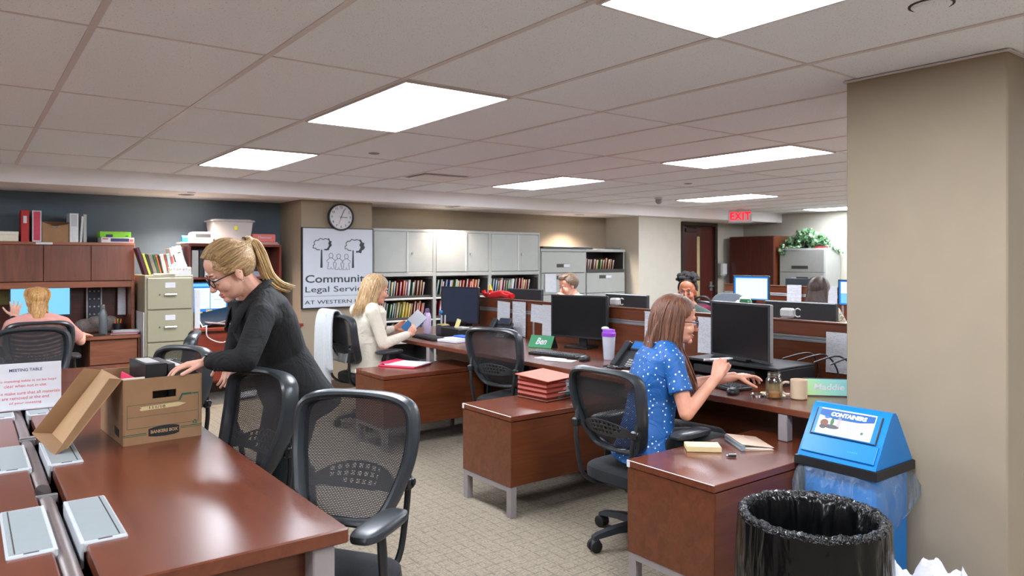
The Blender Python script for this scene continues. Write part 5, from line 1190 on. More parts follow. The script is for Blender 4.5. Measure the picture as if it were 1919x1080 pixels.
t = thing('shaker_bottle', 'clear shaker bottle with a purple and white lid on the middle desk', 'bottle', (3.68, 3.74, TZ))
m_frost = plain('frosted_plastic', rgb(206, 214, 224), .3, noise=.02, trans=.25)
c = (3.68, 3.74, 0)
MB().lathe([(0, TZ + .001), (.034, TZ + .001), (.037, TZ + .006), (.047, TZ + .165)], c, 28).build('cup', m_frost, t)
MB().lathe([(.0, TZ + .166), (.05, TZ + .166), (.051, TZ + .19), (.048, TZ + .193), (.045, TZ + .2), (.044, TZ + .215), (0, TZ + .222)], c, 28).build('purple_lid', cm('purple_plastic', 140, 64, 190, .35), t)
MB().ball((3.668, 3.765, TZ + .222), (.028, .028, .013), seg=16).build('spout_cap', m_whitep, t)
def desk_phone(x, y, rz, lab, scr, tilt=46):
    t = thing('desk_phone', lab, 'telephone', (x, y, TZ), rz); M = MAT[t.name]
    b = MB(); b.tf = M @ Rm(R(-tilt), 'Y') @ Tm(.01, 0, .05); b.box((.02, 0, 0), (.2, .22, .03), .01); b.build('body', m_charcoal, t)
    b = MB(); b.tf = M; b.box((.06, 0, .045), (.06, .18, .09), .008); b.build('foot', m_black, t)
    b = MB(); b.tf = M @ Rm(R(-tilt), 'Y') @ Tm(.01, 0, .05)
    b.box((.025, .075, .042), (.21, .05, .028), .012).box((-.06, .075, .027), (.045, .052, .03), .012).box((.11, .075, .027), (.045, .052, .03), .012); b.build('handset', m_black_s, t)
    b = MB(); b.tf = M @ Rm(R(-tilt - 6), 'Y') @ Tm(.1, -.03, .055); b.box((.03, 0, .012), (.07, .13, .02), .006); q = b.build('display_housing', m_charcoal, t)
    b = MB(); b.tf = M @ Rm(R(-tilt - 6), 'Y') @ Tm(.1, -.03, .055); b.box((.03, 0, .0225), (.05, .1, .002), 0); b.build('display', scr, q)
    b = MB(); b.tf = M @ Rm(R(-tilt), 'Y') @ Tm(.01, 0, .05)
    for i in range(4):
        for j in range(4): b.box((-.05 + i * .018, -.075 + j * .022, .017), (.011, .015, .005), .002)
    b.build('buttons', m_cablight, t)
desk_phone(3.53, 3.36, R(-6), 'charcoal desk phone with a lit blue display behind the polka dot blouse', emission('lit_phone_display', rgb(60, 130, 220), .9))
desk_phone(3.95, 5.42, R(20), 'black desk phone on the farthest desk under the hung pages', m_scr_navy)
MB().tube([(3.36 + .03 * math.sin(k * .9) + k * .004, 3.42 + .05 * math.cos(k * .9) - k * .004, TZ + .012 + .004 * (k % 2)) for k in range(26)], .007, 7).one('handset_cord', m_black, 'curled black phone cord on the desk edge near the shaker bottle', 'cord')
MB().box((3.31, 3.16, TZ + .005), (.16, .24, .008), .002, rot=Rm(.2, 'Z')).one('paper_stack', m_offwhite, 'cream papers at the desk edge behind the polka dot blouse woman', 'papers')
MB().box((3.42, 5.37, TZ + .012), (.2, .24, .022), .003, rot=Rm(.2, 'Z')).box((3.44, 5.36, TZ + .028), (.16, .22, .01), .002, rot=Rm(-.1, 'Z')).one('paper_stack', m_white, 'stack of white papers on the farthest desk below the black organiser', 'papers')
MB().box((3.5, 5.37, TZ + .04), (.09, .17, .012), .003).one('blue_folder', cm('bright_blue_file', 30, 90, 190), 'bright blue folder on the white paper stack of the farthest desk', 'folder')
t = thing('desk_organizer', 'black mesh desk organiser below the navy monitor', 'organiser', (3.62, 5.72, TZ))
MB().bx(3.55, 3.7, 5.52, 5.82, TZ + .001, TZ + .085, .004).build('tray', m_black, t)
MB().bx(3.56, 3.66, 5.83, 5.93, TZ + .001, TZ + .1, .006).build('pen_holder', m_charcoal, t)
MB().bx(3.57, 3.65, 5.84, 5.92, TZ + .1, TZ + .106, .002).build('yellow_notes', cm('yellow_notes', 214, 184, 80), t)
b = MB()
for k in range(6): b.tube([(3.58 + .012 * k, 5.86 + .012 * (k % 3), TZ + .09), (3.575 + .013 * k, 5.85 + .016 * (k % 3), TZ + .19)], .0045)
b.build('pens', m_cablight, t)
MB().ball((3.6, 5.9, TZ + .22), .018, seg=12).tube([(3.6, 5.9, TZ + .1), (3.6, 5.9, TZ + .21)], .004).build('blue_pen_top', cm('blue_pen_top', 24, 130, 190), t)
MB().box((3.66, 5.62, TZ + .09), (.08, .12, .012), .002).build('paper_top', m_cablight, t)
MB().sheet(Tm(3.62, 5.66, TZ + .085) @ Rm(R(-90), 'Z') @ Rm(R(72), 'X') @ Rm(-.12, 'Z'), .07, .085, .001).one('sticky_note', cm('pale_note_yellow', 220, 210, 140), 'pale yellow note standing against the navy monitor', 'note')
t = thing('water_bottle', 'lilac water bottle with a purple cap on the farthest desk', 'bottle', (3.5, 5.98, TZ)); c = (3.5, 5.98, 0)
MB().lathe([(0, TZ + .001), (.034, TZ + .001), (.037, TZ + .01), (.037, TZ + .17), (.03, TZ + .2), (.022, TZ + .215)], c).build('body', cm('lilac_metal', 196, 178, 206, .35), t)
MB().lathe([(.023, TZ + .215), (.024, TZ + .225), (.02, TZ + .245), (.012, TZ + .255), (0, TZ + .256)], c).build('cap', cm('dark_purple_cap', 84, 52, 90, .4), t)
MB().tube(spline([(3.475, 5.97, TZ + .222), (3.462, 5.955, TZ + .19), (3.46, 5.96, TZ + .16), (3.462, 5.97, TZ + .2)], 4), .004).build('strap', cm('purple_strap', 120, 84, 130), t)
# mason jar, lid, mug, nameplate on the near desk
t = thing('mason_jar', 'glass mason jar with a little iced coffee left, beside the mug', 'jar', (3.34, 2.19, TZ)); c = (3.34, 2.19, 0)
def thin_glass(name, tint, gl, rough=.03, bumpf=None):
    k = NT(name); tr = k.new('ShaderNodeBsdfTransparent'); tr.inputs[0].default_value = tint
    lw = k.new('ShaderNodeLayerWeight', i_Blend=.35); mx = k.new('ShaderNodeMixShader'); gl_ = k.new('ShaderNodeBsdfGlossy', i_Roughness=rough)
    f = k.math('MULTIPLY_ADD', lw.outputs['Fresnel'], gl[1], gl[0])
    if bumpf is not None:
        nz = k.noise(k.coord(bumpf), 1.4, 4, .6, 1.5); bp_ = k.new('ShaderNodeBump', i_Strength=1.0, i_Distance=.02); k.link(nz, bp_.inputs['Height']); k.link(bp_.outputs[0], gl_.inputs['Normal']); k.link(bp_.outputs[0], lw.inputs['Normal'])
        f = k.math('ADD', f, k.math('MULTIPLY', k.math('POWER', nz, 4.5), gl[2]))
    sh = gl_.outputs[0]
    if bumpf is not None:
        k.b.inputs['Base Color'].default_value = rgb(214, 224, 232); k.b.inputs['Roughness'].default_value = .15; k.link(bp_.outputs[0], k.b.inputs['Normal']); sh = k.b.outputs[0]
    k.link(f, mx.inputs[0]); k.link(tr.outputs[0], mx.inputs[1]); k.link(sh, mx.inputs[2]); k.link(mx.outputs[0], k.n['Material Output'].inputs[0]); return k.m
m_jar = thin_glass('jar_glass', (.985, .99, .985, 1), (.03, .5))
MB().lathe([(.0, TZ + .001), (.038, TZ + .001), (.043, TZ + .008), (.043, TZ + .085), (.038, TZ + .1), (.031, TZ + .108), (.031, TZ + .112), (.034, TZ + .114), (.031, TZ + .118), (.034, TZ + .122), (.031, TZ + .126), (.032, TZ + .132), (.029, TZ + .132), (.029, TZ + .108), (.035, TZ + .098), (.04, TZ + .083), (.04, TZ + .01), (0, TZ + .006)], c, 32, cap=False).build('glass', m_jar, t)
MB().lathe([(0, TZ + .007), (.039, TZ + .008), (.039, TZ + .03), (0, TZ + .03)], c, 28, cap=False).build('coffee', cm('milky_coffee', 176, 118, 60, .3), t)
k_ = NT('coffee_film'); k_.b.inputs['Base Color'].default_value = rgb(190, 172, 120); k_.b.inputs['Alpha'].default_value = .3
MB().lathe([(.0395, TZ + .03), (.0395, TZ + .07)], c, 28, cap=False).build('coffee_residue', k_.m, t)
t = thing('jar_lid', 'silver screw lid lying on the near desk left of the mason jar', 'lid', (3.31, 2.28, TZ))
MB().lathe([(.0, TZ + .006), (.03, TZ + .006), (.036, TZ + .001), (.037, TZ + .012), (.034, TZ + .014), (.031, TZ + .01)], (3.305, 2.265, 0), 28, cap=False).build('ring', m_chrome, t)
MB().lathe([(0, TZ + .006), (.03, TZ + .006), (.03, TZ + .009), (0, TZ + .009)], (3.305, 2.265, 0), 28, cap=False).build('disc', m_steel, t)
MB().box((3.42, 2.25, TZ + .002), (.1, .13, .002), 0, rot=Rm(.5, 'Z')).one('paper_sheet', cm('pale_green_note', 214, 214, 176), 'pale yellow sheet under the mason jar', 'paper')
t = thing('mug', 'cream ceramic mug on the near desk before the pastel nameplate', 'mug', (3.42, 2.1, TZ)); c = (3.42, 2.1, 0)
m_mug = plain('cream_ceramic', rgb(214, 190, 160), .3, noise=.02, coat=.3)
MB().lathe([(0, TZ + .001), (.037, TZ + .001), (.041, TZ + .005), (.0415, TZ + .098), (.039, TZ + .1), (.037, TZ + .098), (.036, TZ + .01), (0, TZ + .008)], c, 32, cap=False).build('body', m_mug, t)
MB().tube(spline([(3.395, 2.138, TZ + .08), (3.385, 2.155, TZ + .082), (3.374, 2.17, TZ + .068), (3.374, 2.17, TZ + .04), (3.383, 2.157, TZ + .022), (3.396, 2.137, TZ + .02)], 4), .006, 10).build('handle', m_mug, t)
t = thing('name_plate', 'pastel green and blue tent nameplate reading Maddie on the near desk', 'name plate', (3.62, 2.05, TZ))
F = Tm(3.63, 2.07, TZ) @ Rm(R(-47), 'Z'); sl = math.atan2(.085, .04)
b = MB(); b.tf = F; b.add([Vector(q) for q in ((-.12, -.045, 0), (.12, -.045, 0), (.12, .05, 0), (-.12, .05, 0), (-.12, .0, .09), (.12, .0, .09))], [(0, 1, 2, 3), (2, 3, 4, 5), (0, 3, 4), (1, 2, 5), (0, 1, 5, 4)]); b.build('tent_body', m_charcoal, t)
k_ = NT('pastel_gradient'); xy = k_.sep(k_.coord((1, 1, 1), 'Generated')); k_.link(k_.ramp(xy[0], [(.0, rgb(176, 206, 120)), (.5, rgb(140, 200, 180)), (1, rgb(130, 194, 206))]), k_.b.inputs['Base Color'])
b = MB(); b.tf = F @ Tm(0, -.045, 0) @ Rm(math.atan2(.09, .045), 'X'); b.box((0, .05, .0012), (.225, .088, .0016), 0); b.build('pastel_face', k_.m, t)
b = MB(); b.tf = F @ Tm(0, -.045, 0) @ Rm(math.atan2(.09, .045), 'X'); b.text('Maddie', Tm(.005, .05, .0022), .05, fit=(.15, .034), shear=.15, bold=.001); b.build('lettering', m_white, t)
b = MB(); rr = random.Random(3)
for k in range(6): b.tube(spline([(3.6 + .08 * k, 2.2 + rr.uniform(-.1, .1), TZ - .05), (3.6 + .07 * k, 2.15 + rr.uniform(-.1, .1), .5), (3.65 + .05 * k, 2.2 + rr.uniform(-.15, .15), .25), (3.7 + .06 * k, 2.3, .02)], 5), .005)
b.build('cord', m_black, NEAR_DESK, label='black cords hanging under the desk')
b = MB()
for k in range(4): b.tube(spline([(3.9, 2.2 + .1 * k, .86), (3.98, 2.1 + .09 * k, .9), (4.05, 2.0 + .12 * k, .8), (4.0, 2.05 + .1 * k, TZ + .01), (3.8, 2.15 + .08 * k, TZ + .008)], 5), .005)
b.one('loose_cords', m_black, 'loose black cords between the near monitor and the partition', 'cords')

# ================================================================ BINS
m_bluebin = plain('blue_bin_plastic', rgb(0, 120, 196), .3, noise=.03, nscale=8)
t = thing('recycling_bin', 'tall blue recycling bin with a tent lid and a containers poster', 'bin', (3.03, 1.6, 0))
x0, x1, y0, y1 = 2.87, 3.185, 1.43, 1.775
MB().bx(x0 + .02, x1 - .015, y0 + .015, y1 - .02, 0, .6, .012).build('bin_body', m_bluebin, t)
b = MB(); b.rings([[Vector((xx, yy, z)) for xx, yy in ((x0 - e, y0 - e), (x1 + e * .3, y0 - e), (x1 + e * .3, y1 + e), (x0 - e, y1 + e))] for z, e in ((.575, -.002), (.575, .006), (.61, .006), (.613, 0))]); b.build('black_rim', m_black, t)
xm = (x0 + x1) / 2; zr = .825
prof = [(x0 + .004, .613), (x0 + .012, .63), (xm - .028, zr - .018), (xm - .012, zr - .002), (xm + .012, zr - .002), (xm + .028, zr - .018), (x1 - .012, .63), (x1 - .004, .613)]
b = MB(); b.rings([[Vector((xx, yy, z)) for xx, z in prof] for yy in (y0 + .004, y1 - .004)]); b.build('lid', m_bluebin, t, ang=25)
dirv = Vector((xm - .028 - x0 - .012, 0, zr - .018 - .63)); L = dirv.length; dirv.normalize()
LF = Matrix.Identity(4); nrm = Vector((-dirv.z, 0, dirv.x))
for i in range(3): LF[i][0] = (0, -1, 0)[i]; LF[i][1] = dirv[i]; LF[i][2] = nrm[i]; LF[i][3] = (x0 + .012, (y0 + y1) / 2, .63)[i]
b = MB(); b.tf = LF; hw = (y1 - y0) / 2
b.box((0, L * .19, .004), (hw * 2 - .03, L * .37, .01), .004); b.build('front_lip', m_bluebin, t)
b = MB(); b.tf = LF; b.box((.0, L * .7, .003), (hw * 2 - .07, L * .58, .006), .002); b.build('swing_door', m_bluebin, t)
b = MB(); b.tf = LF; b.bx(-hw + .03, -hw + .036, L * .36, L * .97, .0, .005, 0).bx(-hw + .036, hw - .036, L * .395, L * .4, .0, .0065, 0).bx(hw - .036, hw - .03, L * .4, L * .97, 0, .005, 0); b.build('door_gap', m_dark_slot, t)
b = MB(); b.tf = LF; [b.box((.045 + q * .009, L * .16, .0092), (.005, .006, .001), .0003) for q in range(5)]; b.build('raised_mark', cm('pale_blue_mark', 40, 160, 226, .3), t)
po = MB(); po.tf = LF; px0, px1, py0, py1 = -.122, .118, L * .43, L * .985
po.bx(px0, px1, py0, py1, .006, .0068, 0); po = po.build('poster', m_white, t)
W_, H_ = px1 - px0, py1 - py0
b = MB(); b.prism([(px0, py1 - .006), (px1 - .004, py1 - .006), (px1 - .004, py1 - .034), (px0 + W_ * .75, py1 - .044), (px0 + W_ * .3, py1 - .046), (px0, py1 - .034)], LF @ Tm(0, 0, .0068), .0004); b.build('blue_banner', cm('poster_blue', 14, 84, 150, .4), po)
b = MB(); b.text('CONTAINERS', LF @ Tm(px0 + W_ * .52, py1 - .025, .0072), .02, fit=(.155, .02), bold=.0012, shear=.1); b.build('poster_heading', m_white, po)
b = MB(); b.tf = LF @ Tm(0, 0, .0069)
b.ball((px0 + .03, py0 + .05, 0), (.018, .016, .0006), 0).ball((px0 + .028, py0 + .032, 0), (.016, .01, .0006), 1).ball((px0 + .065, py0 + .036, 0), (.035, .01, .0006), 1).box((px0 + .092, py0 + .06, 0), (.015, .04, .0006), 0, 2).ball((px0 + .063, py0 + .058, 0), (.008, .018, .0006), 3).box((px0 + .044, py0 + .045, 0), (.004, .018, .0006), 0, 4).ball((px0 + .036, py0 + .076, 0), (.012, .006, .0006), 5).box((px0 + .092, py0 + .085, 0), (.006, .01, .0006), 0, 3).ball((px0 + .055, py0 + .093, 0), (.007, .003, .0006), 6).box((px0 + .06, py0 + .03, -.0001), (.09, .02, .0004), 0, 7)
b.build('poster_picture', [cm('p_brown', 120, 84, 70), cm('p_grey', 84, 82, 84), cm('p_pale', 176, 160, 166), cm('p_green', 70, 110, 80), cm('p_red', 214, 60, 60), cm('p_blue', 60, 110, 180), cm('p_mint', 60, 190, 140), cm('p_light', 196, 200, 204)], po)
b = MB(); b.tf = LF @ Tm(0, 0, .0069)
for k in range(9): b.box((px0 + .145 + (.006 if k % 3 else 0), py0 + .086 - k * .007, 0), (.055 - .012 * (k % 3 == 2), .0018, .0003), 0, 0)
b.box((px0 + .09, py0 + .012, 0), (.11, .0016, .0003), 0, 0).ball((px0 + .198, py0 + .03, 0), (.006, .006, .0004), 1).box((px0 + .198, py0 + .055, 0), (.009, .012, .0004), 0, 2); b.build('poster_print', [cm('p_slate', 140, 150, 166), cm('p_seal', 60, 110, 96), cm('p_lilac', 170, 170, 210)], po)
# clear liner hanging out below the rim
m_liner = thin_glass('clear_liner', (.9, .93, .95, 1), (.03, .32, .75), .1, (16, 16, 3.5))
rr = random.Random(8)
b = MB(); N = 72; ph = [rr.uniform(0, 6.28) for _ in range(8)]
def loop(z, e, wob, amp):
    out = []
    for j in range(N):
        a = 2 * PI * j / N; c_, s_ = math.cos(a), math.sin(a)
        k = 1 / max(abs(c_) / ((x1 - x0) / 2 + e), abs(s_) / ((y1 - y0) / 2 + e)) ; k = k * .6 + .4 * min(k, ((x1 - x0) / 2 + e) * 1.18)
        k += amp * (math.sin(a * 13 + ph[0] + z * 40) + math.sin(a * 21 + ph[1]) * .7 + math.sin(a * 7 + ph[2] + z * 25))
        out.append(Vector((min(xm + k * c_, 3.197), min(1.782, (y0 + y1) / 2 + k * s_), z + wob * (math.sin(a * 3 + ph[3]) + .6 * math.sin(a * 5 + ph[4])))))
    return out
b.rings([loop(z, e, wb, am) for z, e, wb, am in ((.58, .0, 0, .0), (.55, .02, .0, .003), (.5, .038, .006, .005), (.45, .036, .012, .006), (.41, .026, .02, .006), (.385, .01, .022, .004))], cap=False)
b.build('clear_liner', m_liner, t, label='clear plastic liner folded over the edge', ang=180)
# black trash bin with a black liner
t = thing('trash_bin', 'round trash bin with a black plastic liner before the blue recycling bin', 'bin', (2.235, 1.325, 0))
c = Vector((2.235, 1.325, 0))
MB().lathe([(0, .0), (.17, .0), (.175, .01), (.208, .6), (.2, .6), (.168, .015), (0, .012)], (c.x, c.y, 0), 40, cap=False).build('bin_body', m_charcoal, t)
def bagmat(name, sc, ns, dist, rough):
    k = NT(name); k.b.inputs['Base Color'].default_value = rgb(9, 9, 10); k.b.inputs['Roughness'].default_value = rough; k.b.inputs['Specular IOR Level'].default_value = .35
    k.bump(k.noise(k.coord(sc), ns, 2.5, .5, 1.2), .8, dist); return k.m
m_bag = bagmat('black_liner_plastic', (9, 9, 2), 1.3, .03, .16); m_bagrim = bagmat('crinkled_liner_rim', (60, 60, 60), 1.0, .012, .12)
b = MB(); N = 144; ph = [rr.uniform(0, 6.28) for _ in range(12)]
def ring(r, z, amp, zz=0, tw=0):
    out = []
    for j in range(N):
        a = 2 * PI * j / N
        f_ = math.sin(a * 17 + ph[0] + tw) + .8 * math.sin(a * 29 + ph[1] - tw * 2) + .5 * math.sin(a * 47 + ph[2] + tw * 3) + .7 * math.sin(a * 9 + ph[3])
        q = r + amp * f_
        out.append(Vector((c.x + q * math.cos(a), c.y + q * math.sin(a), z + zz * (math.sin(a * 23 + ph[4] + tw) + math.sin(a * 61 + ph[5]) + .8 * math.sin(a * 11 + ph[6])))))
    return out
b.rings([ring(.13, .1, .006, 0, 0), ring(.148, .25, .0065, 0, .3), ring(.164, .4, .006, 0, .5), ring(.182, .52, .0045, 0, .7), ring(.193, .59, .002, .001, .9), ring(.2, .606, .0015, .0015, 1.0)], 0, cap=False)
b.rings([ring(.2, .606, .0015, .0015, 1.0), ring(.206, .617, .0012, .002, 1.1), ring(.222, .622, .0015, .002, 1.4), ring(.231, .614, .0018, .002, 1.7), ring(.2345, .6, .0018, .0015, 1.9)], 1, cap=False)
b.rings([ring(.2345, .6, .0018, .0015, 1.9), ring(.238, .54, .0015, .001, 2.1), ring(.243, .46, .0015, 0, 2.4), ring(.243, .36, .002, 0, 2.7), ring(.234, .315, .002, .002, 2.9), ring(.226, .3, .003, .003, 3), ring(.226, .24, .003, .004, 3.3), ring(.22, .2, .004, .006, 3.6)], 0, cap=False)
b.build('black_liner', [m_bag, m_bagrim], t, ang=180)
b = MB(); b.rings([ring(.137, .1, .004, 0, 0), ring(.1, .09, .006, 0, .4), ring(.03, .085, .003, 0, .8)], cap=True); b.build('liner_bottom', m_bag, t)
# blue tote with white plastic bags
t = thing('recycling_tote', 'low blue recycling tote at the foot of the tan column', 'bin', (2.67, 1.13, 0))
P4 = lambda x0, x1, y0, y1, z: [Vector((x0, y0, z)), Vector((x1, y0, z)), Vector((x1, y1, z)), Vector((x0, y1, z))]
b = MB(); b.rings([P4(2.52, 2.84, .99, 1.23, 0), P4(2.5, 2.87, .96, 1.26, .25), P4(2.485, 2.885, .945, 1.275, .25), P4(2.485, 2.885, .945, 1.275, .27), P4(2.505, 2.865, .965, 1.255, .27), P4(2.525, 2.835, .995, 1.225, .02)], cap=True); b.build('tote_body', cm('royal_blue_plastic', 10, 70, 190, .35), t)
def bag(c, r, h, m, lab, seed):
    q = random.Random(seed); b = MB(); N = 40; ph = [q.uniform(0, 6.28) for _ in range(6)]
    def rg(s, z, jag): return [Vector((c[0] + r[0] * s * (1 + .1 * math.sin(5 * a + ph[0]) + .06 * math.sin(11 * a + ph[1])) * math.cos(a), c[1] + r[1] * s * (1 + .1 * math.sin(6 * a + ph[2]) + .06 * math.sin(13 * a + ph[3])) * math.sin(a), z + jag * (math.sin(3 * a + ph[4]) + .6 * math.sin(7 * a + ph[5])))) for a in [2 * PI * j / N for j in range(N)]]
    b.rings([rg(.7, c[2], 0), rg(.95, c[2] + h * .3, .004), rg(1, c[2] + h * .6, .008), rg(.82, c[2] + h * .85, .012), rg(.62, c[2] + h, .018), rg(.5, c[2] + h * .8, .012), rg(.4, c[2] + h * .4, 0)], cap=True)
    return b.one('plastic_bag', m, lab, 'bag', ang=70)
m_wbag = plain('white_bag_plastic', rgb(222, 220, 230), .35, noise=.04, nscale=12, bump=.3)
bag((2.575, 1.15, .1), (.062, .1, 0), .285, m_wbag, 'crumpled white plastic bag at the left in the blue tote', 1)
bag((2.73, 1.13, .1), (.075, .11, 0), .27, m_wbag, 'crumpled white plastic bag at the right in the blue tote', 2)
b = MB().box((2.76, .99, .24), (.09, .015, .13), .004, rot=Rm(.3, 'Y')); b.one('red_packet', cm('red_packet', 220, 40, 44, .4), 'red packet between the right white bag and the tote rim', 'packet')
b = MB().box((2.523, 1.2, .24), (.015, .06, .14), .004, rot=Rm(.2, 'X')); b.one('maroon_packet', cm('maroon_packet', 120, 20, 60, .4), 'maroon packet at the left edge of the blue tote', 'packet')
# ================================================================ PEOPLE
V = Vector
def skinmat(name, r, g, b):
    k = NT(name); f = k.noise(k.coord((1, 1, 1)), 14, 3, .5)
    k.link(k.ramp(f, [(.3, rgb(r * .94, g * .86, b * .84)), (.7, rgb(r, g, b))]), k.b.inputs['Base Color'])
    k.b.inputs['Roughness'].default_value = .5; k.b.inputs['Subsurface Weight'].default_value = .12; k.b.inputs['Subsurface Radius'].default_value = (.01, .004, .002); k.b.inputs['Subsurface Scale'].default_value = 1.0
    return k.m
def hairmat(name, c0, c1, c2, d):
    # strands run along direction d (world axes)
    k = NT(name); co = k.coord((1, 1, 1)); d = V(d).normalized(); a = d.orthogonal().normalized(); b_ = d.cross(a)
    cb = k.new('ShaderNodeCombineXYZ')
    for i, (v, s) in enumerate(((d, 5), (a, 150), (b_, 150))):
        dt = k.new('ShaderNodeVectorMath', operation='DOT_PRODUCT'); k.link(co, dt.inputs[0]); dt.inputs[1].default_value = tuple(v * s); k.link(dt.outputs['Value'], cb.inputs[i])
    f = k.noise(cb.outputs[0], 1.0, 4, .65, .6)
    k.link(k.ramp(f, [(.32, c0), (.5, c1), (.68, c2)]), k.b.inputs['Base Color'])
    k.b.inputs['Roughness'].default_value = .42; k.b.inputs['Sheen Weight'].default_value = .15
    k.bump(f, .6, .006); return k.m
def clothmat(name, c, rough=.85, wr=.5, ws=9, sheen=.15):
    k = NT(name); co = k.coord((1, 1, 1)); f = k.noise(co, ws, 4, .55, 1.2); f2 = k.noise(co, 240, 2)
    k.link(k.ramp(f2, [(.3, tuple(x * .9 for x in c[:3]) + (1,)), (.7, c)]), k.b.inputs['Base Color'])
    k.b.inputs['Roughness'].default_value = rough; k.b.inputs['Sheen Weight'].default_value = sheen; k.bump(f, wr, .03); return k.m
def fuse(mb, name, mat, parent, voxel=.005, smooth=3, label=None, fac=.5):
    # grow one continuous surface from the overlapping shapes in mb
    tmp = bpy.data.objects.new('tmp', mb.mesh('tmp', mat, MAT[parent.name].inverted(), smooth=False)); COL.objects.link(tmp)
    r = tmp.modifiers.new('r', 'REMESH'); r.mode = 'VOXEL'; r.voxel_size = voxel; r.use_smooth_shade = True
    if smooth: s = tmp.modifiers.new('s', 'SMOOTH'); s.iterations = smooth; s.factor = fac
    me = bpy.data.meshes.new_from_object(tmp.evaluated_get(bpy.context.evaluated_depsgraph_get()))
    me.materials.clear(); me.materials.append(mat); me.polygons.foreach_set('use_smooth', [True] * len(me.polygons)); me.name = name
    old = tmp.data; bpy.data.objects.remove(tmp); bpy.data.meshes.remove(old)
    o = bpy.data.objects.new(name, me); COL.objects.link(o); o.parent = parent; MAT[o.name] = MAT[parent.name]
    if label: o['label'] = label
    return o
def hframe(c, fwd, up=(0, 0, 1), s=1.0):
    x = V(fwd).normalized(); y = V(up).cross(x).normalized(); z = x.cross(y); m = Matrix.Identity(4)
    for i in range(3): m[i][0] = x[i] * s; m[i][1] = y[i] * s; m[i][2] = z[i] * s; m[i][3] = c[i]
    return m
def limb(mb, pts, rad, seg=14):
    for a, b, r0, r1 in zip(pts, pts[1:], rad, rad[1:]): mb.cap(a, b, r0, r1, seg)
def torso(mb, rings, n=24, e=.85):
    # rings: (centre, left vector, front vector, half width, half depth)
    P = lambda t: math.copysign(abs(t) ** e, t)
    mb.rings([[V(c) + V(l).normalized() * (w_ * P(math.cos(2 * PI * j / n))) + V(f).normalized() * (d_ * P(math.sin(2 * PI * j / n))) for j in range(n)] for c, l, f, w_, d_ in rings])
def head(mb, H, female=True):
    t = mb.tf; mb.tf = H; B = mb.ball
    B((-.014, 0, .03), (.1, .076, .088), seg=24); B((.026, 0, -.03), (.062, .06, .085), seg=20)
    B((.036, 0, -.07), (.046, .05, .042), seg=18); B((.074, 0, -.097), (.017, .021, .016)); B((.03, 0, -.05), (.035, .058, .05), seg=18)
    B((.05, 0, .055), (.04, .058, .05), seg=18)
    mb.cap((.086, 0, .004), (.108, 0, -.033), .0085, .0115); B((.102, 0, -.037), (.012, .016, .009))
    mb.cap((.08, -.03, .022), (.08, .03, .022), .012)
    for s in (-1, 1):
        B((.06, s * .036, -.035), .026); B((.083, s * .03, -.01), (.012, .014, .007))
        B((-.008, s * .077, -.012), (.019, .0075, .031), rot=Rm(R(-12), 'Y') @ Rm(s * R(16), 'Z')); B((-.004, s * .072, -.036), (.009, .009, .011))
    B((.083, 0, -.066), (.012, .02, .0065)); B((.081, 0, -.077), (.012, .018, .0075))
    mb.tf = t
def face_parts(t, H, brow, lip, glasses=None, eye=(70, 90, 110)):
    for s in (-1, 1):
        b = MB(); b.tf = H; b.ball((.081, s * .031, .0), (.0115, .0135, .0085), 0, seg=14); b.ball((.0885, s * .031, -.0005), (.0045, .006, .006), 1, seg=12); b.tube([(.0905, s * .018, .003), (.094, s * .03, .0085), (.087, s * .045, .003)], .0018, 6, 2)
        b.build('eye', [m_white, cm('iris_%d_%d_%d' % eye, *eye, .2), m_dark_slot], t)
        b = MB(); b.tf = H; b.tube([(.0925, s * .016, .026), (.093, s * .03, .031), (.082, s * .048, .026)], [.003, .0032, .0015], 6); b.build('eyebrow', brow, t)
    b = MB(); b.tf = H; b.ball((.0852, 0, -.0665), (.011, .0205, .0055), seg=14).ball((.0832, 0, -.0765), (.011, .0185, .0065), seg=14); b.build('lips', lip, t)
    if glasses:
        b = MB(); b.tf = H
        for s in (-1, 1):
            b.tube([(.104 - .012 * abs(math.sin(a)) * 0 - .006 * (1 + math.cos(a)) / 2, s * (.033 + .024 * math.cos(a)), -.004 + .019 * math.sin(a)) for a in [2 * PI * k / 16 for k in range(16)]], .0022, 6, close=True)
            b.tube([(.096, s * .057, .003), (.075, s * .072, .004), (.0, s * .082, .0), (-.015, s * .082, -.012)], .0022, 6)
        b.tube([(.106, -.009, .0), (.108, 0, .003), (.106, .009, .0)], .002, 6); b.build('glasses', glasses, t)
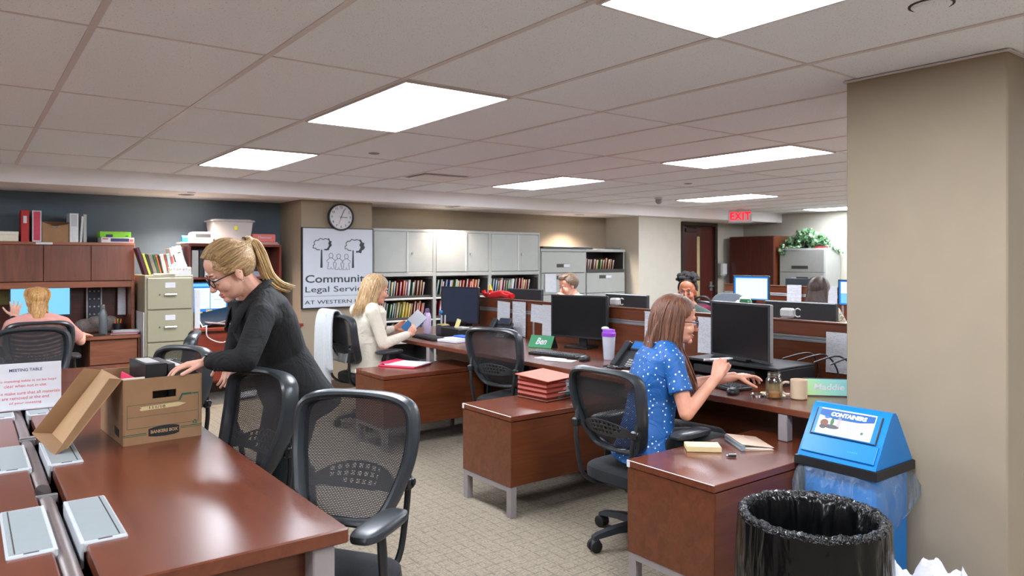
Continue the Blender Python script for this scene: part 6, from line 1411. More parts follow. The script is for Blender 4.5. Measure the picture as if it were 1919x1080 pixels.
def hand(mb, w_, f, n, side, curl=(.35, .45, .35), spread=.1, s=.95, thumb=(.6, .75, .2), curls=None):
    # palm with four unequal bent fingers and a thumb leaving its side; side +1 puts the thumb along f x n
    w_ = V(w_); f = V(f).normalized(); n = V(n); n = (n - f * n.dot(f)).normalized(); q = f.cross(n) * side
    mc = []
    for i, o in enumerate((.03, .0105, -.0105, -.03)):
        k = w_ + f * (.082 - .006 * (i == 3) - .004 * (i == 0)) * s + q * o * s; mc.append(k)
        mb.cap(w_ + q * o * .55 * s, k, .0135 * s, .0105 * s, 10)
    mb.ball(w_ + f * .045 * s, (.034 * s, .03 * s, .013 * s), rot=hframe((0, 0, 0), f, n).to_3x3().to_4x4(), seg=14)
    for i, (k, L) in enumerate(zip(mc, (.07, .079, .073, .057))):
        d = (f + q * spread * (1.5 - i) * .66).normalized(); a = 0; p = k; r = .0092 * s
        cc = curls[i] if curls else curl
        for j, (fr, c) in enumerate(zip((.44, .31, .25), cc)):
            a += c; v = d * math.cos(a) + n * math.sin(a); e = p + v * L * fr * s; mb.cap(p, e, r, r * .9, 10); p = e; r *= .9
    b0 = w_ + f * .022 * s + q * .022 * s; v = (f * thumb[0] + q * thumb[1] + n * thumb[2]).normalized(); b1 = b0 + v * .042 * s
    v2 = (v + f * .45 + n * .15).normalized(); b2 = b1 + v2 * .033 * s; b3 = b2 + (v2 + f * .2).normalized() * .025 * s
    mb.cap(b0, b1, .0145 * s, .0115 * s, 10); mb.cap(b1, b2, .0108 * s, .0098 * s, 10); mb.cap(b2, b3, .0095 * s, .008 * s, 10)
    return mc
def scalp(mb, H, keep, th=.012, c=(-.016, 0, .032), r=(.105, .081, .092), nu=40, nv=24):
    # a thick hair shell over the skull, kept where keep(x,y,z) holds in head coordinates
    pts = []; K = set()
    for j in range(nv + 1):
        ph = -PI / 2 + PI * j / nv; ph = max(-1.55, min(1.55, ph))
        for i in range(nu): a = 2 * PI * i / nu; pts.append(V((math.cos(ph) * math.cos(a), math.cos(ph) * math.sin(a), math.sin(ph))))
    out = [H @ (V(c) + V((p.x * (r[0] + th), p.y * (r[1] + th), p.z * (r[2] + th)))) for p in pts]; inn = [H @ (V(c) + V((p.x * (r[0] - .006), p.y * (r[1] - .006), p.z * (r[2] - .006)))) for p in pts]
    N = len(pts); fs = []; I = lambda i, j: j * nu + i % nu
    for j in range(nv):
        for i in range(nu):
            m = (pts[I(i, j)] + pts[I(i + 1, j + 1)]) / 2; q = (c[0] + m.x * r[0], c[1] + m.y * r[1], c[2] + m.z * r[2])
            if keep(*q): K.add((i, j))
    for i, j in K:
        q = (I(i, j), I(i + 1, j), I(i + 1, j + 1), I(i, j + 1)); fs += [q, tuple(N + k for k in q[::-1])]
        for (di, dj), (a, b) in (((0, -1), (0, 1)), ((1, 0), (1, 2)), ((0, 1), (2, 3)), ((-1, 0), (3, 0))):
            if ((i + di) % nu, j + dj) not in K: fs.append((q[b], q[a], N + q[a], N + q[b]))
    mb.add(out + inn, fs)
def strands(mb, paths, n, r0, jit, seed=1, flat=.6):
    # many thin locks following guide paths (blended between neighbouring guides)
    q = random.Random(seed); L = len(paths)
    for k in range(n):
        u = (k + q.random()) / n * (L - 1); i = min(L - 2, int(u)); f = u - i
        m = min(len(paths[i]), len(paths[i + 1])); o = V((q.gauss(0, jit), q.gauss(0, jit), q.gauss(0, jit * .6)))
        P = [V(paths[i][j]).lerp(V(paths[i + 1][j]), f) + o * (.4 + .8 * j / m) for j in range(m)]; P = spline(P, 3); z = len(P) - 1; s = q.uniform(.75, 1.2)
        mb.tube(P, [r0 * s * (.75 + .5 * math.sin(PI * min(1, .25 + .75 * j / z))) * (1 if j < z * .75 else max(.15, (1 - (j - z * .75) / (z * .25)))) for j in range(z + 1)], 6, flat=flat)
def shoe(t, ank, fwd, mat, name='shoe'):
    f = V((fwd[0], fwd[1], 0)).normalized(); b = MB(); a = V(ank); l = V((-f.y, f.x, 0))
    b.rings([[V((a.x, a.y, 0)) + f * x + l * (w_ * math.cos(u)) + V((0, 0, h * (1 + math.sin(u)) / 2 if math.sin(u) > -.6 else .0)) for u in [2 * PI * k / 14 for k in range(14)]] for x, w_, h in ((-.075, .018, .05), (-.06, .032, .085), (-.01, .036, .1), (.05, .04, .07), (.11, .042, .045), (.155, .032, .035), (.175, .012, .022))])
    b.build(name, mat, t)
m_lip = cm('pink_lips', 176, 92, 88, .4); m_browd = cm('brown_brow', 92, 66, 46); m_browb = cm('dark_brow', 34, 26, 22)
sk_fair = skinmat('fair_skin', 224, 176, 152); sk_rosy = skinmat('rosy_skin', 218, 162, 136); sk_deep = skinmat('warm_brown_skin', 176, 112, 82)
m_shoe = plain('black_leather', rgb(20, 20, 22), .35, noise=.05)

# ---------------------------------------------------------------- the standing woman in the black blazer
t = thing('person', 'standing blonde woman in a black blazer leaning over the box on the table', 'person', (1.2, 3.28, 0))
H = hframe((.925, 3.248, 1.4), (-.86, .03, -.5), s=.99)
Ls, Le, Lw = V((1.015, 3.105, 1.215)), V((.905, 2.99, 1.045)), V((.805, 3.165, 1.03))
Rs, Re, Rw = V((1.05, 3.425, 1.215)), V((1.03, 3.5, 1.09)), V((.985, 3.47, 1.005))
lean = V((-.18, 0, .43)).normalized(); fr = V((-.92, 0, -.385)); lf = V((.05, -1, 0)); hp = V((1.19, 3.28, .9))
NB = V((1.035, 3.262, 1.305))
body = MB(); head(body, H)
limb(body, [H @ V((-.025, 0, -.05)), H @ V((-.03, 0, -.095)), NB, V((1.08, 3.265, 1.24))], [.052, .05, .056, .08])
tr = [(hp + lean * -.08, lf, fr, .15, .1), (hp, lf, fr, .158, .11), (hp + lean * .14, lf, fr, .115, .085), (hp + lean * .3, lf, fr, .135, .1), (hp + lean * .39, lf, fr, .15, .09), (hp + lean * .44, lf, fr, .09, .06)]
torso(body, tr)
limb(body, [Ls, Le, Lw], [.045, .034, .024]); limb(body, [Rs, Re, Rw], [.045, .034, .024])
for kx in (3.2, 3.37): limb(body, [V((1.215, kx, .86)), V((1.135, kx, .48)), V((1.08, kx, .08))], [.078, .055, .035])
hand(body, Lw, (-.93, .16, -.12), (0, .0, -1), 1, (.18, .3, .25), .16, .98, thumb=(.75, .6, .25))
hand(body, Rw, (-.12, -.1, -1), (-.7, -.4, .1), 1, (.2, .3, .3), .1, .95)
fuse(body, 'body', sk_fair, t, .0038, 3)
face_parts(t, H, m_browd, m_lip, m_black)
m_blazer = clothmat('black_wool', rgb(9, 10, 12), .85, .55, 6.5, .0)
jk = MB()
hem = hp + lean * -.15
torso(jk, [(hem + V((.02, 0, 0)), lf, fr, .215, .15), (hp + lean * -.03, lf, fr, .19, .138), (hp + lean * .13, lf, fr, .148, .118), (hp + lean * .28, lf, fr, .175, .128), (hp + lean * .37, lf, fr, .182, .115), (hp + lean * .43, lf, fr, .13, .085)], 28)
limb(jk, [Ls + V((.03, .03, -.01)), Ls, Ls.lerp(Le, .5) + V((0, -.006, 0)), Le, Le.lerp(Lw, .45), Le.lerp(Lw, .84)], [.062, .056, .054, .051, .045, .038], 18)
limb(jk, [Rs + V((.03, -.02, -.01)), Rs, Rs.lerp(Re, .5), Re, Re.lerp(Rw, .5), Re.lerp(Rw, .86)], [.075, .068, .056, .052, .044, .037], 18)
for q in (Ls, Rs): limb(jk, [NB + V((.05, 0, -.03)), (NB + q) / 2 + V((.03, 0, .012)), q], [.06, .056, .054])
limb(jk, [NB + V((.035, -.06, -.0)), NB + V((.055, 0, .02)), NB + V((.035, .06, 0))], [.03, .034, .03])
fuse(jk, 'blazer', m_blazer, t, .0055, 3)
col = MB()
for s in (-1, 1): col.tube(spline([NB + V((.06, 0, .062)), NB + V((.035, s * .056, .05)), NB + V((-.025, s * .076, .0)), NB + V((-.085, s * .07, -.075)), NB + V((-.115, s * .04, -.16))], 4), [.021] * 6 + [.026] * 11, 8, flat=.35)
col.build('collar', m_blazer, t)
b = MB()
for k in range(3): b.cyl(Le.lerp(Lw, .56 + .1 * k) + V((-.012, -.032, -.026)), Le.lerp(Lw, .56 + .1 * k) + V((-.016, -.043, -.033)), .006)
b.build('cuff_buttons', m_black_s, t)
wd_ = (Lw - Le).normalized(); b = MB(); b.cyl(Lw - wd_ * .028, Lw - wd_ * .008, .0275, .0275, 24); b.box(Lw - wd_ * .018 + V((-.01, -.012, .026)), (.03, .026, .008), .004); b.build('watch', m_black, t)
m_teal_tr = clothmat('dark_teal_trousers', rgb(14, 26, 30), .85, .3, 9, .0)
pj = MB(); torso(pj, [(hp + lean * .03, lf, fr, .158, .115), (V((1.225, 3.28, .86)), lf, V((-1, 0, -.2)), .17, .13), (V((1.21, 3.28, .78)), lf, V((-1, 0, 0)), .165, .115)])
for kx in (3.2, 3.37): limb(pj, [V((1.22, kx, .84)), V((1.17, kx, .64)), V((1.13, kx, .47)), V((1.095, kx, .25)), V((1.08, kx, .1))], [.098, .085, .064, .054, .046])
fuse(pj, 'trousers', m_teal_tr, t, .007, 3)
for kx in (3.2, 3.37): shoe(t, (1.08, kx, 0), (-1, 0), m_shoe)
b = MB(); b.tf = H; b.ball((-.004, .083, -.05), .0035, seg=8); b.build('earring', m_steel, t)
hm = hairmat('blonde_hair', rgb(92, 68, 40), rgb(166, 130, 82), rgb(212, 180, 128), (.8, 0, .55))
def pull(x, y, z):
    if z > .062: return x < .082
    return x < -.012 + (z + .045) * .86 and z > -.075 + (0 if x < -.03 else .07)
hb = MB(); scalp(hb, H, pull, .006)
hb.cap(H @ V((-.1, 0, .06)), H @ V((-.128, 0, .078)), .045, .026)
fuse(hb, 'hair', hm, t, .004, 4)
st_ = MB(); G = []
for k in range(9):
    a = -1.35 + 2.7 * k / 8; y = math.sin(a) * .088; z0 = .02 + math.cos(a) * .088
    G.append([H @ V((.078 - .05 * abs(math.sin(a)) ** 2, y * .78, z0 + .004)), H @ V((.03, y * 1.04, z0 + .026 * math.cos(a) + .006)), H @ V((-.04, y * 1.05, z0 + .028 * math.cos(a) + .008)), H @ V((-.095, y * .6, .05 + .6 * (z0 - .02))), H @ V((-.127, y * .16, .078 + .1 * (z0 - .02)))])
strands(st_, G, 150, .0032, .0025, 5); st_.build('hair_strands', hm, t)
hm2 = hairmat('blonde_ponytail_hair', rgb(122, 90, 50), rgb(190, 152, 94), rgb(224, 196, 142), (.5, 0, -.85))
pt = MB(); tie = H @ V((-.128, 0, .08))
G = []
for k in range(7):
    o = V((.0, (k - 3) * .008, 0)); e = (k - 3) / 3
    G.append([tie + o * .4, tie + V((.035, e * .02, .006 - .004 * abs(e))), tie + V((.066, e * .03, -.045)), tie + V((.088, e * .032, -.105)), tie + V((.108, e * .03, -.148)), tie + V((.15, e * .028 - .005, -.185)), tie + V((.2, e * .025 - .01, -.2))])
for q in range(3): strands(pt, [[p + V((-.012 * q, 0, -.012 * q)) * min(1, j * .6) for j, p in enumerate(g)] for g in G], 46, .0056, .004, 9 + q)
pt.build('ponytail', hm2, t)
MB().cyl(tie + V((-.014, 0, -.006)), tie + V((.012, 0, .004)), .024, .02, 18).build('hair_tie', m_black, t)

# ---------------------------------------------------------------- generic seated figure
def seated(name, label, loc, F, pel, nb, H, arms, skin, topm, legm, sleeve='long', legs=True, voxel=.005, wid=1.0, hem=.0, shirt_r=.012, elbow_cut=.55, kneez=.5, hide=None):
    t = thing(name, label, 'person', loc); F = V((F[0], F[1], 0)).normalized(); L = V((-F.y, F.x, 0)); pel, nb = V(pel), V(nb); ax = (nb - pel)
    P = lambda f: pel + ax * f
    b = MB(); head(b, H); limb(b, [H @ V((-.02, 0, -.05)), H @ V((-.028, 0, -.1)), nb + V((0, 0, .01)), P(.9)], [.052, .05, .055, .08])
    R_ = [(-.12, .15, .1), (.0, .165, .115), (.25, .14, .1), (.45, .13, .098), (.7, .15, .108), (.87, .168, .092), (.97, .1, .065)]
    torso(b, [(P(f), L, F, a * wid, c) for f, a, c in R_])
    for s, e, w_, hd in arms:
        limb(b, [s, e, w_], [.047, .036, .025])
        if hd: hand(b, w_, *hd)
    if legs:
        for s in (-1, 1): limb(b, [pel + L * s * .085, pel + F * .42 + L * s * .1 + V((0, 0, kneez - pel.z)), pel + F * .4 + L * s * .1 + V((0, 0, .08 - pel.z))], [.08, .055, .036])
    fuse(b, 'body', skin, t, voxel, 3)
    g = MB(); r = shirt_r
    torso(g, [(P(f), L, F, (a + r) * wid, c + r) for f, a, c in [(-.14 - hem, .18, .13)] + R_[1:-1] + [(.965, .1, .07)]], 28)
    for s, e, w_, hd in arms:
        s, e, w_ = V(s), V(e), V(w_)
        if sleeve == 'long': limb(g, [s + (P(.85) - s) * .35, s, s.lerp(e, .5), e, e.lerp(w_, .5), e.lerp(w_, .9)], [.062, .058, .052, .049, .042, .036], 18)
        else:
            limb(g, [s + (P(.85) - s) * .35, s, s.lerp(e, .3)], [.058, .054, .053], 18)
            F_ = frame(s.lerp(e, .3), e - s); d_ = (e - s).length
            g.rings([[F_ @ V((q * math.cos(2 * PI * j / 20), q * math.sin(2 * PI * j / 20), z)) for j in range(20)] for q, z in ((.045, -.03), (.052, .0), (.06, d_ * (elbow_cut - .3)), (.0585, d_ * (elbow_cut - .295)))])
    for s, e, w_, hd in arms: limb(g, [P(.97), (P(.97) + V(s)) / 2 + V((0, 0, .006)), V(s)], [.062, .058, .054 if sleeve == 'short' else .057])
    fuse(g, 'top', topm, t, .006, 5)
    if legs:
        g = MB(); torso(g, [(P(-.13), L, F, .155, .112), (P(.02), L, F, .15, .105)])
        for s in (-1, 1): limb(g, [pel + L * s * .085, pel + F * .2 + L * s * .095 + V((0, 0, .0)), pel + F * .42 + L * s * .1 + V((0, 0, kneez - pel.z)), pel + F * .41 + L * s * .1 + V((0, 0, .25 - pel.z)), pel + F * .4 + L * s * .1 + V((0, 0, .1 - pel.z))], [.088, .086, .068, .056, .048])
        fuse(g, 'trousers', legm, t, .008, 3)
        for s in (-1, 1): shoe(t, pel + F * .4 + L * s * .1, F, m_shoe)
    return t
m_blackt = clothmat('black_trousers', rgb(24, 25, 28), .85, .3)
# ---- woman in the blue polka dot blouse
k = NT('blue_polka_dot_blouse'); co = k.coord((1, 1, 1), 'Object', rot=(.5, .4, .7))
vo = k.new('ShaderNodeTexVoronoi', i_Scale=43.0, i_Randomness=.15); vo.feature = 'F1'; k.link(co, vo.inputs['Vector'])
dot = k.math('LESS_THAN', vo.outputs['Distance'], .2); wr = k.noise(k.coord((1, 1, 1)), 9, 4, .55, 1.2)
k.link(k.mix(dot, rgb(12, 84, 150), rgb(206, 212, 224)), k.b.inputs['Base Color']); k.b.inputs['Roughness'].default_value = .6; k.bump(wr, .5, .03); m_polka = k.m
H = hframe((2.945, 2.5, 1.135), (.8, -.6, -.1), s=1.02)
wR, wL = V((2.965, 2.265, .868)), V((3.2, 2.335, .842))
t = seated('person', 'seated brown haired woman in a blue polka dot blouse holding a pen', (2.8, 2.55, 0), (.87, -.48), (2.76, 2.55, .53), (2.87, 2.53, 1.02), H,
    [((2.785, 2.385, .955), (2.765, 2.285, .715), wR, ((.5, .02, .85), (.8, .5, -.35), -1, (.5, .9, .6), .06, .98, (.8, .2, .75), ((.9, 1.0, .5), (.55, .9, .5), (.6, .9, .5), (.65, .9, .5)))),
     ((2.93, 2.66, .955), (3.03, 2.5, .79), wL, ((.9, -.4, .05), (.2, -.1, -1), -1, (.25, .45, .35), .16, .98, (.6, .5, .6), ((.15, .35, .3), (.3, .45, .35), (.45, .5, .4), (.55, .6, .4))))],
    sk_rosy, m_polka, m_blackt, 'short', voxel=.004, hem=.02, shirt_r=.018, elbow_cut=.62)
face_parts(t, H, m_browd, m_lip, cm('dark_frames', 52, 44, 58, .3))
NBc = V((2.87, 2.53, .985)); b = MB()
b.tube(spline([NBc + Rm(-.5, 'Z') @ V(q) for q in ((.075, -.02, -.03), (.045, -.06, .005), (-.03, -.062, .03), (-.06, 0, .038), (-.03, .062, .03), (.045, .06, .005), (.075, .02, -.03))], 4), .017, 10, flat=.6); b.build('collar', m_polka, t)
hmb = hairmat('brown_hair', rgb(50, 26, 13), rgb(98, 54, 28), rgb(146, 92, 54), (.12, 0, 1))
hb = MB(); scalp(hb, H, lambda x, y, z: (x < .07 if z > .075 else x < .012 + max(0, z) * .75) and z > -.07, .014)
HB = lambda *p: H @ V(p)
hb.rings([[HB(cx + rx * math.cos(a), ry * math.sin(a), z) for a in [2 * PI * j / 20 for j in range(20)]] for cx, rx, ry, z in ((-.035, .08, .09, .02), (-.055, .072, .09, -.06), (-.07, .05, .085, -.13), (-.075, .035, .07, -.18))])
fuse(hb, 'hair', hmb, t, .005, 4)
st_ = MB(); G = []
for k_i in range(15):
    a = -1.8 + 3.6 * k_i / 14; c_, s_ = -math.cos(a), math.sin(a)   # round the back of the head from one temple to the other
    fwd = max(0, c_ * -1 * 0 + (abs(a) - 1.5)) * .03
    G.append([HB(.03 - .02 * abs(s_), .02 * s_, .134), HB(-.015 + .075 * c_ * .9, .085 * s_, .1), HB(-.02 + .108 * c_, .101 * s_, .02), HB(-.03 + .1 * c_ + fwd, .104 * s_, -.07), HB(-.045 + .085 * c_ + fwd * 1.6, .1 * s_, -.15), HB(-.05 + .1 * c_ + fwd * 2.2, .1 * s_, -.2), HB(-.055 + .115 * c_ + fwd * 2.4, .098 * s_, -.265)])
strands(st_, G, 230, .0046, .004, 21)
back = [[HB(-.1, y, .0), HB(-.125, y, -.08), HB(-.135, y * 1.1, -.16), HB(-.165, y * 1.15, -.23), HB(-.19, y * 1.2, -.3), HB(-.2, y * 1.1, -.36), HB(-.195, y, -.41)] for y in (-.075, -.05, -.02, .02, .05, .075)]
strands(st_, back, 60, .004, .006, 23)
front = [[HB(.015, -.092, .03), HB(.008, -.1, -.05), HB(.012, -.098, -.12), HB(.045, -.1, -.18), HB(.075, -.105, -.24), HB(.1, -.1, -.3), HB(.1, -.095, -.36)], [HB(-.015, -.1, .03), HB(-.02, -.11, -.05), HB(-.01, -.108, -.12), HB(.02, -.118, -.18), HB(.045, -.125, -.24), HB(.075, -.115, -.29), HB(.095, -.105, -.33)]]
strands(st_, front, 34, .0046, .006, 25)
st_.build('hair_strands', hmb, t)
hm_ = V((3.02, 2.27, .945))
t = thing('pen', 'white marker pen in the raised hand of the polka dot blouse woman', 'pen', (3.02, 2.25, .93))
pd = V((.75, -.6, .06)).normalized(); c0 = wR + V((.055, .025, .085))
MB().cyl(c0 - pd * .075, c0 + pd * .05, .0062, .0062, 14).build('barrel', m_whitep, t)
MB().cyl(c0 + pd * .05, c0 + pd * .068, .0062, .003, 14).cyl(c0 - pd * .077, c0 - pd * .075, .0058).build('tip', m_cablight, t)
MB().cyl(c0 - pd * .07, c0 - pd * .045, .0064, .0064, 14).build('band', m_greymetal, t)
# ---- woman in the cream blazer reading papers
m_cream = clothmat('cream_blazer_cloth', rgb(206, 196, 178), .85, .45, 9)
H = hframe((2.905, 5.85, 1.185), (.97, -.1, -.22), s=1.04)
wR, wL = V((3.1, 5.62, .80)), V((3.16, 5.98, .82))
t = seated('person', 'seated blonde woman in a cream blazer reading papers at the far desk', (2.85, 5.86, 0), (1, 0), (2.82, 5.86, .56), (2.86, 5.86, 1.065), H,
    [((2.79, 5.675, 1.0), (2.85, 5.6, .735), wR, ((.75, .25, .5), (-.3, .9, -.2), -1, (.3, .5, .4), .08, .95, (.6, .5, .5))),
     ((2.80, 6.035, 1.0), (2.92, 6.1, .745), wL, ((.75, -.3, .4), (-.3, -.9, -.2), 1, (.3, .5, .4), .08, .95, (.6, .5, .5)))],
    sk_rosy, m_cream, m_blackt, 'long', voxel=.005, hem=.03, shirt_r=.02)
face_parts(t, H, m_browd, m_lip)
NBc = V((2.86, 5.86, 1.06)); b = MB()
for s in (-1, 1): b.tube(spline([NBc + V((-.07, 0, .035)), NBc + V((-.04, s * .06, .03)), NBc + V((.04, s * .07, -.02)), NBc + V((.105, s * .055, -.12)), NBc + V((.13, s * .02, -.22))], 4), [.014] * 6 + [.022] * 11, 8, flat=.4)
b.build('lapel', m_cream, t)
hmc = hairmat('highlighted_blonde_hair', rgb(96, 70, 42), rgb(170, 132, 86), rgb(216, 190, 146), (.15, 0, 1))
HB = lambda *p: H @ V(p)
hb = MB(); scalp(hb, H, lambda x, y, z: (x < .072 if z > .075 else x < .02 + max(0, z) * .7) and z > -.07, .014)
hb.rings([[HB(cx + rx * math.cos(a), ry * math.sin(a), z) for a in [2 * PI * j / 20 for j in range(20)]] for cx, rx, ry, z in ((-.03, .085, .092, .02), (-.045, .08, .095, -.06), (-.055, .065, .092, -.12), (-.065, .045, .08, -.16))])
fuse(hb, 'hair', hmc, t, .006, 4)
st_ = MB(); G = []
for k_i in range(13):
    a = -1.8 + 3.6 * k_i / 12; c_, s_ = -math.cos(a), math.sin(a)
    G.append([HB(.03 - .02 * abs(s_), .02 * s_, .134), HB(-.015 + .07 * c_, .085 * s_, .1), HB(-.02 + .108 * c_, .102 * s_, .02), HB(-.03 + .106 * c_, .108 * s_, -.07), HB(-.04 + .1 * c_, .108 * s_, -.13), HB(-.05 + .1 * c_, .104 * s_, -.175), HB(-.06 + .1 * c_, .094 * s_, -.215 + .04 * c_)])
strands(st_, G, 170, .005, .004, 31); st_.build('hair_strands', hmc, t)
t = thing('booklet', 'white paper and blue folder held by the woman in the cream blazer', 'papers', (3.24, 5.8, .8))
F = frame((3.26, 5.8, .885), (-.75, -.45, .45), (.45, -.35, .75)); b = MB(); b.tf = F; b.box((.04, 0, .004), (.13, .14, .004), .001, rot=Rm(.1, 'Y')); b.build('white_page', m_doc3, t)
b = MB(); b.tf = F; b.box((-.01, .0, -.004), (.21, .145, .003), .001); b.build('blue_cover', cm('blue_cover', 30, 110, 170), t)
b = MB(); b.tf = F; b.box((.01, .01, -.012), (.19, .14, .008), .001); b.build('inner_pages', m_white, t)
# ---- grey cardigan hanging over her chair
k = NT('grey_melange_knit'); f = k.noise(k.coord((1, 1, 1)), 300, 2); f2 = k.noise(k.coord((14, 14, 2)), 1.2, 3, .5, .5)
k.link(k.ramp(f, [(.3, rgb(160, 166, 170)), (.7, rgb(196, 200, 202))]), k.b.inputs['Base Color']); k.b.inputs['Roughness'].default_value = .95; k.b.inputs['Sheen Weight'].default_value = .3; k.bump(k.math('ADD', f2, k.math('MULTIPLY', f, .2)), .8, .02); m_knit = k.m
prof = spline([(2.625, .56), (2.64, .68), (2.625, .84), (2.585, .96), (2.54, 1.018), (2.49, 1.0), (2.465, .9), (2.46, .75), (2.462, .6), (2.468, .45), (2.475, .33)], 4)
def drape(prof_, y0, y1, name_, amp, seed, n=18):
    b = MB(); q = random.Random(seed); ph = [q.uniform(0, 6) for _ in range(4)]; rings = []
    m = len(prof_)
    def pos(u, i, off):
        p = prof_[i]; nx = prof_[min(m - 1, i + 1)] - prof_[max(0, i - 1)]; nrm = V((-nx.y, nx.x, 0)).normalized(); s = i / m
        w_ = amp * (math.sin(u * 14 + ph[0]) + .6 * math.sin(u * 25 + ph[1] + s * 3)) * min(1, abs(s - .4) * 2.5) + off
        return V((p.x + nrm.x * w_, y0 + (y1 - y0) * (u + .04 * math.sin(s * 6 + ph[2])), p.y + nrm.y * w_ - .02 * math.sin(u * 5 + ph[3]) * (s > .9)))
    for i in range(m):
        rings.append([pos(j / n, i, .008) for j in range(n + 1)] + [pos(j / n, i, -.004) for j in range(n, -1, -1)])
    b.rings(rings); return b
t = thing('cardigan', 'grey knitted cardigan draped over the back of the chair at the left pedestal', 'cardigan', (2.55, 5.95, .33))
drape(prof, 5.83, 6.14, 'x', .008, 3).build('knit_body', m_knit, t, ang=180)
drape(spline([(2.46, 1.005), (2.448, .9), (2.446, .75), (2.45, .62), (2.452, .52)], 4), 5.74, 5.87, 'x', .006, 5, 10).build('sleeve', m_knit, t, ang=180)
# ---- blonde woman in pink seen from behind
m_pink = clothmat('dusty_pink_top', rgb(196, 138, 128), .85, .4)
H = hframe((.49, 7.2, 1.1), (.0, .98, -.12), s=.92)
wL, wR = V((.35, 7.56, .955)), V((.86, 7.58, .775))
t = seated('person', 'blonde woman in a pink top seen from behind at the left monitor', (.49, 7.1, 0), (0, 1), (.49, 7.08, .54), (.49, 7.13, .985), H,
    [((.31, 7.12, .92), (.27, 7.36, .76), wL, ((.1, .1, 1), (.1, 1, -.1), 1, (.15, .25, .2), .3, .95, (.5, .9, .1))), ((.67, 7.12, .92), (.805, 7.22, .75), wR, ((.1, 1, -.05), (0, 0, -1), -1, (.2, .3, .3), .12, .95))],
    sk_fair, m_pink, m_blackt, 'short', voxel=.006, elbow_cut=.8, shirt_r=.02, hem=.05)
MB().cyl(wL - (wL - V((.27, 7.36, .76))).normalized() * .03, wL - (wL - V((.27, 7.36, .76))).normalized() * .008, .029, .029, 20).build('watch', m_black, t)
hmg = hairmat('golden_curly_hair', rgb(120, 78, 38), rgb(178, 128, 68), rgb(214, 172, 104), (.1, 0, 1))
HB = lambda *p: H @ V(p)
hb = MB(); scalp(hb, H, lambda x, y, z: (x < .07 if z > .07 else x < .02 + max(0, z) * .5) and z > -.08, .012)
hb.rings([[HB(cx + rx * math.cos(a), ry * math.sin(a), z) for a in [2 * PI * j / 18 for j in range(18)]] for cx, rx, ry, z in ((-.05, .07, .085, .02), (-.08, .05, .07, -.06), (-.1, .04, .055, -.14), (-.105, .03, .05, -.2))])
fuse(hb, 'hair', hmg, t, .006, 3)
st_ = MB(); q = random.Random(77)
for k_i in range(70):
    y = q.uniform(-.075, .075); top = q.uniform(-.02, .06); ph = q.uniform(0, 6); sp = .011 * q.uniform(.7, 1.3)
    st_.tube([HB(-.098 - .02 * s + .02 * (abs(y) / .08) + sp * math.cos(ph + s * 16) * s, y * (1 - .25 * s) + sp * math.sin(ph + s * 16) * min(1, s * 2), top - s * (.2 + top + .02)) for s in [j / 14 for j in range(15)]], [.006] * 10 + [.0055, .005, .004, .003, .0015], 6)
strands(st_, [[HB(.04, .0 + .03 * s, .13), HB(-.02, .07 * s, .115), HB(-.07, .09 * s, .06), HB(-.1, .075 * s, -.0), HB(-.11, .05 * s, -.05)] for s in (-1.1, -.7, -.3, .1, .5, .8, 1.1)], 90, .004, .004, 5)
st_.build('hair_curls', hmg, t)
# ---- the man behind the partition
m_lightblue = clothmat('pale_blue_shirt', rgb(190, 206, 222), .8, .4)
H = hframe((5.36, 6.08, 1.165), (-.94, .22, -.3), s=1.02); mouth = H @ V((.1, .02, -.085))
t = seated('person', 'man with short brown hair resting his face on his hand behind the partition', (5.5, 6.05, 0), (-1, .1), (5.48, 6.03, .54), (5.42, 6.04, 1.04), H,
    [((5.42, 5.84, .98), (5.18, 5.86, .78), (5.25, 6.02, .98), ((-.05, .3, .9), (-.1, .6, .2), 1, (.5, .6, .5), .08, 1.0, (.5, .6, .4))), ((5.42, 6.24, .98), (5.2, 6.3, .78), (5.0, 6.15, .765), ((-1, -.2, 0), (0, 0, -1), 1, (.3, .4, .3), .1, 1.0))],
    sk_rosy, m_lightblue, m_blackt, 'long', voxel=.006, wid=1.12)
face_parts(t, H, m_browd, m_lip)
hms = hairmat('short_brown_hair', rgb(52, 36, 24), rgb(88, 64, 43), rgb(138, 108, 74), (.8, -.2, .3))
hb = MB(); scalp(hb, H, lambda x, y, z: (x < .085 if z > .082 else x < .005 + max(0, z) * .55) and z > (-.05 if x < -.03 else .0), .01)
hb.tf = H; hb.ball((.03, 0, .112), (.06, .062, .026), seg=18).ball((.06, .0, .098), (.032, .056, .022), seg=16); hb.tf = None
fuse(hb, 'hair', hms, t, .004, 3)
# ---- curly haired person
m_dkgreen = clothmat('dark_green_top', rgb(50, 66, 60), .85, .4)
H = hframe((5.17, 4.26, 1.165), (-.88, -.47, -.06), s=1.0)
t = seated('person', 'person with black curly hair looking over the partition beside the far door', (5.3, 4.22, 0), (-1, -.1), (5.29, 4.22, .53), (5.21, 4.25, 1.02), H,
    [((5.22, 4.06, .94), (5.1, 4.0, .72), (4.9, 4.08, .765), ((-1, .1, 0), (0, 0, -1), 1, (.3, .4, .3), .1, .95)), ((5.22, 4.44, .94), (5.1, 4.5, .72), (4.9, 4.42, .765), ((-1, -.1, 0), (0, 0, -1), -1, (.3, .4, .3), .1, .95))],
    sk_deep, m_dkgreen, m_blackt, 'long', voxel=.006)
face_parts(t, H, m_browb, cm('deep_lips', 130, 70, 62, .4), None, (40, 26, 20))
m_curl = plain('black_curly_hair', rgb(26, 21, 20), .75, noise=.5, nscale=160, bump=.8)
hb = MB(); q = random.Random(13); scalp(hb, H, lambda x, y, z: (x < .06 if z > .085 else x < .0 + max(0, z) * .4) and z > -.05, .008)
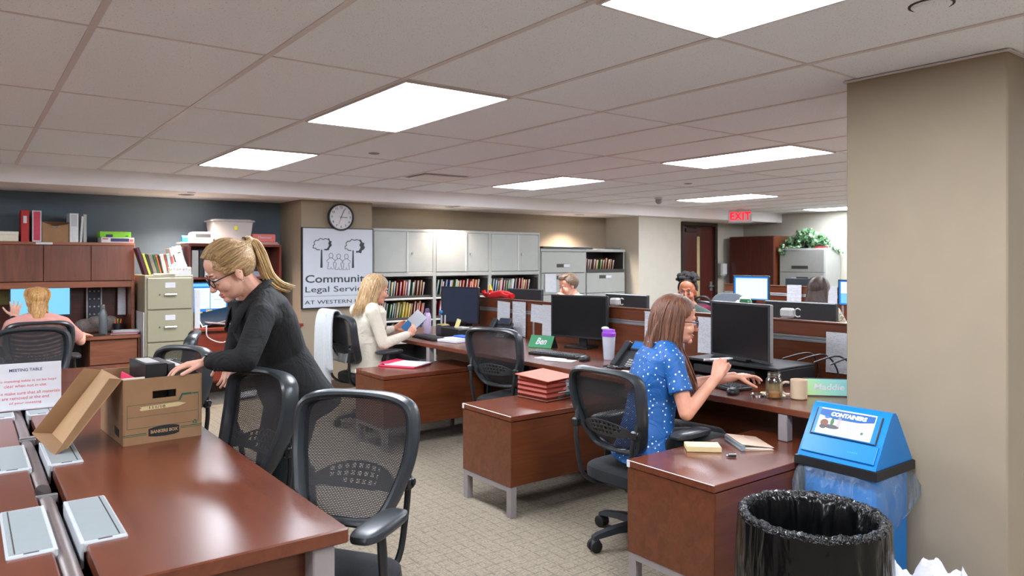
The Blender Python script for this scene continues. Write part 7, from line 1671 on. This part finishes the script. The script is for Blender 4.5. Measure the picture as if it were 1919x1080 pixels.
for k_i in range(170):
    a = q.uniform(0, 2 * PI); u = q.uniform(.1, 1); x, y, z = -.03 + .1 * u * math.cos(a), .098 * u * math.sin(a), .105 + .05 * math.sqrt(max(0, 1 - u * u)) + q.uniform(-.02, .016)
    if x > .055: z += .012
    hb.tf = H; hb.ball((x, y, z), q.uniform(.012, .02), seg=8, rings=6); hb.tf = None
fuse(hb, 'hair', m_curl, t, .005, 1)
# ---- long dark haired woman from behind
k = NT('cream_flecked_knit'); f = k.noise(k.coord((1, 1, 1)), 60, 3, .7); k.link(k.ramp(f, [(.38, rgb(96, 88, 74)), (.5, rgb(170, 160, 138)), (.7, rgb(206, 198, 176))]), k.b.inputs['Base Color']); k.b.inputs['Roughness'].default_value = .9; m_fleck = k.m
H = hframe((7.03, 4.08, 1.14), (.99, .1, -.06), s=1.04)
t = seated('person', 'woman with long dark brown hair and a flecked cream top, seen from behind', (6.95, 4.08, 0), (1, 0), (6.93, 4.07, .54), (6.98, 4.08, 1.0), H,
    [((6.95, 3.88, .93), (7.05, 3.8, .72), (7.35, 3.9, .77), ((1, .1, 0), (0, 0, -1), -1, (.3, .4, .3), .1, .95)), ((6.95, 4.27, .93), (7.05, 4.34, .72), (7.35, 4.22, .77), ((1, -.1, 0), (0, 0, -1), 1, (.3, .4, .3), .1, .95))],
    sk_rosy, m_fleck, m_blackt, 'long', voxel=.007, shirt_r=.024)
hmd = hairmat('dark_brown_long_hair', rgb(34, 22, 18), rgb(58, 38, 30), rgb(84, 58, 46), (.05, 0, 1))
HB = lambda *p: H @ V(p)
hb = MB(); scalp(hb, H, lambda x, y, z: (x < .07 if z > .075 else x < .02 + max(0, z) * .7) and z > -.08, .014)
hb.rings([[HB(cx + rx * math.cos(a), ry * math.sin(a), z) for a in [2 * PI * j / 20 for j in range(20)]] for cx, rx, ry, z in ((-.03, .085, .094, .02), (-.05, .078, .1, -.06), (-.075, .06, .105, -.13), (-.09, .05, .11, -.2), (-.1, .04, .11, -.27))])
fuse(hb, 'hair', hmd, t, .006, 4)
st_ = MB(); G = [[HB(.02, .015 * s, .137), HB(-.06, .07 * s, .11), HB(-.115 + .05 * abs(s), .1 * s, .02), HB(-.12 + .05 * abs(s), .108 * s, -.08), HB(-.125 + .04 * abs(s), .115 * s, -.17), HB(-.135 + .03 * abs(s), .118 * s, -.25), HB(-.14, .11 * s, -.32)] for s in (-1, -.75, -.5, -.25, 0, .25, .5, .75, 1)]
strands(st_, G, 110, .0055, .004, 41); st_.build('hair_strands', hmd, t)
